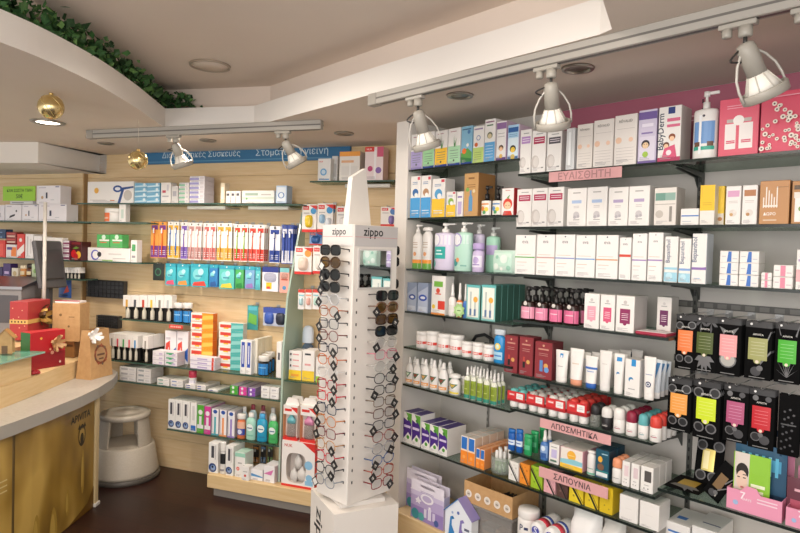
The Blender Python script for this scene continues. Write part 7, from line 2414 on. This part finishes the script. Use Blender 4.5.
# ================================================================== step stool
r = root('step_stool', '', '', (-1.80, 4.005, 0), rad(0))
say(r, 'round beige plastic two-step stool on the floor by the counter end', 'step stool')
S_ = 'stool_plastic'
m = MB()
m.lathe([(.222, .0), (.224, .012), (.222, .03), (.212, .034)], '#4f4a44', n=40)
m.build('rubber_ring', r)
m = MB()
m.lathe([(.214, .0345), (.212, .05), (.184, .215), (.178, .222), (.15, .2225), (.0005, .2225)], S_, n=40)
m.build('lower_step', r)
m = MB()
legs = [(-150, -104), (-36, 8), (52, 92), (120, 160)]
for a0, a1 in legs:
    zl = [(.172, .223), (.150, .395)]
    nA = 8
    vs, fs = [], []
    for rr_, zz in ((.172, .223), (.150, .396), (.135, .396), (.157, .223)):
        for k in range(nA + 1):
            a = rad(a0 + (a1 - a0) * k / nA)
            vs.append((rr_ * math.cos(a), rr_ * math.sin(a), zz))
    for q in range(4):
        q2 = (q + 1) % 4
        for k in range(nA):
            fs.append((q * (nA + 1) + k, q * (nA + 1) + k + 1, q2 * (nA + 1) + k + 1, q2 * (nA + 1) + k))
    fs.append(tuple(q * (nA + 1) for q in range(4)))
    fs.append(tuple(q * (nA + 1) + nA for q in range(3, -1, -1)))
    mm_ = MB()
    mm_.add(vs, fs, S_, False)
    mm_.build('post', r)
m = MB()
m.lathe([(.0005, .3965), (.152, .3965), (.158, .402), (.158, .422), (.152, .430), (.12, .431), (.118, .428), (.06, .428), (.058, .431), (.0005, .431)], S_, n=40)
m.build('top_step', r)

# ================================================================== glasses stand
C0 = Vector((-.194, 2.5, 0))
er = Vector((.70, .714, 0)).normalized()
el = Vector((-er.y, er.x, 0))
S, SY = .258, .206
ZB0, ZT0 = .478, 1.655
rzT = math.atan2(er.y, er.x)
P1, P2, P0_ = onz(334, 515, .46), onz(398.5, 503.5, .46), onz(314.5, 503.5, .46)
pr_ = (P2 - P1)
wr = pr_.length
pr_.normalize()
pl_ = Vector((-pr_.y, pr_.x, 0))
wl = .30
r = root('display_stand', '', '', C0, rzT)
say(r, 'white square eyewear display tower on a wide white plinth', 'display stand')
m = MB()
m.box(0, S, 0, SY, ZB0, ZT0, 'white_paint', ch=.003)
m.build('tower', r)
toL = Matrix.Rotation(-rzT, 4, 'Z') @ Matrix.Translation(-C0)
m = MB()
m.M = toL
c4 = [P1, P1 + pr_ * wr, P1 + pr_ * wr + pl_ * wl, P1 + pl_ * wl]
m.prism([(p.x, p.y) for p in c4], .0, .46, 'white_paint')
m.build('plinth', r)
m = MB()
m.M = toL
ce = (c4[0] + c4[2]) / 2
m.prism([((p.x - ce.x) * .7 + ce.x, (p.y - ce.y) * .7 + ce.y) for p in c4], .4605, .4775, '#d9d5d0')
m.build('turntable', r)
# lettering down the plinth's left side
m = MB()
m.M = toL @ Matrix(((-pl_.x, pl_.y * 0 + pr_.x * 1, 0, P1.x + pl_.x * wl / 2), (-pl_.y, pr_.y, 0, P1.y + pl_.y * wl / 2), (0, 0, 1, 0), (0, 0, 0, 1)))
m.decals(wl, .46, [('t', 'zippo', .36, .62, .56, '#2a2a2c', -90)])
m.build('lettering', r)
m = MB()
hz0, hz1 = 1.565, 1.645
for k in range(2):
    S_k = S if k == 0 else SY
    m.M = (Matrix.Identity(4) if k == 0 else Matrix.Rotation(rad(-90), 4, 'Z') @ Matrix.Translation((-SY, 0, 0)))
    m.M = m.M @ Matrix.Translation((S_k / 2, 0, 0))
    m.box(-S_k / 2 + .004, S_k / 2 - .004, -.0025, -.0005, hz0, ZT0 - .002, '#e4dfdc' if k else '#c9c5c4')
    m.decals(S_k, ZT0 - hz0, [('t', 'zippo', .42 if k == 0 else .55, .62, .44, '#242226'), ('r', .02, .42, .98, .44, '#d98a8a')], y=-.0025, z0=hz0)
m.build('header', r)
m = MB()
m.M = Matrix.Translation((S * .42, SY * .45, 0))
vs = [(-.075, -.018, ZT0 + .0005), (.055, -.018, ZT0 + .0005), (.055, .018, ZT0 + .0005), (-.075, .018, ZT0 + .0005), (-.055, -.014, 1.86), (.02, -.014, 1.905), (.02, .014, 1.905), (-.055, .014, 1.86)]
m.add(vs, [(0, 1, 5, 4), (1, 2, 6, 5), (2, 3, 7, 6), (3, 0, 4, 7), (4, 5, 6, 7), (3, 2, 1, 0)], 'white_paint')
m.build('topper', r)
m = MB()
m.box(S * .10, S * .86, -.004, -.0006, 1.385, 1.555, '#d2cecb')
m.box(S * .13, S * .83, -.0046, -.004, 1.392, 1.548, 'm:#eceff0')
mat('m:#eceff0').node_tree.nodes['Principled BSDF'].inputs['Roughness'].default_value = .03
m.build('mirror', r)
# slot strips the temples go into
m = MB()
for q in range(20):
    z_ = 1.545 - q * .0512
    m.box(-.0009, .0, .022, .028, z_ - .006, z_ + .006, '#3a3a3c')
    if q > 3:
        m.box(.022, .028, -.0009, .0, z_ - .006, z_ + .006, '#3a3a3c')
m.build('slot_row', r)['kind'] = 'stuff'


def glasses(col, lens, shape, tagc, seed):
    """front faces local -y; temple ends reach y = 0; centre at x = 0, z = 0"""
    rnd = random.Random(seed)
    r = root('eyeglasses', '', '')
    fw, off = .134, -.046
    g = 'g:' + col if not col.startswith('g:') else col
    rim = .0022 if lens != 'lens_clear' else .0019
    if lens != 'lens_clear':
        rim = .0034
    m = MB()
    hw_, hh_ = fw * .22, (.021 if shape == 'sq' else .023)
    lns = []
    for s_ in (-1, 1):
        cx = s_ * fw * .255
        pw = .62 if shape == 'sq' else .95
        pts = []
        for k in range(16):
            a = 6.2832 * k / 16
            pts.append((cx + hw_ * math.copysign(abs(math.cos(a)) ** pw, math.cos(a)), off, hh_ * math.copysign(abs(math.sin(a)) ** pw, math.sin(a)) * (1 if math.sin(a) > 0 else .95)))
        m.tube(pts, rim, g, 6, close=True)
        ln = MB()
        ln.add([(cx, off, 0)] + pts, [(0, 1 + (k + 1) % 16, 1 + k) for k in range(16)], lens)
        lns.append(ln)
    m.tube([(-fw * .06, off, .004), (0, off - .003, .008), (fw * .06, off, .004)], rim, g, 6)
    fo = m.build('frame_front', r)
    for ln in lns:
        ln.build('lens', fo)
    for s_ in (-1, 1):
        t_ = MB()
        x = s_ * fw * .5
        t_.tube([(s_ * fw * .475, off, .008), (x, off + .004, .008), (x, -.02, .006), (x, -.0006, .004)], [.0024, .0026, .0024, .003], g, 6)
        t_.build('temple', r)
    if tagc:
        t_ = MB()
        a = rnd.uniform(30, 60)
        sx = rnd.choice((-1, 1)) * fw * rnd.uniform(.3, .52)
        t_.M = Matrix.Translation((sx, off - .007, -.016)) @ Matrix.Rotation(rad(a), 4, 'Y')
        k_, w_ = ('#1b1b1d', '#e6e3df')
        t_.box(-.017, .017, 0, .0006, -.017, .017, k_)
        t_.box(-.0125, .0125, -.0004, 0, -.0125, .0125, w_ if tagc == 2 else '#2b2b2d')
        if tagc == 1:
            t_.box(-.007, .007, -.0008, -.0004, -.002, .004, '#cfccc6')
            t_.box(-.006, .006, -.0008, -.0004, -.007, -.005, '#cfccc6')
        t_.build('price_tag', r)
    return r


ORD2 = ORD + ['twenty-third']
left = [('#19191b', 'lens_dark', 'sq', 'black sunglasses'), ('#4a3420', 'lens_brown', 'rd', 'tortoise amber sunglasses'), ('#19191b', 'lens_dark', 'rd', 'black sunglasses'), ('#202022', 'lens_dark', 'sq', 'black sunglasses'),
        ('#c9c9cc', 'lens_clear', 'rd', 'clear reading glasses'), ('#a8623c', 'lens_clear', 'rd', 'copper reading glasses'), ('#55585c', 'lens_clear', 'sq', 'grey reading glasses'), ('#7a3a30', 'lens_clear', 'rd', 'brown red reading glasses'), ('#2a3040', 'lens_clear', 'sq', 'dark navy reading glasses'), ('#c8682c', 'lens_clear', 'rd', 'orange brown reading glasses'),
        ('#d6d4d2', 'lens_clear', 'rd', 'clear rimmed reading glasses'), ('#b0303a', 'lens_clear', 'sq', 'dark red reading glasses'), ('#d02838', 'lens_clear', 'sq', 'bright red reading glasses'), ('#2c3a52', 'lens_clear', 'sq', 'navy reading glasses'), ('#c87a3a', 'lens_clear', 'rd', 'amber reading glasses'), ('#7a2a30', 'lens_clear', 'sq', 'maroon reading glasses'), ('#b98a5a', 'lens_clear', 'rd', 'tan reading glasses'), ('#c02a3a', 'lens_clear', 'sq', 'crimson reading glasses'), ('#3a3a3e', 'lens_clear', 'rd', 'charcoal reading glasses'), ('#8f959c', 'lens_clear', 'rd', 'silver reading glasses')]
ml = Matrix.Rotation(rzT, 4, 'Z')
for q, (c, ln, sh, ds) in enumerate(left):
    o = glasses(c, ln, sh, 2 if q in (1, 19) else (1 if q not in (0,) else 0), q)
    z_ = 1.545 - q * .0512
    p = C0 + el * .092 + er * -.0012
    o.location = (p.x, p.y, z_)
    o.rotation_euler = (0, 0, rzT - rad(90))
    say(o, ds + ', ' + ORD2[q] + ' from the top on the left face', 'glasses')
right = [('#19191b', 'lens_dark', 'sq', 'black sunglasses'), ('#7a5a44', 'lens_brown', 'rd', 'round brown sunglasses'), ('#3a2418', 'lens_brown', 'sq', 'tortoise sunglasses'), ('#151517', 'lens_dark', 'sq', 'black sunglasses'),
         ('#b9b5ac', 'lens_clear', 'rd', 'pale clear reading glasses'), ('#c87a8a', 'lens_clear', 'sq', 'pink black reading glasses'), ('#bdbab4', 'lens_clear', 'rd', 'clear reading glasses'), ('#2c2c30', 'lens_clear', 'rd', 'black reading glasses'), ('#232327', 'lens_clear', 'sq', 'black square reading glasses'), ('#7a6a5c', 'lens_clear', 'sq', 'taupe reading glasses'), ('#5a3a30', 'lens_clear', 'sq', 'brown reading glasses'), ('#33343a', 'lens_clear', 'sq', 'charcoal reading glasses'), ('#8a4a44', 'lens_clear', 'rd', 'red brown reading glasses'), ('#8f8f92', 'lens_clear', 'rd', 'grey reading glasses'), ('#3a5a8a', 'lens_clear', 'rd', 'blue reading glasses'), ('#a04a3a', 'lens_clear', 'sq', 'rust reading glasses'), ('#8a1f2a', 'lens_clear', 'sq', 'black red reading glasses')]
for q, (c, ln, sh, ds) in enumerate(right):
    o = glasses(c, ln, sh, 1 if q not in (0, 3) else 0, 100 + q)
    z_ = 1.358 - q * .0502
    p = C0 + er * .158 + el * -.0012
    o.location = (p.x, p.y, z_)
    o.rotation_euler = (0, 0, rzT)
    say(o, ds + ', ' + ORD2[q] + ' from the top on the right face', 'glasses')
for q, y_ in enumerate((247, 258, 284)):
    o = glasses('#19191b', 'lens_dark', 'sq', 1 if q == 2 else 0, 200 + q)
    p = C0 + er * (S + .0012) + el * .10
    o.location = (p.x, p.y, [1.55, 1.50, 1.40][q])
    o.rotation_euler = (0, 0, rzT + rad(90))
    say(o, 'black sunglasses jutting from the far right face, ' + ORD2[q] + ' from the top', 'glasses')
# ================================================================== hooks
for m, loc, rz, lab, where in HOOKS:
    o = m.build('peg_hook', None, loc, rz)
    base = 'steel peg hook holding the ' + lab.replace(', frontmost', '').replace(' from the left', '')
    tag(o, ' '.join((base.split())[:16]), 'hook')

# ------------------------------------------------------------------ pieces of parts go one level deeper
DEEPER = {'reflector': 'lamp_body', 'cable': 'lamp_body', 'diffuser': 'front_ring', 'polished_edge': 'glass_panel', 'bow': 'box', 'screen': 'housing', 'slot_panel': 'housing',
          'lamp': 'ring', 'hanger_cap': 'ball', 'end_feed': 'rail', 'wire_grid': 'tray', 'mirror': 'tower', 'slot_row': 'tower', 'header': 'tower', 'lettering': 'plinth', 'bottle_cap': 'feeding_bottle', 'roof': 'house'}
_ch = {}
for o in list(bpy.data.objects):
    if o.parent is not None:
        _ch.setdefault(o.parent, []).append(o)
for r_, cs in _ch.items():
    if r_.parent is not None:
        continue
    by = {}
    for c in cs:
        by.setdefault(c.name.split('.')[0], c)
    for c in cs:
        p_ = by.get(DEEPER.get(c.name.split('.')[0], ''))
        if p_ is not None and p_ is not c:
            c.parent = p_

# ================================================================== light
def area(name, loc, target, sx, sy, power, col):
    l = bpy.data.lights.new(name, 'AREA')
    l.shape = 'RECTANGLE'
    l.size, l.size_y = sx, sy
    l.energy = power
    l.color = col
    o = bpy.data.objects.new(name, l)
    COL.objects.link(o)
    o.location = loc
    d = Vector(target) - Vector(loc)
    o.rotation_euler = d.to_track_quat('-Z', 'Y').to_euler()
    return o


def spot(name, loc, target, power, col, ang=95, blend=.7, size=.05):
    l = bpy.data.lights.new(name, 'SPOT')
    l.energy = power
    l.color = col
    l.spot_size = rad(ang)
    l.spot_blend = blend
    l.shadow_soft_size = size
    o = bpy.data.objects.new(name, l)
    COL.objects.link(o)
    o.location = loc
    d = Vector(target) - Vector(loc)
    o.rotation_euler = d.to_track_quat('-Z', 'Y').to_euler()
    return o


WARM = (1, .89, .77)
COOL = (1, .97, .955)
# shop window behind the photographer
area('window_light', (-1.9, -1.5, 1.45), (-.6, 3, 1.3), 3.6, 1.7, 52, COOL)
for _loc, _en in (((-.55, -.55, 1.85), 36), ((-.15, .85, 2.0), 9)):  # unseen fill lamps, added to brighten the fascias and ceilings
    _pl = bpy.data.lights.new('shop_lamp', 'POINT')
    _pl.energy = _en
    _pl.color = (1, .945, .89)
    _pl.shadow_soft_size = .25
    _po = bpy.data.objects.new('shop_lamp', _pl)
    COL.objects.link(_po)
    _po.location = _loc
# lit downlights
spot('downlight_lamp', (PL.x, PL.y, ZC - .02), (PL.x + .05, PL.y + .25, 0), 40, WARM, 150, .8, .06)
for (x, y) in [(-2.9, 3.2), (-1.2, 3.35)]:
    spot('downlight_lamp', (x, y, ZC - .02), (x, y + .1, .2), 34, WARM, 150, .8, .06)
# lamps in the raised ceiling and the aisle in front of the grey wall
for (x, y) in [(-.75, 2.2), (-.15, 1.2), (-.9, .8)]:
    spot('downlight_lamp', (x, y, ZH - .03), (x + .25, y + .25, 0), 30, WARM, 160, .6, .1)
w = bpy.data.worlds.new('World')
SC.world = w
w.use_nodes = True
bg = w.node_tree.nodes['Background']
bg.inputs[0].default_value = (1, .965, .93, 1)
bg.inputs[1].default_value = .95
SC.view_settings.view_transform = 'Standard'
SC.view_settings.look = 'None'
SC.view_settings.exposure = 0.2
SC.view_settings.gamma = 1
SC.view_settings.use_curve_mapping = False
SC.cycles.use_denoising = True
SC.cycles.max_bounces = 8
SC.cycles.transparent_max_bounces = 24
bpy.context.view_layer.update()
